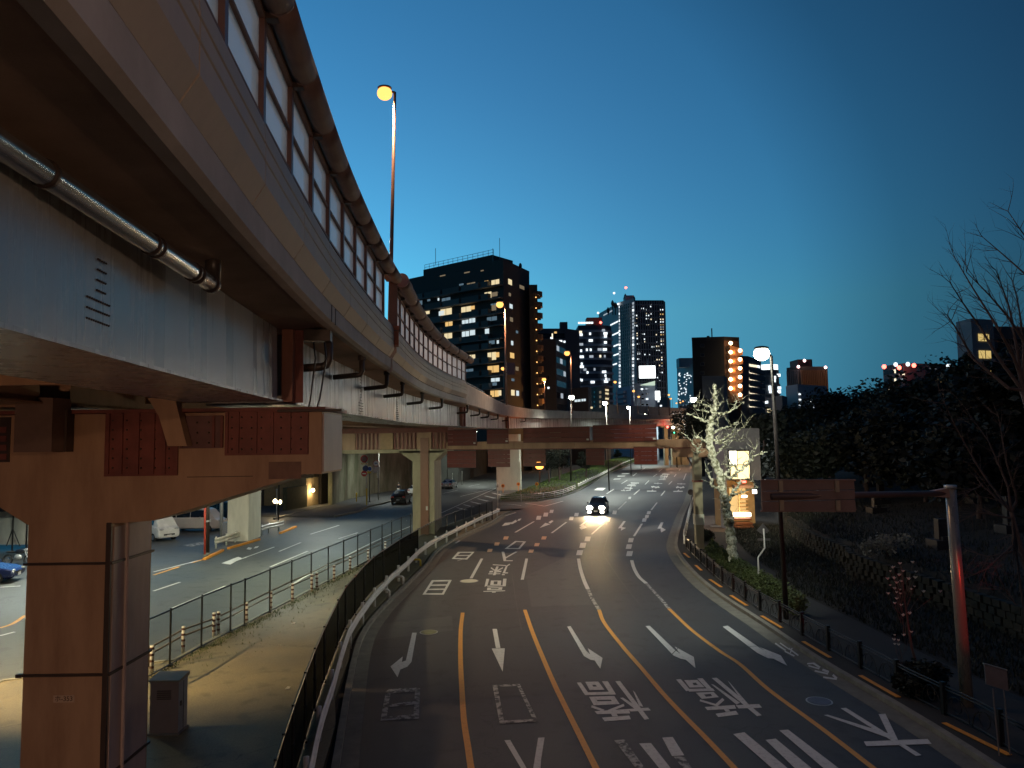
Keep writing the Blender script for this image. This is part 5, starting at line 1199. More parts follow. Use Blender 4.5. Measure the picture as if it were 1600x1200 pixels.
    MB().box((-Lc / 2 + .01, 0, .34), (.05, w * 1.8, .10)).build('rear_bumper', M_BLK, root, local=True)
    if taxi:
        MB().box((.2, 0, 1.52), (.16, .5, .12)).build('roof_lamp', E_RED if False else em('taxi_lamp', (1, .35, .2), 5), root, local=True)
    root.location = loc; root.rotation_euler = (0, 0, rz)
    return root
def heading(x1, y1, x2, y2): d = G(x2, y2) - G(x1, y1); return math.atan2(d.y, d.x)
VAN = [(0, .40, .85, .85, .80), (.015, .28, .98, .98, .86), (.08, .24, 1.12, 1.14, .84), (.20, .24, 1.16, 1.88, .76), (.26, .24, 1.16, 1.96, .78), (.6, .24, 1.16, 1.99, .80), (.95, .24, 1.16, 1.96, .80), (.985, .26, 1.14, 1.86, .80), (1.0, .36, 1.05, 1.10, .80)]
SUV = [(0, .42, .70, .70, .80), (.02, .32, .82, .82, .85), (.12, .26, .94, .95, .86), (.25, .25, 1.02, 1.04, .84), (.30, .25, 1.04, 1.12, .80), (.42, .25, 1.06, 1.58, .70), (.55, .25, 1.07, 1.64, .70), (.80, .25, 1.10, 1.58, .70), (.93, .26, 1.12, 1.25, .78), (.985, .30, 1.05, 1.06, .84), (1.0, .42, .95, .95, .80)]
TAXI = [(0, .38, .66, .66, .80), (.02, .28, .80, .80, .84), (.10, .22, .96, .97, .86), (.20, .20, 1.02, 1.04, .84), (.25, .20, 1.04, 1.12, .80), (.40, .20, 1.06, 1.62, .72), (.55, .20, 1.06, 1.68, .72), (.80, .20, 1.08, 1.64, .72), (.95, .21, 1.06, 1.25, .76), (1.0, .35, .95, .95, .76)]
hd = heading(975, 788, 944, 820)
c = (G(914, 806) + G(949, 804)) / 2; dv = Vector((math.cos(hd), math.sin(hd), 0)); loc = c - dv * 1.9
CAR = car('car', 'dark taxi with blazing headlights driving towards the viewer in the middle lanes', 'car', M_CBLACK, 4.4, 1.72, TAXI, head=True, loc=(loc.x, loc.y, 0), rz=hd, taxi=True, side_from=.25, side_to=.93)
for s_ in (1, -1):
    n = Vector((-dv.y, dv.x, 0)); p = loc + dv * 2.35 + n * .6 * s_ + Vector((0, 0, .7))
    light(p, 1700, (1, .68, .34), .08, spot=80, aim=p + dv * 16 + Vector((0, 0, -1.05)), blend=.8, name='headlight_beam')
for k in range(5): p = loc + Vector((0, 0, 0))
hs = heading(485, 835, 530, 821)
dvs = Vector((math.cos(hs), math.sin(hs), 0))
c = G(610, 789); loc = c + dvs * 2.4 + Vector((.6, 0, 0)); car('car', 'black estate car seen from behind on the side road beside the concrete column', 'car', M_CBLACK, 4.6, 1.82, SUV, loc=(loc.x, loc.y, 0), rz=hs + .12, side_from=.30, side_to=.93, wheel_r=.35)
loc2 = G(655, 775); car('car', 'white car mostly hidden behind the black estate and the column', 'car', M_CWHITE, 4.3, 1.72, loc=(loc2.x - .6, loc2.y + 2.5, 0), rz=hs)
c = G(701, 764); car('car', 'silver sedan seen from behind on the side road right of the concrete column', 'car', M_CSILV, 4.5, 1.75, loc=(c.x, c.y + 2.0, 0), rz=hs - .03)
c = G(258, 846); car('van', 'white delivery van with blue windscreen parked nearest the pier', 'van', M_CWHITE, 4.7, 1.75, VAN, glass=M_CGLASSB, loc=(c.x - 1.6, c.y + 1.6, 0), rz=R(-38), side_from=.20, side_to=.97)
c = G(300, 832); car('van', 'white minibus parked side on with dark windows', 'van', mat('offwhite_van', (.55, .50, .46), .3, var=.05), 4.9, 1.75, VAN, loc=(c.x - .2, c.y + 1.2, 0), rz=R(-4), side_from=.20, side_to=.97)
c = G(338, 824); car('van', 'dark van parked behind the white minibus', 'van', mat('charcoal_van', (.06, .065, .075), .3, var=.05), 4.6, 1.75, VAN, loc=(c.x - .2, c.y + 4.5, 0), rz=R(-20), side_from=.20, side_to=.97)
c = G(-8, 915); car('car', 'blue car leaving the picture at the left edge on the side road', 'car', M_CBLUE, 4.2, 1.7, loc=(c.x - 1.7, c.y + 1, 0), rz=R(12))
for i, (x, y, Y, lb) in enumerate([(1045, 704, 0, 'far oncoming car with white headlights in the distant lanes under the haunch of the beam'), (1077, 706, 0, 'farthest oncoming car at the right, glowing pinkish by the beam end')]):
    p = G(x, y + 2.5); h2 = heading(1050, 718, 1044, 724)
    car('car', lb, 'car', M_CBLACK, 4.4, 1.75, head=True, loc=(p.x, p.y, 0), rz=h2, group='distant oncoming cars')
    for s_ in (1, -1):
        for kk, nm in ((.7, 'headlight_glow'),):
            pass
    light((p.x, p.y - 3, 1.2), 3000, (.95, 1, .95), .3, name='headlight_beam')
# motorcycle / scooters in the parking bay seen left of the pier
c = G(28, 882)
MC = thing('motorcycle', 'dark parked motorcycle left of the pier', 'motorcycle', (c.x, c.y, 0))
for dx in (-.68, .68):
    ty = MB(); ring_ = [(c.x + dx + .29 * math.cos(a), c.y, .31 + .29 * math.sin(a)) for a in [2 * math.pi * k / 18 for k in range(19)]]; ty.tube(ring_, .055, 6); ty.build('tyre', M_TYRE, MC)
    MB().tube([(c.x + dx, c.y - .04, .31), (c.x + dx, c.y + .04, .31)], .12, 10).build('hub', M_RIM, MC)
MB().ell((c.x + .1, c.y, .82), (.34, .15, .16), 12, 8).build('fuel_tank', M_CBLACK, MC, smooth=True)
MB().ell((c.x - .42, c.y, .80), (.40, .13, .07), 12, 8).build('seat', M_TYRE, MC, smooth=True)
MB().ell((c.x, c.y, .48), (.26, .14, .20), 10, 8).build('engine', M_GALV, MC, smooth=True)
MB().tube([(c.x + .68, c.y - .07, .31), (c.x + .42, c.y - .07, 1.0)], .03, 6).tube([(c.x + .68, c.y + .07, .31), (c.x + .42, c.y + .07, 1.0)], .03, 6).build('fork', M_GALV, MC)
MB().tube([(c.x + .38, c.y - .34, 1.06), (c.x + .42, c.y, 1.0), (c.x + .38, c.y + .34, 1.06)], .02, 6).build('handlebar', M_BLK, MC)
MB().ell((c.x + .55, c.y, .92), (.08, .10, .10), 10, 6).build('headlamp', M_GALV, MC)
MB().tube([(c.x - .1, c.y + .1, .35), (c.x - .8, c.y + .14, .38)], .045, 8).build('exhaust', M_RIM, MC)
# shelter frame and pale wall behind
q = G(0, 868); t = thing('parking_shelter', 'dark steel frame shelter with diagonal braces and pale back panels at the left edge', 'shelter', (q.x, q.y + 2, 0))
for x in (-8, 20, 42): a = P(x, 830, q.y + 2); MB().tube([(a.x, a.y, 0), (a.x, a.y, 2.9)], .06, 6).build('post', M_BLK, t)
for x0, x1 in ((20, 10), (20, 31)): a, b_ = P(x0, 826, q.y + 2), P(x1, 853, q.y + 2); MB().tube([a, b_], .04, 6).build('brace', M_BLK, t)
a = P(-60, 800, q.y + 2.2).x; b_ = P(60, 800, q.y + 2.2).x
MB().box(((a + b_) / 2, q.y + 2.6, 1.6), (b_ - a, .1, 2.4)).build('back_panel', M_CONCW, t); MB().box(((a + b_) / 2, q.y + 2.2, 3.15), (b_ - a, 1.6, .5)).build('roof', M_BLK, t)

# person walking on the pavement
def person(label, foot, facing, h=1.7):
    t = thing('person', label, 'person', tuple(foot))
    k = h / 1.7
    def skin(name, V, E_, rad, m):
        me = bpy.data.meshes.new(name); me.from_pydata([(x * k, y * k, z * k) for x, y, z in V], E_, []); me.materials.append(m)
        o = bpy.data.objects.new(name, me); COL.objects.link(o); o.parent = t
        md = o.modifiers.new('skin', 'SKIN'); md.use_smooth_shade = True
        for v, r_ in zip(me.skin_vertices[0].data, rad): v.radius = (r_ * k, r_ * k)
        me.skin_vertices[0].data[0].use_root = True
        s = o.modifiers.new('sub', 'SUBSURF'); s.levels = 1; s.render_levels = 1
        return o
    V = [(0, 0, .95), (0, 0, 1.15), (0, 0, 1.38), (0, .02, 1.48), (0, .03, 1.60), (-.19, 0, 1.38), (-.25, .05, 1.12), (-.22, .16, .88), (.19, 0, 1.38), (.25, -.04, 1.12), (.23, -.02, .86),
         (-.10, 0, .90), (-.11, .10, .50), (-.11, .02, .08), (-.11, .14, .04), (.10, 0, .90), (.11, .03, .50), (.11, -.16, .10), (.11, -.04, .05)]
    E2 = [(0, 1), (1, 2), (2, 3), (3, 4), (2, 5), (5, 6), (6, 7), (2, 8), (8, 9), (9, 10), (0, 11), (11, 12), (12, 13), (13, 14), (0, 15), (15, 16), (16, 17), (17, 18)]
    skin('body', V, E2, [.14, .13, .15, .055, .10, .06, .045, .035, .06, .045, .035, .09, .06, .04, .035, .09, .06, .04, .035], mat('skin', (.45, .28, .2), .6, var=0))
    skin('jacket', V[:11], [e for e in E2 if max(e) < 11 and e not in ((2, 3), (3, 4))] , [.165, .155, .175, .06, .02, .085, .065, .05, .085, .065, .05], M_BLK) if False else None
    J = [V[0], V[1], V[2], V[5], V[6], V[7], V[8], V[9], V[10]]; skin('jacket', J, [(0, 1), (1, 2), (2, 3), (3, 4), (4, 5), (2, 6), (6, 7), (7, 8)], [.17, .16, .18, .09, .07, .055, .09, .07, .055], mat('black_jacket', (.015, .015, .018), .8, var=0))
    Tq = [V[0], V[11], V[12], V[13], V[15], V[16], V[17]]; skin('trousers', Tq, [(0, 1), (1, 2), (2, 3), (0, 4), (4, 5), (5, 6)], [.15, .11, .085, .065, .11, .085, .065], mat('white_trousers', (.6, .6, .58), .8, var=0))
    MB().ell((0, .0, 1.66 * k), (.105, .115, .10), 10, 8).build('hair', M_BLK, t, smooth=True, local=True)
    t.rotation_euler = (0, 0, facing); return t
f_ = G(623, 776); person('person in a dark jacket and white trousers walking on the pavement beyond the black car', (f_.x, f_.y, .1), R(160), 1.75)

# ------------------------------------------------------------------ stained retaining wall and left background
def wall(name, label, px, z1, m, cat='wall', th=.5, z0=-.1, seg=None, pname='wall_panel'):
    pts = [G(x, y) for x, y in px]; t = thing(name, label, cat, (pts[0].x, pts[0].y, 0))
    for i in range(len(pts) - 1):
        a, b_ = pts[i], pts[i + 1]; d = b_ - a; n = Vector((-d.y, d.x, 0)).normalized() * th; k = max(1, int(d.length / (seg or 6)))
        for j in range(k):
            p, q = a.lerp(b_, j / k + .002), a.lerp(b_, (j + 1) / k - .002)
            MB().prism([(p.x, p.y), (q.x, q.y), (q.x + n.x, q.y + n.y), (p.x + n.x, p.y + n.y)], z0, z1 + .0).build(pname, m, t)
    return t
wall('retaining_wall', 'tall damp stained concrete retaining wall behind the black car', [(519, 790), (545, 781), (585, 772), (640, 764), (670, 757)], 7.4, M_WALLC)
wall('retaining_wall', 'dark retaining wall with kerb along the far side road behind the silver sedan', [(672, 757), (716, 754), (755, 741), (789, 733), (850, 718)], 6.4, mat('dark_wall', (.06, .062, .055), .9, var=.5, scale=.4))
wall('garden_wall', 'low dark green wall left of the beige wall with the globe light', [(448, 799), (480, 793)], 2.6, mat('dark_green_wall', (.045, .05, .03), .9, var=.4))
wall('underpass_wall', 'beige rendered wall with the single globe light', [(478, 793), (502, 788)], 3.4, mat('beige_render', (.42, .32, .18), .85, var=.2))
wall('underpass_wall', 'black opening panel between the beige wall and the stained wall', [(502, 789), (519, 786)], 6.4, mat('black_opening', (.02, .016, .013), .9, var=.2))
p = G(400, 800)
BH = thing('parking_building', 'dim tan building with dark doorway behind the parking yard', 'building', (-30, 88, 0))
MB().box((-37, 92, 3.2), (26, 6, 6.6)).build('wall', mat('tan_render', (.34, .25, .14), .85, var=.25), BH)
for x in (-46, -41, -36, -31): MB().box((x, 88.9, 1.4), (2.2, .2, 2.8)).build('door', mat('dark_door', (.04, .03, .025), .6), BH)
MB().box((-37, 88.7, 4.2), (24, 1.2, .25)).build('awning', M_BLK, BH)
wall('sidewalk_ramp_kerb', 'pale kerb edging of the pavement ramp before the underpass', [(430, 812), (470, 801), (520, 789)], .16, M_KERB, cat='kerb', th=.25, pname='kerb_stone')
# left pavement between side road and walls
pts = [G(x, y, .0) for x, y in [(350, 861), (404, 843), (436, 834), (459, 829), (522, 808), (559, 800), (572, 793), (599, 787), (640, 775), (690, 762)]]
MB().strip([(p.x - 14, p.y + 3, .10) for p in pts[4:]], [(p.x, p.y, .10) for p in pts[4:]]).build('pavement', M_WALK, kind='structure')
kerb_line([(p.x, p.y) for p in pts[4:]], .22, -.05, .17, M_KERB, side=1)
# red and black poles, grey post with boxes at the parking entrance
for x, yb, yt, r, m, lb in [(320, 869, 780, .07, M_RED, 'slim red pole at the corner of the parking entrance'), (324.5, 866, 740, .13, M_DKPOLE, 'thick dark pole right behind the slim red pole'), (346, 843, 765, .14, M_GALV, 'grey post with meter boxes left of the pale parking column')]:
    p = G(x, yb); q = P(x, yt, p.y); t = thing('pole', lb, 'pole', (p.x, p.y, 0)); MB().tube([(p.x, p.y, 0), (q.x, p.y, max(q.z, 5.4))], r, 12).build('shaft', m, t, smooth=True)
    MB().tube([(p.x, p.y, 0), (p.x, p.y, .12)], r * 1.6, 12).build('base', M_KERB, t)
    if m is M_DKPOLE: MB().tube([(p.x, p.y, 2.2), (p.x, p.y, 2.32)], r * 1.35, 12).build('strap', M_GALV, t)
    if m is M_GALV:
        MB().box((p.x + .35, p.y, .8), (.45, .3, 1.1)).build('meter_box', M_SILV, t); MB().box((p.x + .8, p.y + .1, .75), (.35, .3, 1.2)).build('fuse_box', M_SIGNB, t)
p = G(373, 843); t = thing('cable_riser', 'dark cable with junction box climbing the pale parking column', 'cable', (p.x, p.y - .08, 0))
MB().tube([P(371, y, p.y - .08) for y in (843, 820, 800, 792, 775, 762)], .05, 6).build('cable', M_DRAIN, t); MB().box(P(373, 791, p.y - .12), (.34, .18, .30)).build('junction_box', M_GALV, t)

# ------------------------------------------------------------------ vegetation helpers
def leaves(name, blobs, n, size, m, parent, seed=1, flat=.5):
    r = random.Random(seed); mb = MB(); tot = sum(b[3] ** 2 for b in blobs)
    for cx, cy_, cz, R_, *sq_ in blobs:
        k = int(n * R_ ** 2 / tot); sz = sq_[0] if sq_ else 1
        for _ in range(k):
            u, v = r.random() * 2 - 1, r.random() * 6.283; s = math.sqrt(1 - u * u); rr = R_ * (r.random() ** .33) * (.82 + .3 * math.sin(v * 3 + cx) * math.sin(u * 4 + cy_))
            c = Vector((cx + rr * s * math.cos(v), cy_ + rr * s * math.sin(v), cz + rr * u * sz))
            a = Vector((r.gauss(0, 1), r.gauss(0, 1), r.gauss(0, flat))).normalized(); b2 = a.cross(Vector((r.gauss(0, 1), r.gauss(0, 1), r.gauss(0, 1)))).normalized(); h = size * r.uniform(.6, 1.5)
            mb.add([c - a * h, c + b2 * h * .55, c + a * h, c - b2 * h * .55], [(0, 1, 2, 3)])
    return mb.build(name, m, parent)
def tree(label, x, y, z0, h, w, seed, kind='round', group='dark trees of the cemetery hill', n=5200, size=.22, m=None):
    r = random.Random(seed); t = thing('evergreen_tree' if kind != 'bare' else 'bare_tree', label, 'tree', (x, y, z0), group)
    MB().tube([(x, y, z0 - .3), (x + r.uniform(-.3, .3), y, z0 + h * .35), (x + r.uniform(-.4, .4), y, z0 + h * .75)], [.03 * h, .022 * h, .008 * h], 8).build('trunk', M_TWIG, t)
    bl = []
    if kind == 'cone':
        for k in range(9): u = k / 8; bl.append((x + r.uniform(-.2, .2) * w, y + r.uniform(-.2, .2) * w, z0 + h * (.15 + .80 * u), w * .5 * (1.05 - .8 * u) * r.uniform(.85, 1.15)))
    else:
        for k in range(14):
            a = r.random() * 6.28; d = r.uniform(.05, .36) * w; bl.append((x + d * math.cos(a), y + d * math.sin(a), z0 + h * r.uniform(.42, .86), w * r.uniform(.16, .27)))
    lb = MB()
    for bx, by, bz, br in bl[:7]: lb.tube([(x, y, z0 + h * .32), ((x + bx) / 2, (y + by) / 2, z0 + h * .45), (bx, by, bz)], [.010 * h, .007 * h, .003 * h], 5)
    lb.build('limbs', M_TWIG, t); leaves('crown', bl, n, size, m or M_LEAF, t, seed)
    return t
# ------------------------------------------------------------------ the bank, stone wall and cemetery on the right
def terr(x, y):
    e = SR[min(ys, key=lambda q: abs(q - y))] + .2 + WK[min(ys, key=lambda q: abs(q - y))]
    d = x - e
    if d <= 0: return .10
    b_ = .10 + min(1, d / 2.0) * .25
    if d > 4.0: b_ += min(1, (d - 4) / .25) * 1.3
    if d > 4.3: b_ += min(3.6, (d - 4.3) * .10)
    return b_ + .12 * math.sin(x * .7) * math.sin(y * .53) * min(1, d / 4)
gy = [y for y in ys if y < 330]
dx_ = [0, .7, 1.4, 2.2, 3.2, 3.95, 4.3, 4.8, 5.6, 6.8, 8, 10, 12, 15, 18, 22, 27, 33, 40, 50, 62, 80, 110, 160]
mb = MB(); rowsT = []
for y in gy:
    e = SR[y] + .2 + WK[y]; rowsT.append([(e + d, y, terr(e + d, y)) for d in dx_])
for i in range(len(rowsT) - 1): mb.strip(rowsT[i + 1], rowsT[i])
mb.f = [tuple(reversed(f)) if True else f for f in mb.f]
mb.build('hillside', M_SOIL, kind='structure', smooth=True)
# stone blocks of the low wall
SW = thing('stone_wall', 'low mossy stone retaining wall below the cemetery', 'wall', (20, 30, 0)); blk = None
stone_meshes = []
r = random.Random(3)
for k in range(6):
    sx, sy_, sz = r.uniform(.38, .5), .32, r.uniform(.26, .31); m_ = MB(); vs = []
    m_.box((0, 0, 0), (sx, sy_, sz)); m_.v = [(a * r.uniform(.85, 1.05), b_ * r.uniform(.9, 1.1), c_ * r.uniform(.85, 1.05)) for a, b_, c_ in m_.v]
    me = bpy.data.meshes.new('stone'); me.from_pydata(m_.v, [], m_.f); me.materials.append(M_STONE); stone_meshes.append(me)
cnt = 0; y = 16.0
while y < 58 and cnt < 290:
    e = lambda yy: float(np.interp(yy, gy, [SR[q] + .2 + WK[q] + 4.0 for q in gy]))
    x = e(y); dxy = (e(y + .3) - e(y - .3)) / .6; step = .48 if y < 40 else .50
    for j in range(5 if y < 24 else 4):
        o = bpy.data.objects.new('stone', r.choice(stone_meshes)); COL.objects.link(o); o.parent = SW
        off = (j % 2) * .24 * math.cos(math.atan(dxy))
        o.location = (x - 20 + r.uniform(-.03, .03) + dxy * off, y + off - 30, .42 + j * .30); o.rotation_euler = (r.uniform(-.04, .04), r.uniform(-.04, .04), math.atan2(1, dxy) + r.uniform(-.05, .05)); cnt += 1
        if cnt >= 290: break
    y += step / math.hypot(1, dxy) * 1.06 * (1 if y < 30 else 1.25)
# hedge behind the ornamental fence
hp = [G(x, y, .12) for x, y in [(1092, 868), (1104, 880), (1120, 893), (1140, 907), (1160, 920), (1182, 936), (1205, 953), (1222, 966)]]
HG = thing('hedge', 'clipped green hedge lit by the white lamp behind the black fence', 'hedge', (hp[3].x, hp[3].y, .1)); hb = []
for p in resample(hp, 26):
    hb += [(p.x + .75, p.y + .35, .40, .42), (p.x + .95, p.y + .45, .68, .40)]
leaves('foliage', hb, 17000, .055, M_LEAF2, HG, 5)
hs_ = MB()
for p in resample(hp, 16): hs_.tube([(p.x + .85, p.y + .4, .1), (p.x + .9, p.y + .45, .75)], .02, 5)
hs_.build('stems', M_TWIG, HG)
for i, (x, y, w, lb) in enumerate([(1083, 848, .8, 'dark rounded bush at the foot of the gantry leg'), (1407, 1092, .9, 'sprawling dark bush hiding the end of the black fence'), (1385, 1085, .6, 'smaller dark bush beside the black fence end')]):
    p = G(x, y, .1); t = thing('bush', lb, 'bush', (p.x + .8, p.y, .1)); leaves('foliage', [(p.x + .9, p.y + .3, .55, w * .7), (p.x + 1.3, p.y + .6, .5, w * .55), (p.x + .5, p.y + .1, .4, w * .5)], 3200, .06, M_LEAF, t, 8 + i); MB().tube([(p.x + .9, p.y + .3, .0), (p.x + .9, p.y + .3, .7)], .03, 5).build('stem', M_TWIG, t)
# verge ground cover
gb = MB(); r = random.Random(11)
for _ in range(30000):
    y = r.uniform(13, 60); e = float(np.interp(y, gy, [SR[q] + .2 + WK[q] for q in gy])); x = e + abs(r.gauss(0, 6)) + .1
    z = terr(x, y); a = r.random() * 6.28; h = r.uniform(.06, .25); w = .03
    gb.add([(x - w * math.cos(a), y - w * math.sin(a), z - .03), (x + w * math.cos(a), y + w * math.sin(a), z - .03), (x + r.uniform(-.1, .1), y + r.uniform(-.1, .1), z + h)], [(0, 1, 2)])
tag(gb.build('ground_cover', M_LEAF, kind='stuff'), 'dark weeds and ivy on the bank below the cemetery', 'ground cover')
# whitish blossom shrub mass and rocks at (1380, 850)
p = P(1385, 850, 36); t = thing('flowering_shrub', 'pale grey flowering shrub on the dark bank right of the sign back', 'shrub', (p.x, p.y, terr(p.x, p.y)))
leaves('blossom', [(p.x - .8, p.y, p.z - .15, .5), (p.x, p.y, p.z, .6), (p.x + .9, p.y, p.z + .1, .45)], 1300, .07, mat('greyish_blossom', (.25, .26, .22), .7, var=.4), t, 4); MB().tube([(p.x, p.y, terr(p.x, p.y) - .1), (p.x, p.y, p.z)], .05, 6).build('stem', M_TWIG, t)
# gravestones
r = random.Random(5)
for i in range(26):
    y = r.uniform(36, 80); e = float(np.interp(y, gy, [SR[q] + .2 + WK[q] for q in gy])); x = e + r.uniform(6.5, 26); z = terr(x, y); h = r.uniform(.8, 1.9)
    t = thing('gravestone', 'dim grey gravestone, one of many alike under the dark cemetery trees', 'gravestone', (x, y, z), 'gravestones of the dark cemetery')
    MB().box((x, y, z + .15), (1.0, 1.0, .45)).build('plinth', M_GRAVE, t); MB().box((x, y, z + .38 + h / 2), (.42, .40, h)).build('stone', M_GRAVE, t); MB().box((x, y - .3, z + .45), (.3, .2, .2)).build('vase_stand', M_GRAVE, t)
# dark tree masses: (px of crown centre, px top, depth, width)
TR = [(1188, 648, 74, 7, 'small dark tree just right of the lit shop'), (1215, 650, 84, 8, 'dark round tree behind the white street lamp pole'), (1246, 636, 88, 9, 'dark tree right of the white street lamp pole'),
      (1290, 612, 92, 10, 'dark tree below the striped tower'), (1335, 600, 88, 11, 'dark spreading tree with a ragged top in front of the sky gap'), (1378, 617, 92, 8, 'lower dark tree between two bigger crowns'),
      (1425, 582, 74, 13, 'broad dark tree in front of the long building with red beacons'), (1465, 590, 70, 10, 'dark tree below the lit upper windows'), (1502, 560, 62, 6, 'dark tree touching the left side of the grey office block'),
      (1560, 590, 52, 9, 'dark tree in front of the grey office block at the right edge'), (1600, 570, 46, 9, 'dark tree cut by the right edge of the picture'), (1350, 660, 62, 10, 'lower dark tree in the middle of the cemetery'),
      (1240, 690, 64, 8, 'lower dark tree above the overhead sign back'), (1440, 665, 54, 10, 'lower dark tree above the arm of the sign pole'), (1520, 668, 44, 8, 'lower dark tree right of the sign pole top'), (1300, 668, 76, 9, 'dark tree behind the gravestones')]
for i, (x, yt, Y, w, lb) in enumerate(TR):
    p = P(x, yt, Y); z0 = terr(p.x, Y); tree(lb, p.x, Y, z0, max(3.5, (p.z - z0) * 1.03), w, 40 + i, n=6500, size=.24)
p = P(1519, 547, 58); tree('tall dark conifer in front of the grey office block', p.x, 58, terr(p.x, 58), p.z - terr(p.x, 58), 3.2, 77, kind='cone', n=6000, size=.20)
# trees behind the pollarded tree and on the island
p = P(1068, 628, 72); tree('dark leafy tree behind the lit branches of the pollarded tree', P(1088, 700, 74).x, 74, 0, P(1088, 612, 74).z, 5.2, 90, group='street trees of the main road', n=5000, size=.14)
for i, (x, yb, yt, w, lb) in enumerate([(875, 757, 700, 4.6, 'dark evergreen on the island right of the amber beacon'), (858, 759, 704, 2.6, 'slim leaning evergreen on the island beside the amber beacon'), (915, 752, 706, 3.4, 'small dark tree at the far side of the island'), (926, 738, 728, 1.2, 'round clipped bush on the island grass'), (966, 722, 703, 3.2, 'bushes at the far tip of the island')]):
    p = G(x, yb); h = P(x, yt, p.y).z; tree(lb, p.x, p.y, .4, max(1.4, h), w, 60 + i, group='trees of the traffic island', n=3000, size=.12, m=M_LEAF2 if i == 3 else M_LEAF)

# ------------------------------------------------------------------ pollarded plane tree (lit)
def limb(mb, px, Y, r0, r1, seed, jit=.12, dy=.5, n=8):
    r = random.Random(seed); pts = [P(x, y, Y) for x, y in px]; pts = resample(pts, max(6, len(px) * 5)); k = len(pts); out = []; rad = []
    ph = r.uniform(-1, 1) * dy
    for i, p in enumerate(pts):
        u = i / (k - 1); out.append(p + Vector((r.gauss(0, jit * .35), ph * u * 1.6 + r.gauss(0, jit * .4), r.gauss(0, jit * .3))) if 0 < i else p)
        rad.append((r0 + (r1 - r0) * u) * (1 + .22 * math.sin(i * 1.9 + seed) + r.uniform(-.08, .12)))
    mb.tube(out, rad, n); return out
YT = 42.5; tb = G(1148, 893, .1)
PT = thing('plane_tree', 'pale pollarded plane tree with knobbly bare branches lit by the street lamp', 'tree', (tb.x, tb.y, .1))
z5 = lambda pts: Zp(1000, 600, 4, pts)
mb = MB(); limb(mb, [(1149, 896)] + z5([(585, 1080), (572, 980), (560, 900), (552, 850), (535, 740), (515, 650), (495, 560), (455, 460), (436, 390), (432, 300), (442, 230)]), tb.y, .27, .19, 3, .06, 0, 12); mb.build('trunk', M_BARK, PT, smooth=True)
BR = [([(442, 235), (470, 180), (472, 110), (468, 40), (466, 10)], .20, .09), ([(438, 240), (400, 232), (360, 215), (325, 200), (300, 188)], .11, .03), ([(462, 190), (432, 140), (395, 122), (350, 113)], .12, .03),
      ([(470, 185), (520, 182), (560, 170), (590, 145), (625, 115)], .10, .025), ([(590, 145), (586, 120), (592, 98)], .04, .02), ([(478, 155), (515, 130), (555, 98)], .09, .02), ([(432, 175), (395, 168), (352, 165), (323, 130)], .07, .02),
      ([(440, 320), (495, 283), (555, 266), (600, 235)], .12, .03), ([(432, 365), (385, 352), (345, 330), (318, 318)], .11, .03), ([(390, 352), (375, 395), (372, 440)], .07, .04), ([(455, 350), (500, 362), (560, 325), (605, 295), (640, 240)], .11, .02),
      ([(605, 295), (632, 275), (650, 248)], .05, .02), ([(470, 372), (545, 362), (600, 330), (645, 322)], .09, .02), ([(560, 356), (640, 348), (700, 330)], .05, .015), ([(500, 365), (485, 335), (500, 320)], .05, .03),
      ([(515, 650), (480, 650), (448, 640), (440, 590), (425, 555), (398, 543)], .15, .05), ([(540, 745), (575, 700), (625, 640), (650, 600)], .17, .07), ([(650, 600), (690, 595), (735, 640)], .06, .02), ([(505, 560), (560, 590), (605, 545), (650, 505), (690, 450), (720, 430), (762, 424)], .16, .03),
      ([(610, 540), (590, 500), (560, 515), (520, 500)], .09, .04), ([(495, 545), (460, 505), (430, 500)], .10, .03), ([(555, 850), (520, 790), (505, 745), (500, 705), (485, 700)], .20, .12), ([(520, 800), (540, 830), (552, 835)], .14, .15),
      ([(520, 600), (545, 560), (570, 530), (575, 490), (560, 470)], .13, .05), ([(455, 450), (500, 420), (530, 385), (540, 360)], .09, .03), ([(445, 235), (480, 260), (490, 240), (475, 215)], .08, .04),
      ([(372, 430), (350, 400), (330, 380), (290, 330), (270, 322)], .07, .02), ([(565, 690), (600, 690), (650, 680), (700, 655), (745, 652)], .09, .02), ([(700, 440), (725, 415), (735, 390)], .03, .012), ([(640, 505), (668, 470), (665, 440)], .05, .02)]
for i, (px, r0, r1) in enumerate(BR):
    mb = MB(); o = limb(mb, z5(px), tb.y, r0 * .62, r1 * .8, 10 + i, .12, .7)
    r = random.Random(i)
    for k in range(6):
        q = o[r.randrange(len(o) // 3, len(o))]; d = Vector((r.uniform(-.6, .6), r.uniform(-.5, .5), r.uniform(-.05, .75))); mb.tube([q, q + d * .4 + Vector((r.uniform(-.07, .07), 0, r.uniform(-.07, .07))), q + d * .75 + Vector((0, r.uniform(-.08, .08), .05)), q + d * 1.1], [.020, .012, .008, .003], 4)
    for q in o[3::7]: mb.ell(q, r0 * r.uniform(.5, .75), 7, 5)
    mb.build('branch', M_BARK, PT, smooth=True)
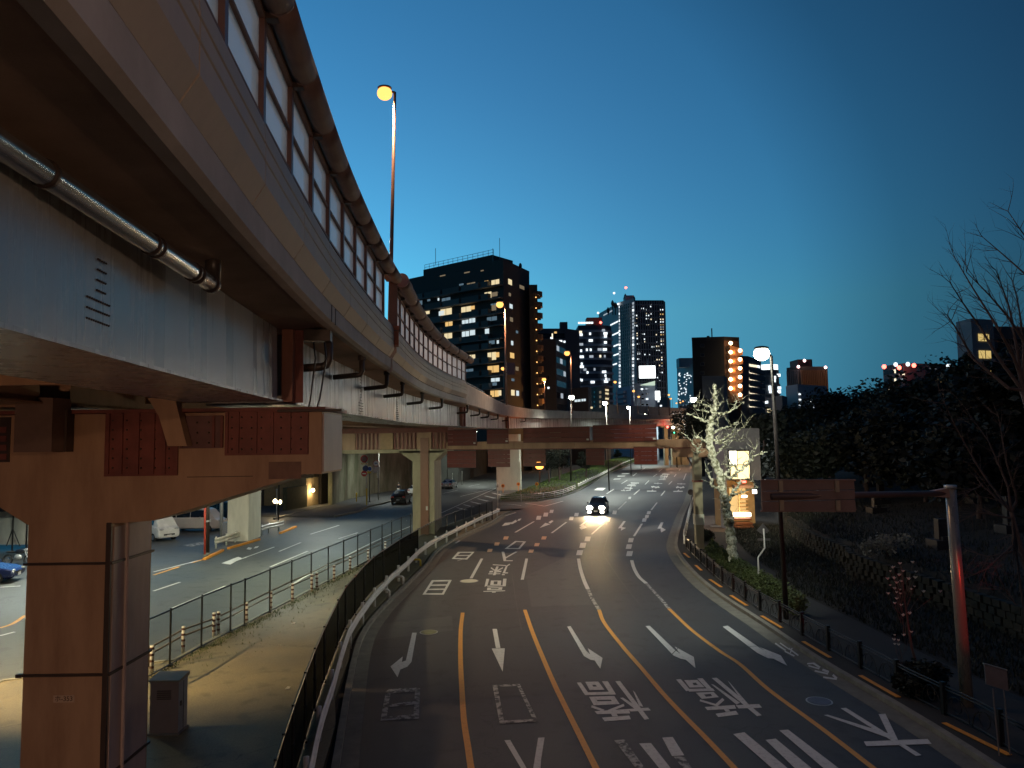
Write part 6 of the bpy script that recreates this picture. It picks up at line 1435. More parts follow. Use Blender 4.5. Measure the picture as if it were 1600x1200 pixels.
# ------------------------------------------------------------------ bare twiggy trees at the right edge
def twigs(mb, p, d, L0, r0, depth, r, spread=.5):
    n = 5; pts = [p]; dd = d.copy()
    for i in range(n):
        dd = (dd + Vector((r.gauss(0, .10), r.gauss(0, .10), r.gauss(0, .06)))).normalized(); pts.append(pts[-1] + dd * L0 / n)
    mb.tube(pts, [r0 * (1 - .75 * i / n) for i in range(n + 1)], 5 if depth < 2 else 3, cap=False)
    if depth <= 0: return
    for i in range(1, n + 1):
        for _ in range(2 if depth > 1 else 1):
            if r.random() < .25: continue
            nd = (dd + Vector((r.gauss(0, spread), r.gauss(0, spread), r.gauss(0, spread * .7)))).normalized()
            twigs(mb, pts[i], nd, L0 * r.uniform(.35, .62), r0 * (1 - .75 * i / n) * .55 + .001, depth - 1, r, spread)
def baretree(label, base, strokes, Y, r0, seed, extra=()):
    t = thing('bare_tree', label, 'tree', tuple(base), 'bare twiggy trees on the verge'); r = random.Random(seed)
    hub = P(*strokes[0][-1], Y)
    MB().tube([base, base.lerp(hub, .5) + Vector((.1, 0, 0)), hub], [r0, r0 * .8, r0 * .5], 8).build('trunk', M_TWIG, t, smooth=True)
    for i, s_ in enumerate(strokes):
        pts = [P(x, y, Y + (.5 * math.sin(i * 2 + k) if k < len(s_) - 1 else 0)) for k, (x, y) in enumerate(s_)][::-1]
        pts = [hub] + pts if (pts[0] - hub).length > .05 else pts
        pts = resample(pts, 10); mb = MB(); mb.tube(pts, [r0 * .30 * (1 - .88 * k / 9) + .003 for k in range(10)], 6)
        for k in range(2, 10):
            d = (pts[k] - pts[k - 1]).normalized()
            for _ in range(2):
                nd = (d + Vector((r.gauss(0, .55), r.gauss(0, .5), r.gauss(0, .45)))).normalized(); twigs(mb, pts[k], nd, r.uniform(.35, 1.0), .009, 1, r)
        mb.build('branch', M_TWIG, t)
    return t
bt = baretree('tall bare twiggy tree rising at the right edge against the dusk sky', Vector((13.9, 17.4, .3)),
         [[(1484, 441), (1510, 482), (1528, 505), (1560, 560), (1598, 610)], [(1493, 405), (1520, 450), (1545, 490), (1562, 517), (1590, 570)], [(1510, 425), (1545, 460), (1575, 495), (1604, 540)],
          [(1556, 422), (1568, 455), (1577, 480), (1585, 520)], [(1535, 370), (1570, 400), (1602, 428), (1625, 500)], [(1575, 330), (1595, 360), (1625, 400)], [(1480, 492), (1492, 510), (1520, 560), (1580, 610)],
          [(1583, 440), (1592, 480), (1600, 540)]], 17.4, .14, 21)
bt2 = baretree('bare twiggy tree with drooping twigs behind the sign pole', Vector((15.2, 21.6, .5)),
         [[(1466, 610), (1500, 680), (1535, 740), (1580, 800)], [(1510, 640), (1545, 690), (1575, 760)], [(1560, 650), (1572, 720), (1590, 780)], [(1510, 770), (1535, 758), (1570, 790)], [(1512, 860), (1545, 870), (1590, 860)],
          [(1505, 905), (1540, 890), (1585, 850)], [(1550, 880), (1575, 930), (1600, 960)], [(1500, 815), (1530, 800), (1580, 810)]], 21, .12, 33)
# magnolia with white flowers
mg = P(1415, 1080, 22.0); MG = thing('magnolia_tree', 'slender magnolia with scattered white blossoms in front of the dark bank', 'tree', (mg.x, 22.0, .3))
MB().tube([(mg.x + .5, 22, .2), P(1424, 1010, 22), P(1415, 950, 22), P(1408, 885, 22)], [.05, .035, .02, .008], 6).build('trunk', M_TWIG, MG)
FL = [(1395, 887), (1406, 881), (1411, 893), (1431, 894), (1387, 905), (1405, 899), (1397, 904), (1401, 911), (1408, 909), (1420, 905), (1430, 903), (1391, 915), (1424, 921), (1429, 917), (1398, 920), (1401, 926), (1406, 922), (1407, 928),
      (1388, 928), (1401, 936), (1398, 943), (1408, 946), (1421, 959), (1411, 962), (1424, 988), (1412, 993), (1398, 993), (1397, 1000), (1404, 1001), (1398, 1007), (1404, 1008), (1446, 1052), (1443, 925), (1469, 925), (1426, 879), (1391, 893), (1596, 1026), (1598, 1023)]
r = random.Random(2); mb = MB()
for i, (x, y) in enumerate(FL[:-2]):
    c = P(x, y, 22 + r.uniform(-.4, .4)); s_ = r.uniform(.035, .062); k = MB()
    for j in range(6):
        a = j * 1.05 + r.random(); d = Vector((math.cos(a), math.sin(a), .35)).normalized(); u = d.cross(Vector((0, 0, 1))).normalized(); k.add([c, c + d * s_ * .6 + u * s_ * .4, c + d * s_ * 1.3 + Vector((0, 0, s_ * .6)), c + d * s_ * .6 - u * s_ * .4], [(0, 1, 2, 3)])
    k.ell(c + Vector((0, 0, .012)), s_ * .55, 6, 4); k.build('blossom', M_BLOS, MG)
    st_ = P(1412 + (x - 1412) * .3, min(1060, y + 30), 22); mb.tube([c, (c + st_) / 2 + Vector((r.uniform(-.05, .05), 0, 0)), st_], [.003, .006, .010], 4)
mb.build('twigs', M_TWIG, MG)

# ------------------------------------------------------------------ shop by the pavement
SHX0, SHX1, SHY = P(1134, 800, 60).x, P(1180, 800, 60).x, 60.0
SH = thing('shop', 'grey two storey shop with big glowing upper window and open lit front', 'building', ((SHX0 + SHX1) / 2, SHY, 0))
M_SHW = mat('grey_render', (.26, .25, .27), .8, var=.15)
def sface(x0, y0, x1, y1, d0, d1, m, name, parent=SH, Y=SHY):
    a, b_ = P(x0, y0, Y), P(x1, y1, Y); return MB().box(((a.x + b_.x) / 2, Y + (d0 + d1) / 2, (a.z + b_.z) / 2), (abs(b_.x - a.x), abs(d1 - d0), abs(a.z - b_.z))).build(name, m, parent)
MB().box(((SHX0 + SHX1) / 2 + .3, SHY + 1.8, 6.1), (SHX1 - SHX0 + .6, 3.5, 4.2)).build('upper_wall', M_SHW, SH)
MB().box(((SHX0 + SHX1) / 2 + .3, SHY + 2.6, 2.0), (SHX1 - SHX0 + .4, 2.0, 4.0)).build('back_wall', mat('amber_wall', (.45, .28, .12), .7, var=.2), SH)
MB().box((SHX0 + .1, SHY + .8, 2.0), (.25, 1.2, 4.0)).build('pillar', M_SHW, SH)
sface(1137, 703, 1172, 750, -.08, .02, M_BLK, 'window_frame')
sface(1139, 705, 1151, 726, -.12, -.09, E_TUBE, 'window_pane'); sface(1151.5, 705, 1170, 726, -.12, -.09, E_SHOP, 'window_pane'); sface(1141, 726.6, 1171, 748, -.12, -.09, E_SHOP, 'window_pane')
sface(1150.6, 705, 1151.4, 748, -.14, -.12, M_SIGNB, 'mullion'); sface(1139, 725.8, 1171, 726.6, -.14, -.12, M_SIGNB, 'mullion')
sface(1145, 758, 1174, 762, -.5, .3, M_SIGNB, 'eaves')
sface(1145, 763, 1172, 815, .9, 1.0, em('shop_interior', (1, .62, .22), .9), 'lit_interior')
for k, y in enumerate((768, 774, 780, 786, 792, 798)): sface(1157, y, 1171, y + 1.6, .2, .7, mat('shelf_wood', (.4, .22, .08), .6, var=.2), 'shelf')
sface(1154, 763, 1157, 800, .1, .25, mat('door_jamb', (.6, .42, .18), .5), 'door_post')
sface(1160, 774, 1168, 777.5, .1, .2, E_TUBE, 'shop_light'); sface(1146, 801, 1172, 806.5, -.25, .1, E_TUBE, 'counter_light'); sface(1176, 765, 1182, 771, -.1, .1, E_TUBE, 'side_light')
for k, y in enumerate((809, 815, 820)): sface(1144 + k, y, 1171, y + 2.6, -.6 - .25 * k, .2, mat('red_brown_step', (.35, .12, .05), .6, var=.2), 'step')
sface(1157, 751, 1164, 754, -.3, -.2, E_RED, 'red_lantern')
light(((SHX0 + SHX1) / 2, SHY - 1.2, 2.6), 160, (1, .7, .35), .3, parent=SH); p = P(1126, 702, 66); light((p.x, p.y - 1, p.z), 700, (.95, 1, 1), .25, parent=SH)
t = thing('lit_sign', 'glaring white lit sign box beside the shop behind the pollarded tree', 'sign', tuple(p)); MB().box(p, (.6, .2, 1.1)).build('box', E_BILL, t)
# white board lying on the pavement
p = G(1125, 822, .16); MB().box((p.x, p.y, .15), (1.5, .7, .03)).build('floor_board', M_WHITE, thing('pavement_plate', 'white plate lying on the brown pavement patch by the shop', 'plate', (p.x, p.y, .13)))

# ------------------------------------------------------------------ buildings of the skyline
def zt(x, y, Y): return P(x, y, Y).z
class Bld:
    def __init__(s, name, label, xa, ya, xb, yb, xc, yc, YB, m, group=None, z0=-.2, parts=True):
        s.B = P(xb, yb, YB); z = s.B.z
        def solve(x, y):
            d = ray(x, y); t = (z - EYE) / d.z; return Vector((d.x * t, d.y * t, z))
        s.A = solve(xa, ya); s.C = solve(xc, yc)
        s.D = s.A + s.C - s.B; s.z = z
        s.t = thing(name, label, 'building', (s.B.x, s.B.y, 0), group)
        pts = [(s.A.x, s.A.y), (s.B.x, s.B.y), (s.C.x, s.C.y), (s.D.x, s.D.y)]
        MB().prism(pts, z0, z).build('walls', m, s.t)
        MB().prism([(s.B.x + (p[0] - s.B.x) * 1.004, s.B.y + (p[1] - s.B.y) * 1.004) for p in pts], z + .01, z + .7).build('roof_parapet', m, s.t)
    def face(s, f): return (s.A, s.B) if f == 0 else (s.B, s.C)
    def out(s, f):
        a, b_ = s.face(f); n = Vector((b_.y - a.y, -(b_.x - a.x), 0)).normalized()
        if n.y > 0 and f == 0: n = -n
        c = (s.A + s.C) / 2
        if (a + b_) .dot(n) / 2 < Vector((c.x, c.y, 0)).dot(n): n = -n
        return n
    def pt(s, f, x, y):
        a, b_ = s.face(f); n = s.out(f); d = ray(x, y); o = Vector((0, 0, EYE)); t = (Vector((a.x, a.y, 0)) - Vector((0, 0, 0))).dot(n) / d.dot(n); return o + d * t
    def slab(s, f, p, q, z0, z1, d0, d1, m, name, parent=None):
        n = s.out(f); v = [p + n * d0, q + n * d0, q + n * d1, p + n * d1]
        return MB().prism([(w.x, w.y) for w in v], z0, z1).build(name, m, parent or s.t)
    def win(s, f, x, y, w, h, m, mull=False, prot=.06, name='window'):
        p, q = s.pt(f, x - w / 2, y), s.pt(f, x + w / 2, y); c = s.pt(f, x, y); k = abs(s.pt(f, x, y - h / 2).z - s.pt(f, x, y + h / 2).z) / 2
        o = s.slab(f, p, q, c.z - k, c.z + k, .0, prot, m, name)
        if mull:
            u = p.lerp(q, .5); e = (q - p).normalized() * .05; s.slab(f, u - e, u + e, c.z - k, c.z + k, prot + .01, prot + .05, M_BLK, 'mullion', o)
        return o
    def grid(s, f, nc, fh, m_dark, lit, p_lit, seed, z_lo=6, marg=.04, band=False, wfrac=.6, hfrac=.5, mx=70, prot=.05):
        a, b_ = s.face(f); r = random.Random(seed); nf = int((s.z - z_lo) / fh); cnt = 0
        for i in range(nf):
            z0 = s.z - (i + .8) * fh; z1 = z0 + fh * hfrac
            if m_dark is not None: s.slab(f, a.lerp(b_, marg), a.lerp(b_, 1 - marg), z0, z1, .0, prot, m_dark, 'window_band')
            for j in range(nc):
                if r.random() < p_lit and cnt < mx:
                    u0 = marg + (1 - 2 * marg) * (j + (1 - wfrac) / 2) / nc; u1 = marg + (1 - 2 * marg) * (j + (1 + wfrac) / 2) / nc
                    s.slab(f, a.lerp(b_, u0), a.lerp(b_, u1), z0 + .15, z1 - .1, .0, prot + .06, r.choice(lit), 'window'); cnt += 1
M_B = lambda n_, c: mat('wall_' + n_, tuple(min(.5, v * 1.5) for v in c), .8, var=.12, scale=.15)
G_D = mat('dark_windows', (.015, .02, .03), .15, var=0, spec=.8)
G_D2 = mat('bluish_windows', (.03, .045, .07), .15, var=0, spec=.9)
ew1 = em('far_white', (.85, .95, 1), 1.6); ew2 = em('far_cream', (1, .85, .6), 1.3); ew3 = em('far_dim', (.7, .8, .9), .5)
# 1 apartment block
ap = Bld('apartment_block', 'dark apartment block with many lit balcony windows beside the noise barrier', 640, 439.5, 786, 409, 827, 428, 172, M_B('dark_brown', (.075, .066, .055)))
mz = M_B('balcony_dark', (.13, .115, .10))
mz2 = M_B('balcony_dark2', (.18, .16, .14))
for i, yc in enumerate([442, 461, 484, 502, 522, 536, 557.5, 577, 597, 615, 634]):
    p, q = ap.pt(0, 648, yc + 5.5 + (0)), ap.pt(0, 786, yc + 5.5); c = ap.pt(0, 720, yc + 9)
    zc = ap.pt(0, 730, yc + 5 + .0).z
    for j in range(5):
        u0, u1 = j / 5 + .012, (j + 1) / 5 - .012
        if j == 4: u1 = .88
        a_, b_ = ap.A.lerp(ap.B, u0), ap.A.lerp(ap.B, u1); ap.slab(0, a_, b_, zc - 1.25, zc, .1, 1.3, mz if (i + j) % 3 else mz2, 'balcony')
    ap.slab(0, ap.A, ap.B, zc - 1.55, zc - 1.28, .1, 1.45, mz2, 'floor_slab')
ZA = lambda x, y: (630 + x / 4.615, 380 + y / 4.615)
for x, y, w, h, m in [(665, 285, 55, 42, E_YW), (600, 290, 28, 38, E_Y), (612, 375, 48, 45, E_YW), (660, 368, 40, 30, E_DIM), (165, 500, 50, 25, E_YW), (310, 495, 80, 45, E_YW), (278, 505, 40, 32, E_W), (455, 482, 70, 48, E_YW), (500, 465, 30, 25, E_Y), (330, 580, 50, 45, E_Y), (340, 562, 30, 18, E_YW),
                     (325, 665, 55, 45, E_YW), (448, 575, 45, 42, E_W), (498, 562, 42, 42, E_W), (450, 655, 50, 38, E_W), (500, 645, 36, 36, E_W), (605, 640, 28, 45, E_W), (655, 465, 32, 40, E_DIM), (655, 440, 45, 10, E_DIMB), (495, 822, 48, 34, E_YW), (640, 815, 60, 55, E_YW), (675, 805, 35, 35, E_Y), (650, 908, 80, 48, E_Y),
                     (665, 985, 60, 25, E_W), (660, 1015, 30, 22, E_DIMB), (660, 1085, 60, 45, E_Y), (695, 1080, 25, 38, E_YW), (285, 234, 38, 8, E_DIM), (460, 211, 38, 8, E_DIM), (570, 198, 20, 8, E_DIM), (490, 300, 58, 30, E_DIM), (420, 298, 30, 12, E_DIMB), (310, 405, 60, 22, E_DIMB), (255, 405, 10, 18, E_W), (125, 430, 25, 30, E_DIMB),
                     (640, 545, 70, 28, E_DIMB), (470, 925, 70, 35, E_DIMB), (683, 712, 14, 24, E_W), (640, 715, 40, 25, E_DIMB), (185, 408, 20, 20, E_DIMB)]:
    X_, Y_ = ZA(x, y); ap.win(0, X_, Y_, w / 4.615, h / 4.615, m, mull=w > 40, prot=.07)
for x, y, w, h, m in [(770, 280, 25, 38, E_YW), (855, 318, 32, 24, E_DIM), (777, 455, 20, 30, E_W), (780, 550, 20, 30, E_DIM), (785, 720, 14, 30, E_W), (785, 810, 28, 38, E_Y), (820, 905, 20, 28, E_DIM), (790, 1078, 24, 40, E_YW), (824, 1082, 18, 36, E_W), (790, 985, 20, 18, E_DIMB), (768, 370, 14, 22, E_DIM), (820, 640, 14, 18, E_DIMB)]:
    X_, Y_ = ZA(x, y); ap.win(1, X_, Y_, w / 4.615, h / 4.615, m, prot=.07)
pa, pb = ap.A.lerp(ap.B, .13), ap.A.lerp(ap.B, .87); nn = -ap.out(0)
MB().prism([(v.x, v.y) for v in (pa + nn * 1, pb + nn * 1, pb + nn * 9, pa + nn * 9)], ap.z + .7, ap.z + 2.6).build('roof_storey', M_B('dark_brown', ()), ap.t)
for k in range(15):
    v = pa.lerp(pb, k / 14) + nn * 1.5; MB().tube([(v.x, v.y, ap.z + 2.6), (v.x, v.y, ap.z + 4.0)], .05, 4).build('roof_rail_post', M_GALV, ap.t)
a_, b_ = pa + nn * 1.5, pb + nn * 1.5
for z in (3.3, 4.0): MB().tube([(a_.x, a_.y, ap.z + z), (b_.x, b_.y, ap.z + z)], .05, 4).build('roof_rail', M_GALV, ap.t)
for x, yt in ((680.5, 388), (770, 388), (780.5, 372)): q = P(x, yt, 174); MB().tube([(q.x, 174, ap.z), (q.x, 174, q.z)], .06, 4).build('antenna', M_GALV, ap.t)
q = P(813, 412, 176); MB().tube([(q.x, 176, ap.z), (q.x, 176, q.z)], .06, 4).ell((q.x, 176, q.z - .6), (.4, .4, .8), 8, 6).build('roof_aerial', M_BLK, ap.t)
# right wing with rounded balconies
wgB = P(827, 440, 180); wing = thing('apartment_wing', 'narrow wing with a stack of curved balconies lit orange from below', 'building', (wgB.x, 180, 0))
xr = P(839, 440, 183).x
MB().box(((wgB.x + xr) / 2, 183, 22.5), (xr - wgB.x, 6, wgB.z * 2 - 45)).build('walls', M_B('brown_wing', (.10, .065, .04)), wing) if False else MB().box(((wgB.x + xr) / 2, 184, zt(835, 446, 182) / 2), (xr - wgB.x, 6, zt(835, 446, 182))).build('walls', M_B('brown_wing', (.13, .085, .05)), wing)
for k in range(12):
    z = zt(840, 460 + k * 16.7, 182); mb = MB(); c = (xr + .15, 181.8)
    mb.prism([(c[0] - 1.2, c[1] + 1.6), (c[0] - 1.2, c[1] - 1.2), (c[0] - .3, c[1] - 1.55), (c[0] + .6, c[1] - 1.2), (c[0] + 1.1, c[1] - .3), (c[0] + 1.15, c[1] + 1.2)], z - .6, z + .55); mb.build('curved_balcony', M_B('brown_wing2', (.16, .10, .055)), wing)
    MB().prism([(c[0] - 1.0, c[1] + 1.3), (c[0] - 1.0, c[1] - .8), (c[0] + .5, c[1] - .8), (c[0] + .7, c[1] + 1.0)], z - 1.0, z - .6).build('balcony_slab', mz2, wing)
    MB().ell((c[0] - .6, c[1] - 1.75, z - 1.1), .16, 6, 4).build('balcony_lamp', em('amber_small', (1, .5, .15), 2.5), wing)
light((xr + 9, 181, 14), 3200, (1, .45, .12), 1.0, parent=wing, name='courtyard_lamp')
# 2 dark office and long slab behind
b2 = Bld('office_block', 'dark office block with dim grid windows right of the curved balconies', 838, 534.5, 868, 533, 884, 541, 210, M_B('charcoal', (.04, .042, .048)))
b2.grid(1, 3, 3.4, G_D2, [ew3], .35, 3, wfrac=.7, mx=40); b2.win(0, 857, 606, 3, 3, ew1); b2.win(0, 850, 560, 2, 4, G_D); b2.win(0, 857, 590, 2, 4, G_D)
b3 = Bld('office_block', 'long dark slab block with a row of white lights under its roof', 836, 516, 884, 516, 905, 519, 290, M_B('slate', (.055, .06, .07)))
b3.grid(0, 8, 4, G_D, [ew1, ew2], .10, 4, wfrac=.35); b3.win(0, 868, 519.5, 4, 3, E_Y); b3.win(0, 862, 528, 4, 3, ew1); b3.win(0, 876, 533, 5, 3, ew1); b3.win(0, 882, 534, 3, 3, ew1)
q = P(881, 510, 291); MB().box((q.x, 293, b3.z + 1.5), (3, 4, 4)).build('roof_plant', M_B('slate', ()), b3.t)
# 3 round-cornered tower
rt = thing('curved_tower', 'dark residential tower with a rounded corner and lit sign strip at its top', 'building', tuple(P(930, 690, 330)[:2]) + (0,))
YR = 330; xa, xb = P(903.5, 508, YR).x, P(958.5, 508, YR).x; zc = zt(930, 508, YR)
def rfoot(e=0, k=10): 
    r_ = 8; pts = [(xa - e, YR + 14), (xa - e, YR - e)] + [(xb - r_ + (r_ + e) * math.sin(a), YR + r_ - (r_ + e) * math.cos(a)) for a in [math.pi / 2 * i / k for i in range(k + 1)]] + [(xb + e, YR + 14)]; return pts
MB().prism(rfoot(), 0, zc).build('walls', M_B('navy', (.035, .045, .065)), rt)
zf = zc - 2.2; k = 0
while zf > 8:
    MB().prism(rfoot(.55), zf - .95, zf).build('balcony_band', M_B('band_blue', (.20, .24, .30)), rt); zf -= 3.15; k += 1
r = random.Random(9)
for x, y in [(907, 519), (908, 523), (922, 521.5), (943, 516), (946, 521), (946, 525.5), (901, 529.5), (902, 538), (908, 538), (908, 548), (917, 546.5), (923, 546.5), (923, 532), (937, 546), (945, 546), (946, 535), (909, 557.5), (924, 557), (938, 556.5), (945, 556.5), (902, 567.5), (909, 568.5), (909, 573), (904, 580), (914, 577.5), (918, 582), (929, 577), (944, 581), (904, 593), (909, 594), (904, 597), (946, 587), (947, 592), (926, 597), (950, 593), (947, 596)]:
    a = P(x, y, YR - .62); w = r.choice((.8, 1.3, 1.8)); MB().box((a.x, YR - .66, a.z), (w, .1, 1.1)).build('window', r.choice((ew1, ew1, ew2, ew3)), rt)
for x in range(905, 928, 4): a = P(x, 505, YR); MB().box((a.x, YR, zc + 1.1), (1.0, .3, .8)).build('sign_letter', ew1, rt)
MB().box((P(930, 500, YR).x, YR + 6, zc + 2.0), (7, 6, 4)).build('roof_block', M_B('roof_red', (.12, .05, .045)), rt); a = P(938.5, 504, YR); MB().ell((a.x, YR, a.z), .6, 8, 6).build('beacon', E_RED, rt)
# 4 tall tower with lattice
t4 = Bld('tall_tower', 'tall grey tower with a lattice corner, antennas and lit strips', 935.5, 492, 967, 474, 991, 468, 420, M_B('grey', (.33, .34, .35)))
for (x, y, w) in [(960, 505, 12), (962, 521.5, 10), (963, 539.5, 8), (963, 554, 8), (961, 569, 6), (950, 489, 14)]: t4.win(0, x, y, w, 1.6, ew3 if y < 495 else ew1, prot=.2)
for x in (968.5, 989.5):
    for i in range(29): t4.win(1, x, 474 + i * 5.4, 2.2, 3.4, r.choice((ew1, ew3, ew3)), prot=.25, name='stair_window')
for i in range(30):
    y = 476 + i * 5.3; t4.win(1, 979, y + 2.5, 16, 1.1, M_B('lattice', (.33, .33, .33)), prot=.8, name='lattice_beam')
for i in range(6): 
    x = 971.5 + i * 3; p_, q_ = t4.pt(1, x - .35, 500), t4.pt(1, x + .35, 500); t4.slab(1, p_, q_, 10, zt(979, 478, 420), .85, 1.2, M_B('lattice', ()), 'lattice_column')
t4.win(1, 979, 555, 17, 160, G_D, prot=.3, name='dark_recess')
for x, y, h in [(950, 478, 14), (957, 467, 12), (961, 470, 9), (977, 457, 12), (990, 460, 12), (984, 470, 5)]:
    a = P(x, y + 2, 424); MB().tube([(a.x, 424, t4.z - 6), (a.x, 424, a.z)], .3, 4).ell((a.x, 424, a.z - 2), (1.0, 1.0, 1.8), 6, 4).build('antenna', M_BLK, t4.t)
for x, y, m in [(978, 449.5, E_RED), (959.5, 458, ew1), (934.5, 489, ew1), (966, 475, ew1)]: a = P(x, y, 418); MB().ell(a, .7, 6, 4).build('beacon_light', m, t4.t)
a, b_ = P(977, 466, 422), P(990, 466, 422); MB().box(((a.x + b_.x) / 2, 426, t4.z + 1), (b_.x - a.x, 8, 8)).build('crown', M_B('grey', ()), t4.t)
t5 = Bld('dark_tower', 'dark broad tower with scattered white windows right of the lattice corner', 991.8, 471, 1036.5, 471, 1039.5, 474, 410, M_B('charcoal2', (.03, .034, .042)))
t5.grid(0, 12, 3.6, G_D, [ew1, ew2], .0, 5)
for i in range(40):
    zz = t5.z - 2 - i * 3.6; t5.slab(0, t5.A, t5.B, zz - .35, zz + .35, .1, .9, M_B('slab_grey', (.16, .17, .19)), 'balcony_slab')
for j in range(13):
    q_ = t5.A.lerp(t5.B, j / 12.0); e_ = (t5.B - t5.A).normalized() * .3; t5.slab(0, q_ - e_, q_ + e_, 5, t5.z, .1, 1.0, M_B('slab_grey', ()), 'facade_fin')
for x, y in [(1016, 479), (1004, 482), (1011, 484), (994, 493), (1011, 490), (1018, 490.5), (994, 497), (1011, 498), (1018, 499), (993, 505), (994, 509), (1012, 507), (1024, 503), (996, 521), (996, 525), (996, 529), (1006, 522), (1026, 523), (1007, 530), (1027, 535), (997, 537), (1008, 534), (997, 546), (998, 550.5), (998, 553), (1020, 542), (1028, 547), (1007, 554), (1014, 554.5), (997, 561), (1023, 566), (1028, 562), (1030, 571), (1030, 595), (1026, 590), (1021, 565), (1012, 493), (1020, 546), (1027, 541)]:
    t5.win(0, x, y, r.choice((2.4, 3.6, 5)), 1.8, r.choice((ew1, ew1, ew2)), prot=.2)
for i, y in enumerate([484, 491, 496, 499, 503, 507, 511, 515, 519, 523, 530, 533, 538, 546, 551, 558.5, 562, 567, 572, 576, 582, 606]): t5.win(0, 1034, y, 5, 1.9, [ew1, E_Y, ew3, ew2][i % 4], prot=.2)
# 5 low blocks in front
b6 = Bld('billboard_building', 'blue-grey office block carrying the glowing white billboard', 991, 602, 1023.5, 602, 1027, 604, 250, M_B('bluegrey', (.22, .26, .33)))
for x, y, m in [(1003, 608, ew1), (1010, 607.5, ew3), (1004, 616, G_D), (1011, 615.5, G_D), (1011, 623.5, ew1), (1004, 623, G_D), (1004, 632, G_D), (1011, 632, G_D), (1012, 640, ew1)]: b6.win(0, x, y, 3.4, 2.4, m, prot=.1)
q0, q1 = P(999, 591, 249), P(1023.5, 571.5, 249); t = thing('billboard', 'blazing white billboard on the roof of the blue-grey block', 'billboard', ((q0.x + q1.x) / 2, 249, q0.z))
MB().box(((q0.x + q1.x) / 2, 249, (q0.z + q1.z) / 2), (q1.x - q0.x, .5, q1.z - q0.z)).build('panel', E_BILL, t); MB().tube([P(1012, 560, 249), P(1012, 572, 249)], .1, 4).build('mast', M_GALV, t)
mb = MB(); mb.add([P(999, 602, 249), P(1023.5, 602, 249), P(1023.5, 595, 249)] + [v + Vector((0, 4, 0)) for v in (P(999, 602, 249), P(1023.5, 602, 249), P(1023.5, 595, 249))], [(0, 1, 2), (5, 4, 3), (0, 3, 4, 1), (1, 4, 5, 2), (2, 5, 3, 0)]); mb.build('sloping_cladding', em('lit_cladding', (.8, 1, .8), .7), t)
for x in (1001, 1011, 1021): a, b_ = P(x, 603, 250), P(x, 590, 250); MB().tube([a, b_], .15, 4).build('strut', M_BLK, t)
q = P(1027.5, 618, 246); t = thing('lit_sign', 'narrow bright white sign at the right end of the blue-grey block', 'sign', tuple(q)); MB().box(q, (1.6, .3, 3.0)).build('panel', E_BILL, t)
b7 = Bld('small_flats', 'small blue-grey flats with balconies left of the billboard building', 965, 610, 985, 606, 990, 608, 255, M_B('bluegrey2', (.2, .23, .3)))
for i in range(4): y = 613 + i * 7; p_, q_ = b7.pt(0, 965.5, y), b7.pt(0, 979, y); b7.slab(0, p_, q_, p_.z - .9, p_.z, .1, 1.2, M_B('pale_balcony', (.25, .28, .33)), 'balcony')
b8 = Bld('stair_building', 'low brown building with a bright outside stair lit orange', 922, 609, 945, 606, 952, 607, 235, M_B('brownlow', (.13, .085, .06)))
for y in (609.5, 615, 623, 630.5, 637): b8.win(1, 948, y, 4.5, 2.6, E_YW, prot=.2, name='stair_lamp')
for y in (613, 620, 628, 635): b8.win(0, 938, y, 3, 4, E_DIM); b8.win(0, 929, y, 2, 3, G_D)
b9 = Bld('low_building', 'low dark building with two white lit windows behind the parapet', 888, 611, 919, 608, 924, 610, 215, M_B('darklow', (.045, .045, .05)))
b9.win(0, 902.5, 626, 9, 3.6, E_W, mull=True); b9.win(0, 912, 625, 6.5, 3.6, E_W, mull=True); b9.win(0, 924.5, 637, 3, 3, E_YW)
b10 = Bld('low_building', 'low dark roofs with pinkish lamps right of the small lit sign', 1024, 625, 1042, 623, 1047, 625, 300, M_B('darklow2', (.05, .05, .06)))
for x, y, m in [(1031, 621, E_YW), (1029, 627, ew1), (1033, 634, ew1), (1036, 640, E_YW), (1030, 640, E_Y)]: b10.win(0, x, y, 2.4, 2.4, m, prot=.2)
b11 = Bld('grey_tower', 'pale grey tower with dotted lights left of the dark zigzag-stair building', 1057.5, 576, 1083, 570, 1092, 572, 480, M_B('palegrey', (.33, .34, .35)))
for k in range(46): b11.win(0, r.uniform(1060, 1081), r.uniform(582, 636), 1.1, 1.0, ew1, prot=.3)
q = P(1074, 566, 482); MB().box((q.x, 488, b11.z + 2), (10, 8, 6)).build('roof_block', M_B('palegrey', ()), b11.t)
b12 = Bld('stair_tower', 'tall black building with orange-lit zigzag outside stairs', 1081, 533, 1131, 531.5, 1155, 532.5, 140, M_B('black', (.010, .010, .011)))
for y in (540, 555, 569, 583): b12.win(0, 1097.5, y, 7, 5.5, M_B('frame_dim', (.05, .05, .05)), prot=.12, name='window_frame'); b12.win(0, 1097.5, y, 5, 3.6, G_D, prot=.16)
M_ST = mat('stair_orange_render', (.42, .20, .09), .7, var=.15)
b12.win(1, 1143.5, 573, 23, 81, mat('stair_well', (.10, .05, .03), .8), prot=.04, name='stair_well')
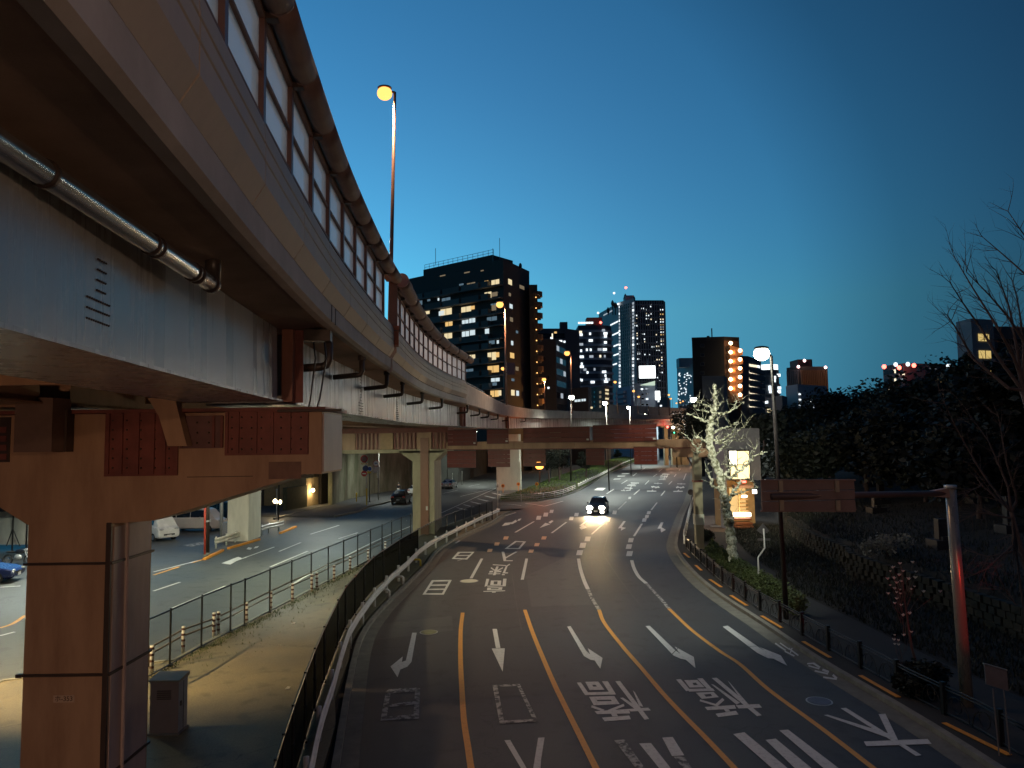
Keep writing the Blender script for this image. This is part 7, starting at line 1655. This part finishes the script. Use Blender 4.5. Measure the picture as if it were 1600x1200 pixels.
for k in range(6):
    y = 537.5 + k * 14; yr = 549 + k * 13.7
    pL, pR = b12.pt(1, 1134, y + 4), b12.pt(1, 1154, y + 10); n = b12.out(1)
    v = [pL + n * .2, pR + n * .2, pR + n * 1.2, pL + n * 1.2]; zz = [pL.z, pR.z, pR.z, pL.z]
    MB().hexa([(a.x, a.y, z - 1.0) for a, z in zip(v, zz)], [(a.x, a.y, z + .1) for a, z in zip(v, zz)]).build('stair_flight', M_ST, b12.t)
    pL2, pR2 = b12.pt(1, 1136, y + 15), b12.pt(1, 1154, y + 11); v = [pL2 + n * .2, pR2 + n * .2, pR2 + n * 1.2, pL2 + n * 1.2]; zz = [pL2.z, pR2.z, pR2.z, pL2.z]
    MB().hexa([(a.x, a.y, z - .9) for a, z in zip(v, zz)], [(a.x, a.y, z + .1) for a, z in zip(v, zz)]).build('stair_flight', M_ST, b12.t)
    for x, yy in ((1135, y), (1149.5, yr)):
        c = b12.pt(1, x, yy) + n * 1.3; MB().ell(c, .36, 10, 6).build('stair_lamp', em('stair_lamp_glow', (1, .72, .42), 9), b12.t); light(c + n * .1 + (b12.C - b12.B).normalized() * .8, 45, (1, .45, .15), .2, parent=b12.t)
for x, y, w_ in [(1112, 513, .12), (1106.5, 525, .3)]: a = P(x, y, 145); MB().tube([(a.x, 145, b12.z), (a.x, 145, a.z)], w_, 5).build('antenna', M_BLK, b12.t)
b12b = Bld('lean_to_block', 'dim grey lower block in front of the black building', 1097, 594, 1131, 594, 1136, 596, 120, M_B('dimgrey', (.10, .11, .12)))
b13 = Bld('corridor_flats', 'flats with rows of white lit open corridors right of the zigzag stairs', 1155, 560, 1169, 561, 1189, 567, 175, M_B('slateblue', (.06, .075, .095)))
for i in range(7):
    y0, y1 = 570.5 + i * 10.6, 572.5 + i * 10.2
    for j in range(4):
        xx = 1171 + j * 4.3; b13.win(1, xx + 1.4, y0 + (y1 - y0) * j / 3 + .4, 3.6, 3.6, ew2 if j < 3 else ew1, prot=.1)
    p_, q_ = b13.pt(1, 1169.5, y0 + 6), b13.pt(1, 1189, y0 + 6); b13.slab(1, p_, q_, p_.z - .8, p_.z + .35, .2, 1.0, mat('corridor_parapet', (.10, .11, .12), .7), 'corridor_parapet')
b14 = thing('round_tower', 'round topped tower with a glowing white crown behind the street lamp', 'building', tuple(P(1207, 690, 300)[:2]) + (0,)); c = P(1207, 577, 300); rr_ = (P(1224, 577, 300).x - P(1190, 577, 300).x) / 2
MB().tube([(c.x, 306, 0), (c.x, 306, c.z)], rr_, 24).build('shaft', M_B('tower_grey', (.07, .08, .09)), b14)
for k in range(13): MB().tube([(c.x, 306, c.z - 3 - k * 3.6), (c.x, 306, c.z - 2.2 - k * 3.6)], rr_ + .4, 24).build('balcony_ring', M_B('tower_grey2', (.12, .13, .14)), b14)
for k in range(9): a_ = -math.pi * (.1 + .8 * k / 8); MB().box((c.x + (rr_ - 1) * math.cos(a_), 306 + (rr_ - 1) * math.sin(a_), c.z + 1.2), (1.2, 1.2, 2.2)).build('crown_light', ew1, b14)
for x, y in [(1209, 590), (1208.5, 595), (1203, 605), (1203, 608), (1204, 612), (1218, 586), (1219, 606), (1218.5, 612), (1192, 614), (1198, 628)]: a = P(x, y, 306 - rr_); MB().box((a.x, 305.4 - rr_ * math.sqrt(max(0, 1 - ((a.x - c.x) / rr_) ** 2)), a.z), (1.4, .4, 1.2)).build('window', ew1, b14)
b14b = Bld('low_flats', 'low grey building with one warm window below the round tower', 1189, 627, 1222, 622, 1230, 624, 190, M_B('lowgrey', (.07, .075, .08))); b14b.win(0, 1202.5, 641.5, 7, 6, E_YW, mull=True); b14b.win(0, 1198, 628.5, 4.5, 4, ew1)
b15 = Bld('striped_tower', 'tower with vertical orange-lit stripes and a red beacon', 1229, 577, 1250, 575, 1293, 575, 340, M_B('stripe_dark', (.07, .065, .06)))
for k in range(15): x = 1251.5 + k * 2.8; p_, q_ = b15.pt(1, x - .5, 590), b15.pt(1, x + .5, 590); b15.slab(1, p_, q_, 5, b15.z - 1, .0, .8, mat('stripe_tan', (.36, .22, .12), .7), 'vertical_fin')
for k in range(7): x = 1231 + k * 2.8; p_, q_ = b15.pt(0, x - .4, 590), b15.pt(0, x + .4, 590); b15.slab(0, p_, q_, 5, b15.z - 1, .0, .8, mat('stripe_grey', (.22, .23, .24), .7), 'vertical_fin')
a, b_ = P(1253, 566, 342), P(1276, 566, 342); MB().box(((a.x + b_.x) / 2, 352, b15.z + 2), (b_.x - a.x, 10, 5.5)).build('penthouse', M_B('roof_red', ()), b15.t)
for x, y in [(1257, 563.5), (1247.5, 573), (1290, 574)]: MB().ell(P(x, y, 338), .7, 6, 4).build('beacon_light', em('pink_beacon', (1, .6, .6), 6), b15.t)
q = P(1300, 620, 330); light((q.x, 320, 12), 6000, (1, .5, .2), 2, parent=b15.t, name='street_glow')
b16 = Bld('white_block', 'pale grey lower block with round lights in front of the striped tower', 1228, 607, 1246, 604.5, 1292, 607, 200, M_B('palegrey2', (.33, .34, .35)))
for x, y, w, h in [(1249, 616, 2.5, 2), (1249.5, 624.5, 2.5, 2), (1250, 633, 2.5, 2), (1267.5, 628, 4.5, 3), (1268.5, 636, 5.5, 2.2)]: b16.win(1, x, y, w, h, ew1, prot=.2)
for x in (1258, 1269, 1280): b16.win(1, x, 611, 2, 1.8, G_D)
b17 = Bld('long_building', 'long pinkish building with red beacons along its roof', 1379.5, 575, 1412, 570.5, 1486, 572, 260, M_B('pinkish', (.16, .12, .115)))
b17.grid(0, 6, 3.3, G_D2, [ew2, ew3], .35, 12, mx=26)
for x, y, m in [(1381.5, 573, E_RED), (1399.5, 569.5, ew1), (1418.5, 569, ew1), (1428, 571, E_RED), (1405, 574.5, E_RED), (1482, 572, ew1)]: MB().ell(P(x, y, 256), .8, 6, 4).build('beacon_light', m, b17.t)
for x, y, w, h, m in [(1409, 585, 8, 2.5, ew2), (1454, 576, 2, 1.2, ew3), (1462, 576, 2, 1.2, ew3)]: b17.win(1, x, y, w, h, m, prot=.2)
b17b = Bld('lit_house', 'dark house with two yellow lit windows above the trees', 1456, 588, 1470, 586, 1497, 588, 120, M_B('house', (.05, .045, .04))); b17b.win(0, 1466, 594.5, 9, 6, E_Y, mull=True); b17b.win(1, 1483.5, 593.5, 15, 4.5, E_YW, mull=True)
b18 = Bld('grey_office', 'grey office block with three yellow windows at the right edge', 1494, 511, 1517.5, 505.5, 1552, 507.5, 100, M_B('officegrey', (.17, .18, .19)))
for x, y, w, h in [(1536.5, 527.5, 16, 11), (1538.5, 554, 18, 12), (1542, 578, 13, 8)]: b18.win(1, x, y, w, h, em('office_window', (1, .72, .25), .65), mull=True, prot=.1)
b18b = Bld('grey_office', 'darker wing of the office block running out of the picture', 1540, 517.5, 1552, 517.5, 1700, 520, 104, M_B('officedark', (.06, .06, .06)))
b18b.grid(1, 10, 3.6, G_D, [ew3], .04, 6)
# back row filling the skyline gap at the road end
for i, (x0, x1, y, Y, lb) in enumerate([(1046, 1062, 640, 420, 'distant low roofs at the end of the road, left part'), (1062, 1084, 636, 400, 'distant low roofs at the end of the road, right part'), (1290, 1380, 634, 300, 'distant dark roofs between the striped tower and the long building')]):
    Bld('distant_building', lb, x0, y, (x0 + x1) / 2, y - 1, x1, y, Y, M_B('far%d' % i, (.06, .06, .07)))

# weeds and litter along the fence foot on the median, louvres on the cabinet
wm = MB(); r = random.Random(19); fp = resample([G(x, y, .1) for x, y in [(240, 1052), (313, 1014), (421, 960), (486, 925), (558, 888), (620, 858)]], 60)
for _ in range(2600):
    q = r.choice(fp); x, y = q.x + abs(r.gauss(0, .22)) * (1 if r.random() < .8 else 4), q.y + r.uniform(-.5, .5); a = r.random() * 6.28; h = r.uniform(.03, .13); w = .012
    wm.add([(x - w * math.cos(a), y - w * math.sin(a), .10), (x + w * math.cos(a), y + w * math.sin(a), .10), (x + r.uniform(-.05, .05), y + r.uniform(-.05, .05), .10 + h)], [(0, 1, 2)])
tag(wm.build('weeds', M_LEAF2, kind='stuff'), 'thin weeds growing along the foot of the wire fence', 'weeds')
for i, (x, y, lb) in enumerate([(445, 1077, 'crumpled white scrap of litter on the dark part of the median'), (455, 975, 'small pale scrap of paper on the median near the fence'), (433, 1010, 'tiny grey pebble cluster on the median')]):
    p = G(x, y, .12); MBx = MB(); MBx.add([p, p + Vector((.13, .02, .01)), p + Vector((.15, .09, .05)), p + Vector((.03, .11, .03)), p + Vector((.07, .05, .07))], [(0, 1, 4), (1, 2, 4), (2, 3, 4), (3, 0, 4)]); tag(MBx.build('litter', M_WHITE if i < 2 else M_KERB), lb, 'litter')
p = G(262, 1148, .1)
for k in range(5): MB().box((p.x - .1, p.y - .035, 1.2 - k * .05), (.36, .02, .016)).build('louvre', M_DKBAND, CB)
MB().box((p.x + .28, p.y + .25, .78), (.01, .012, 1.2)).build('door_seam', M_BLK, CB)
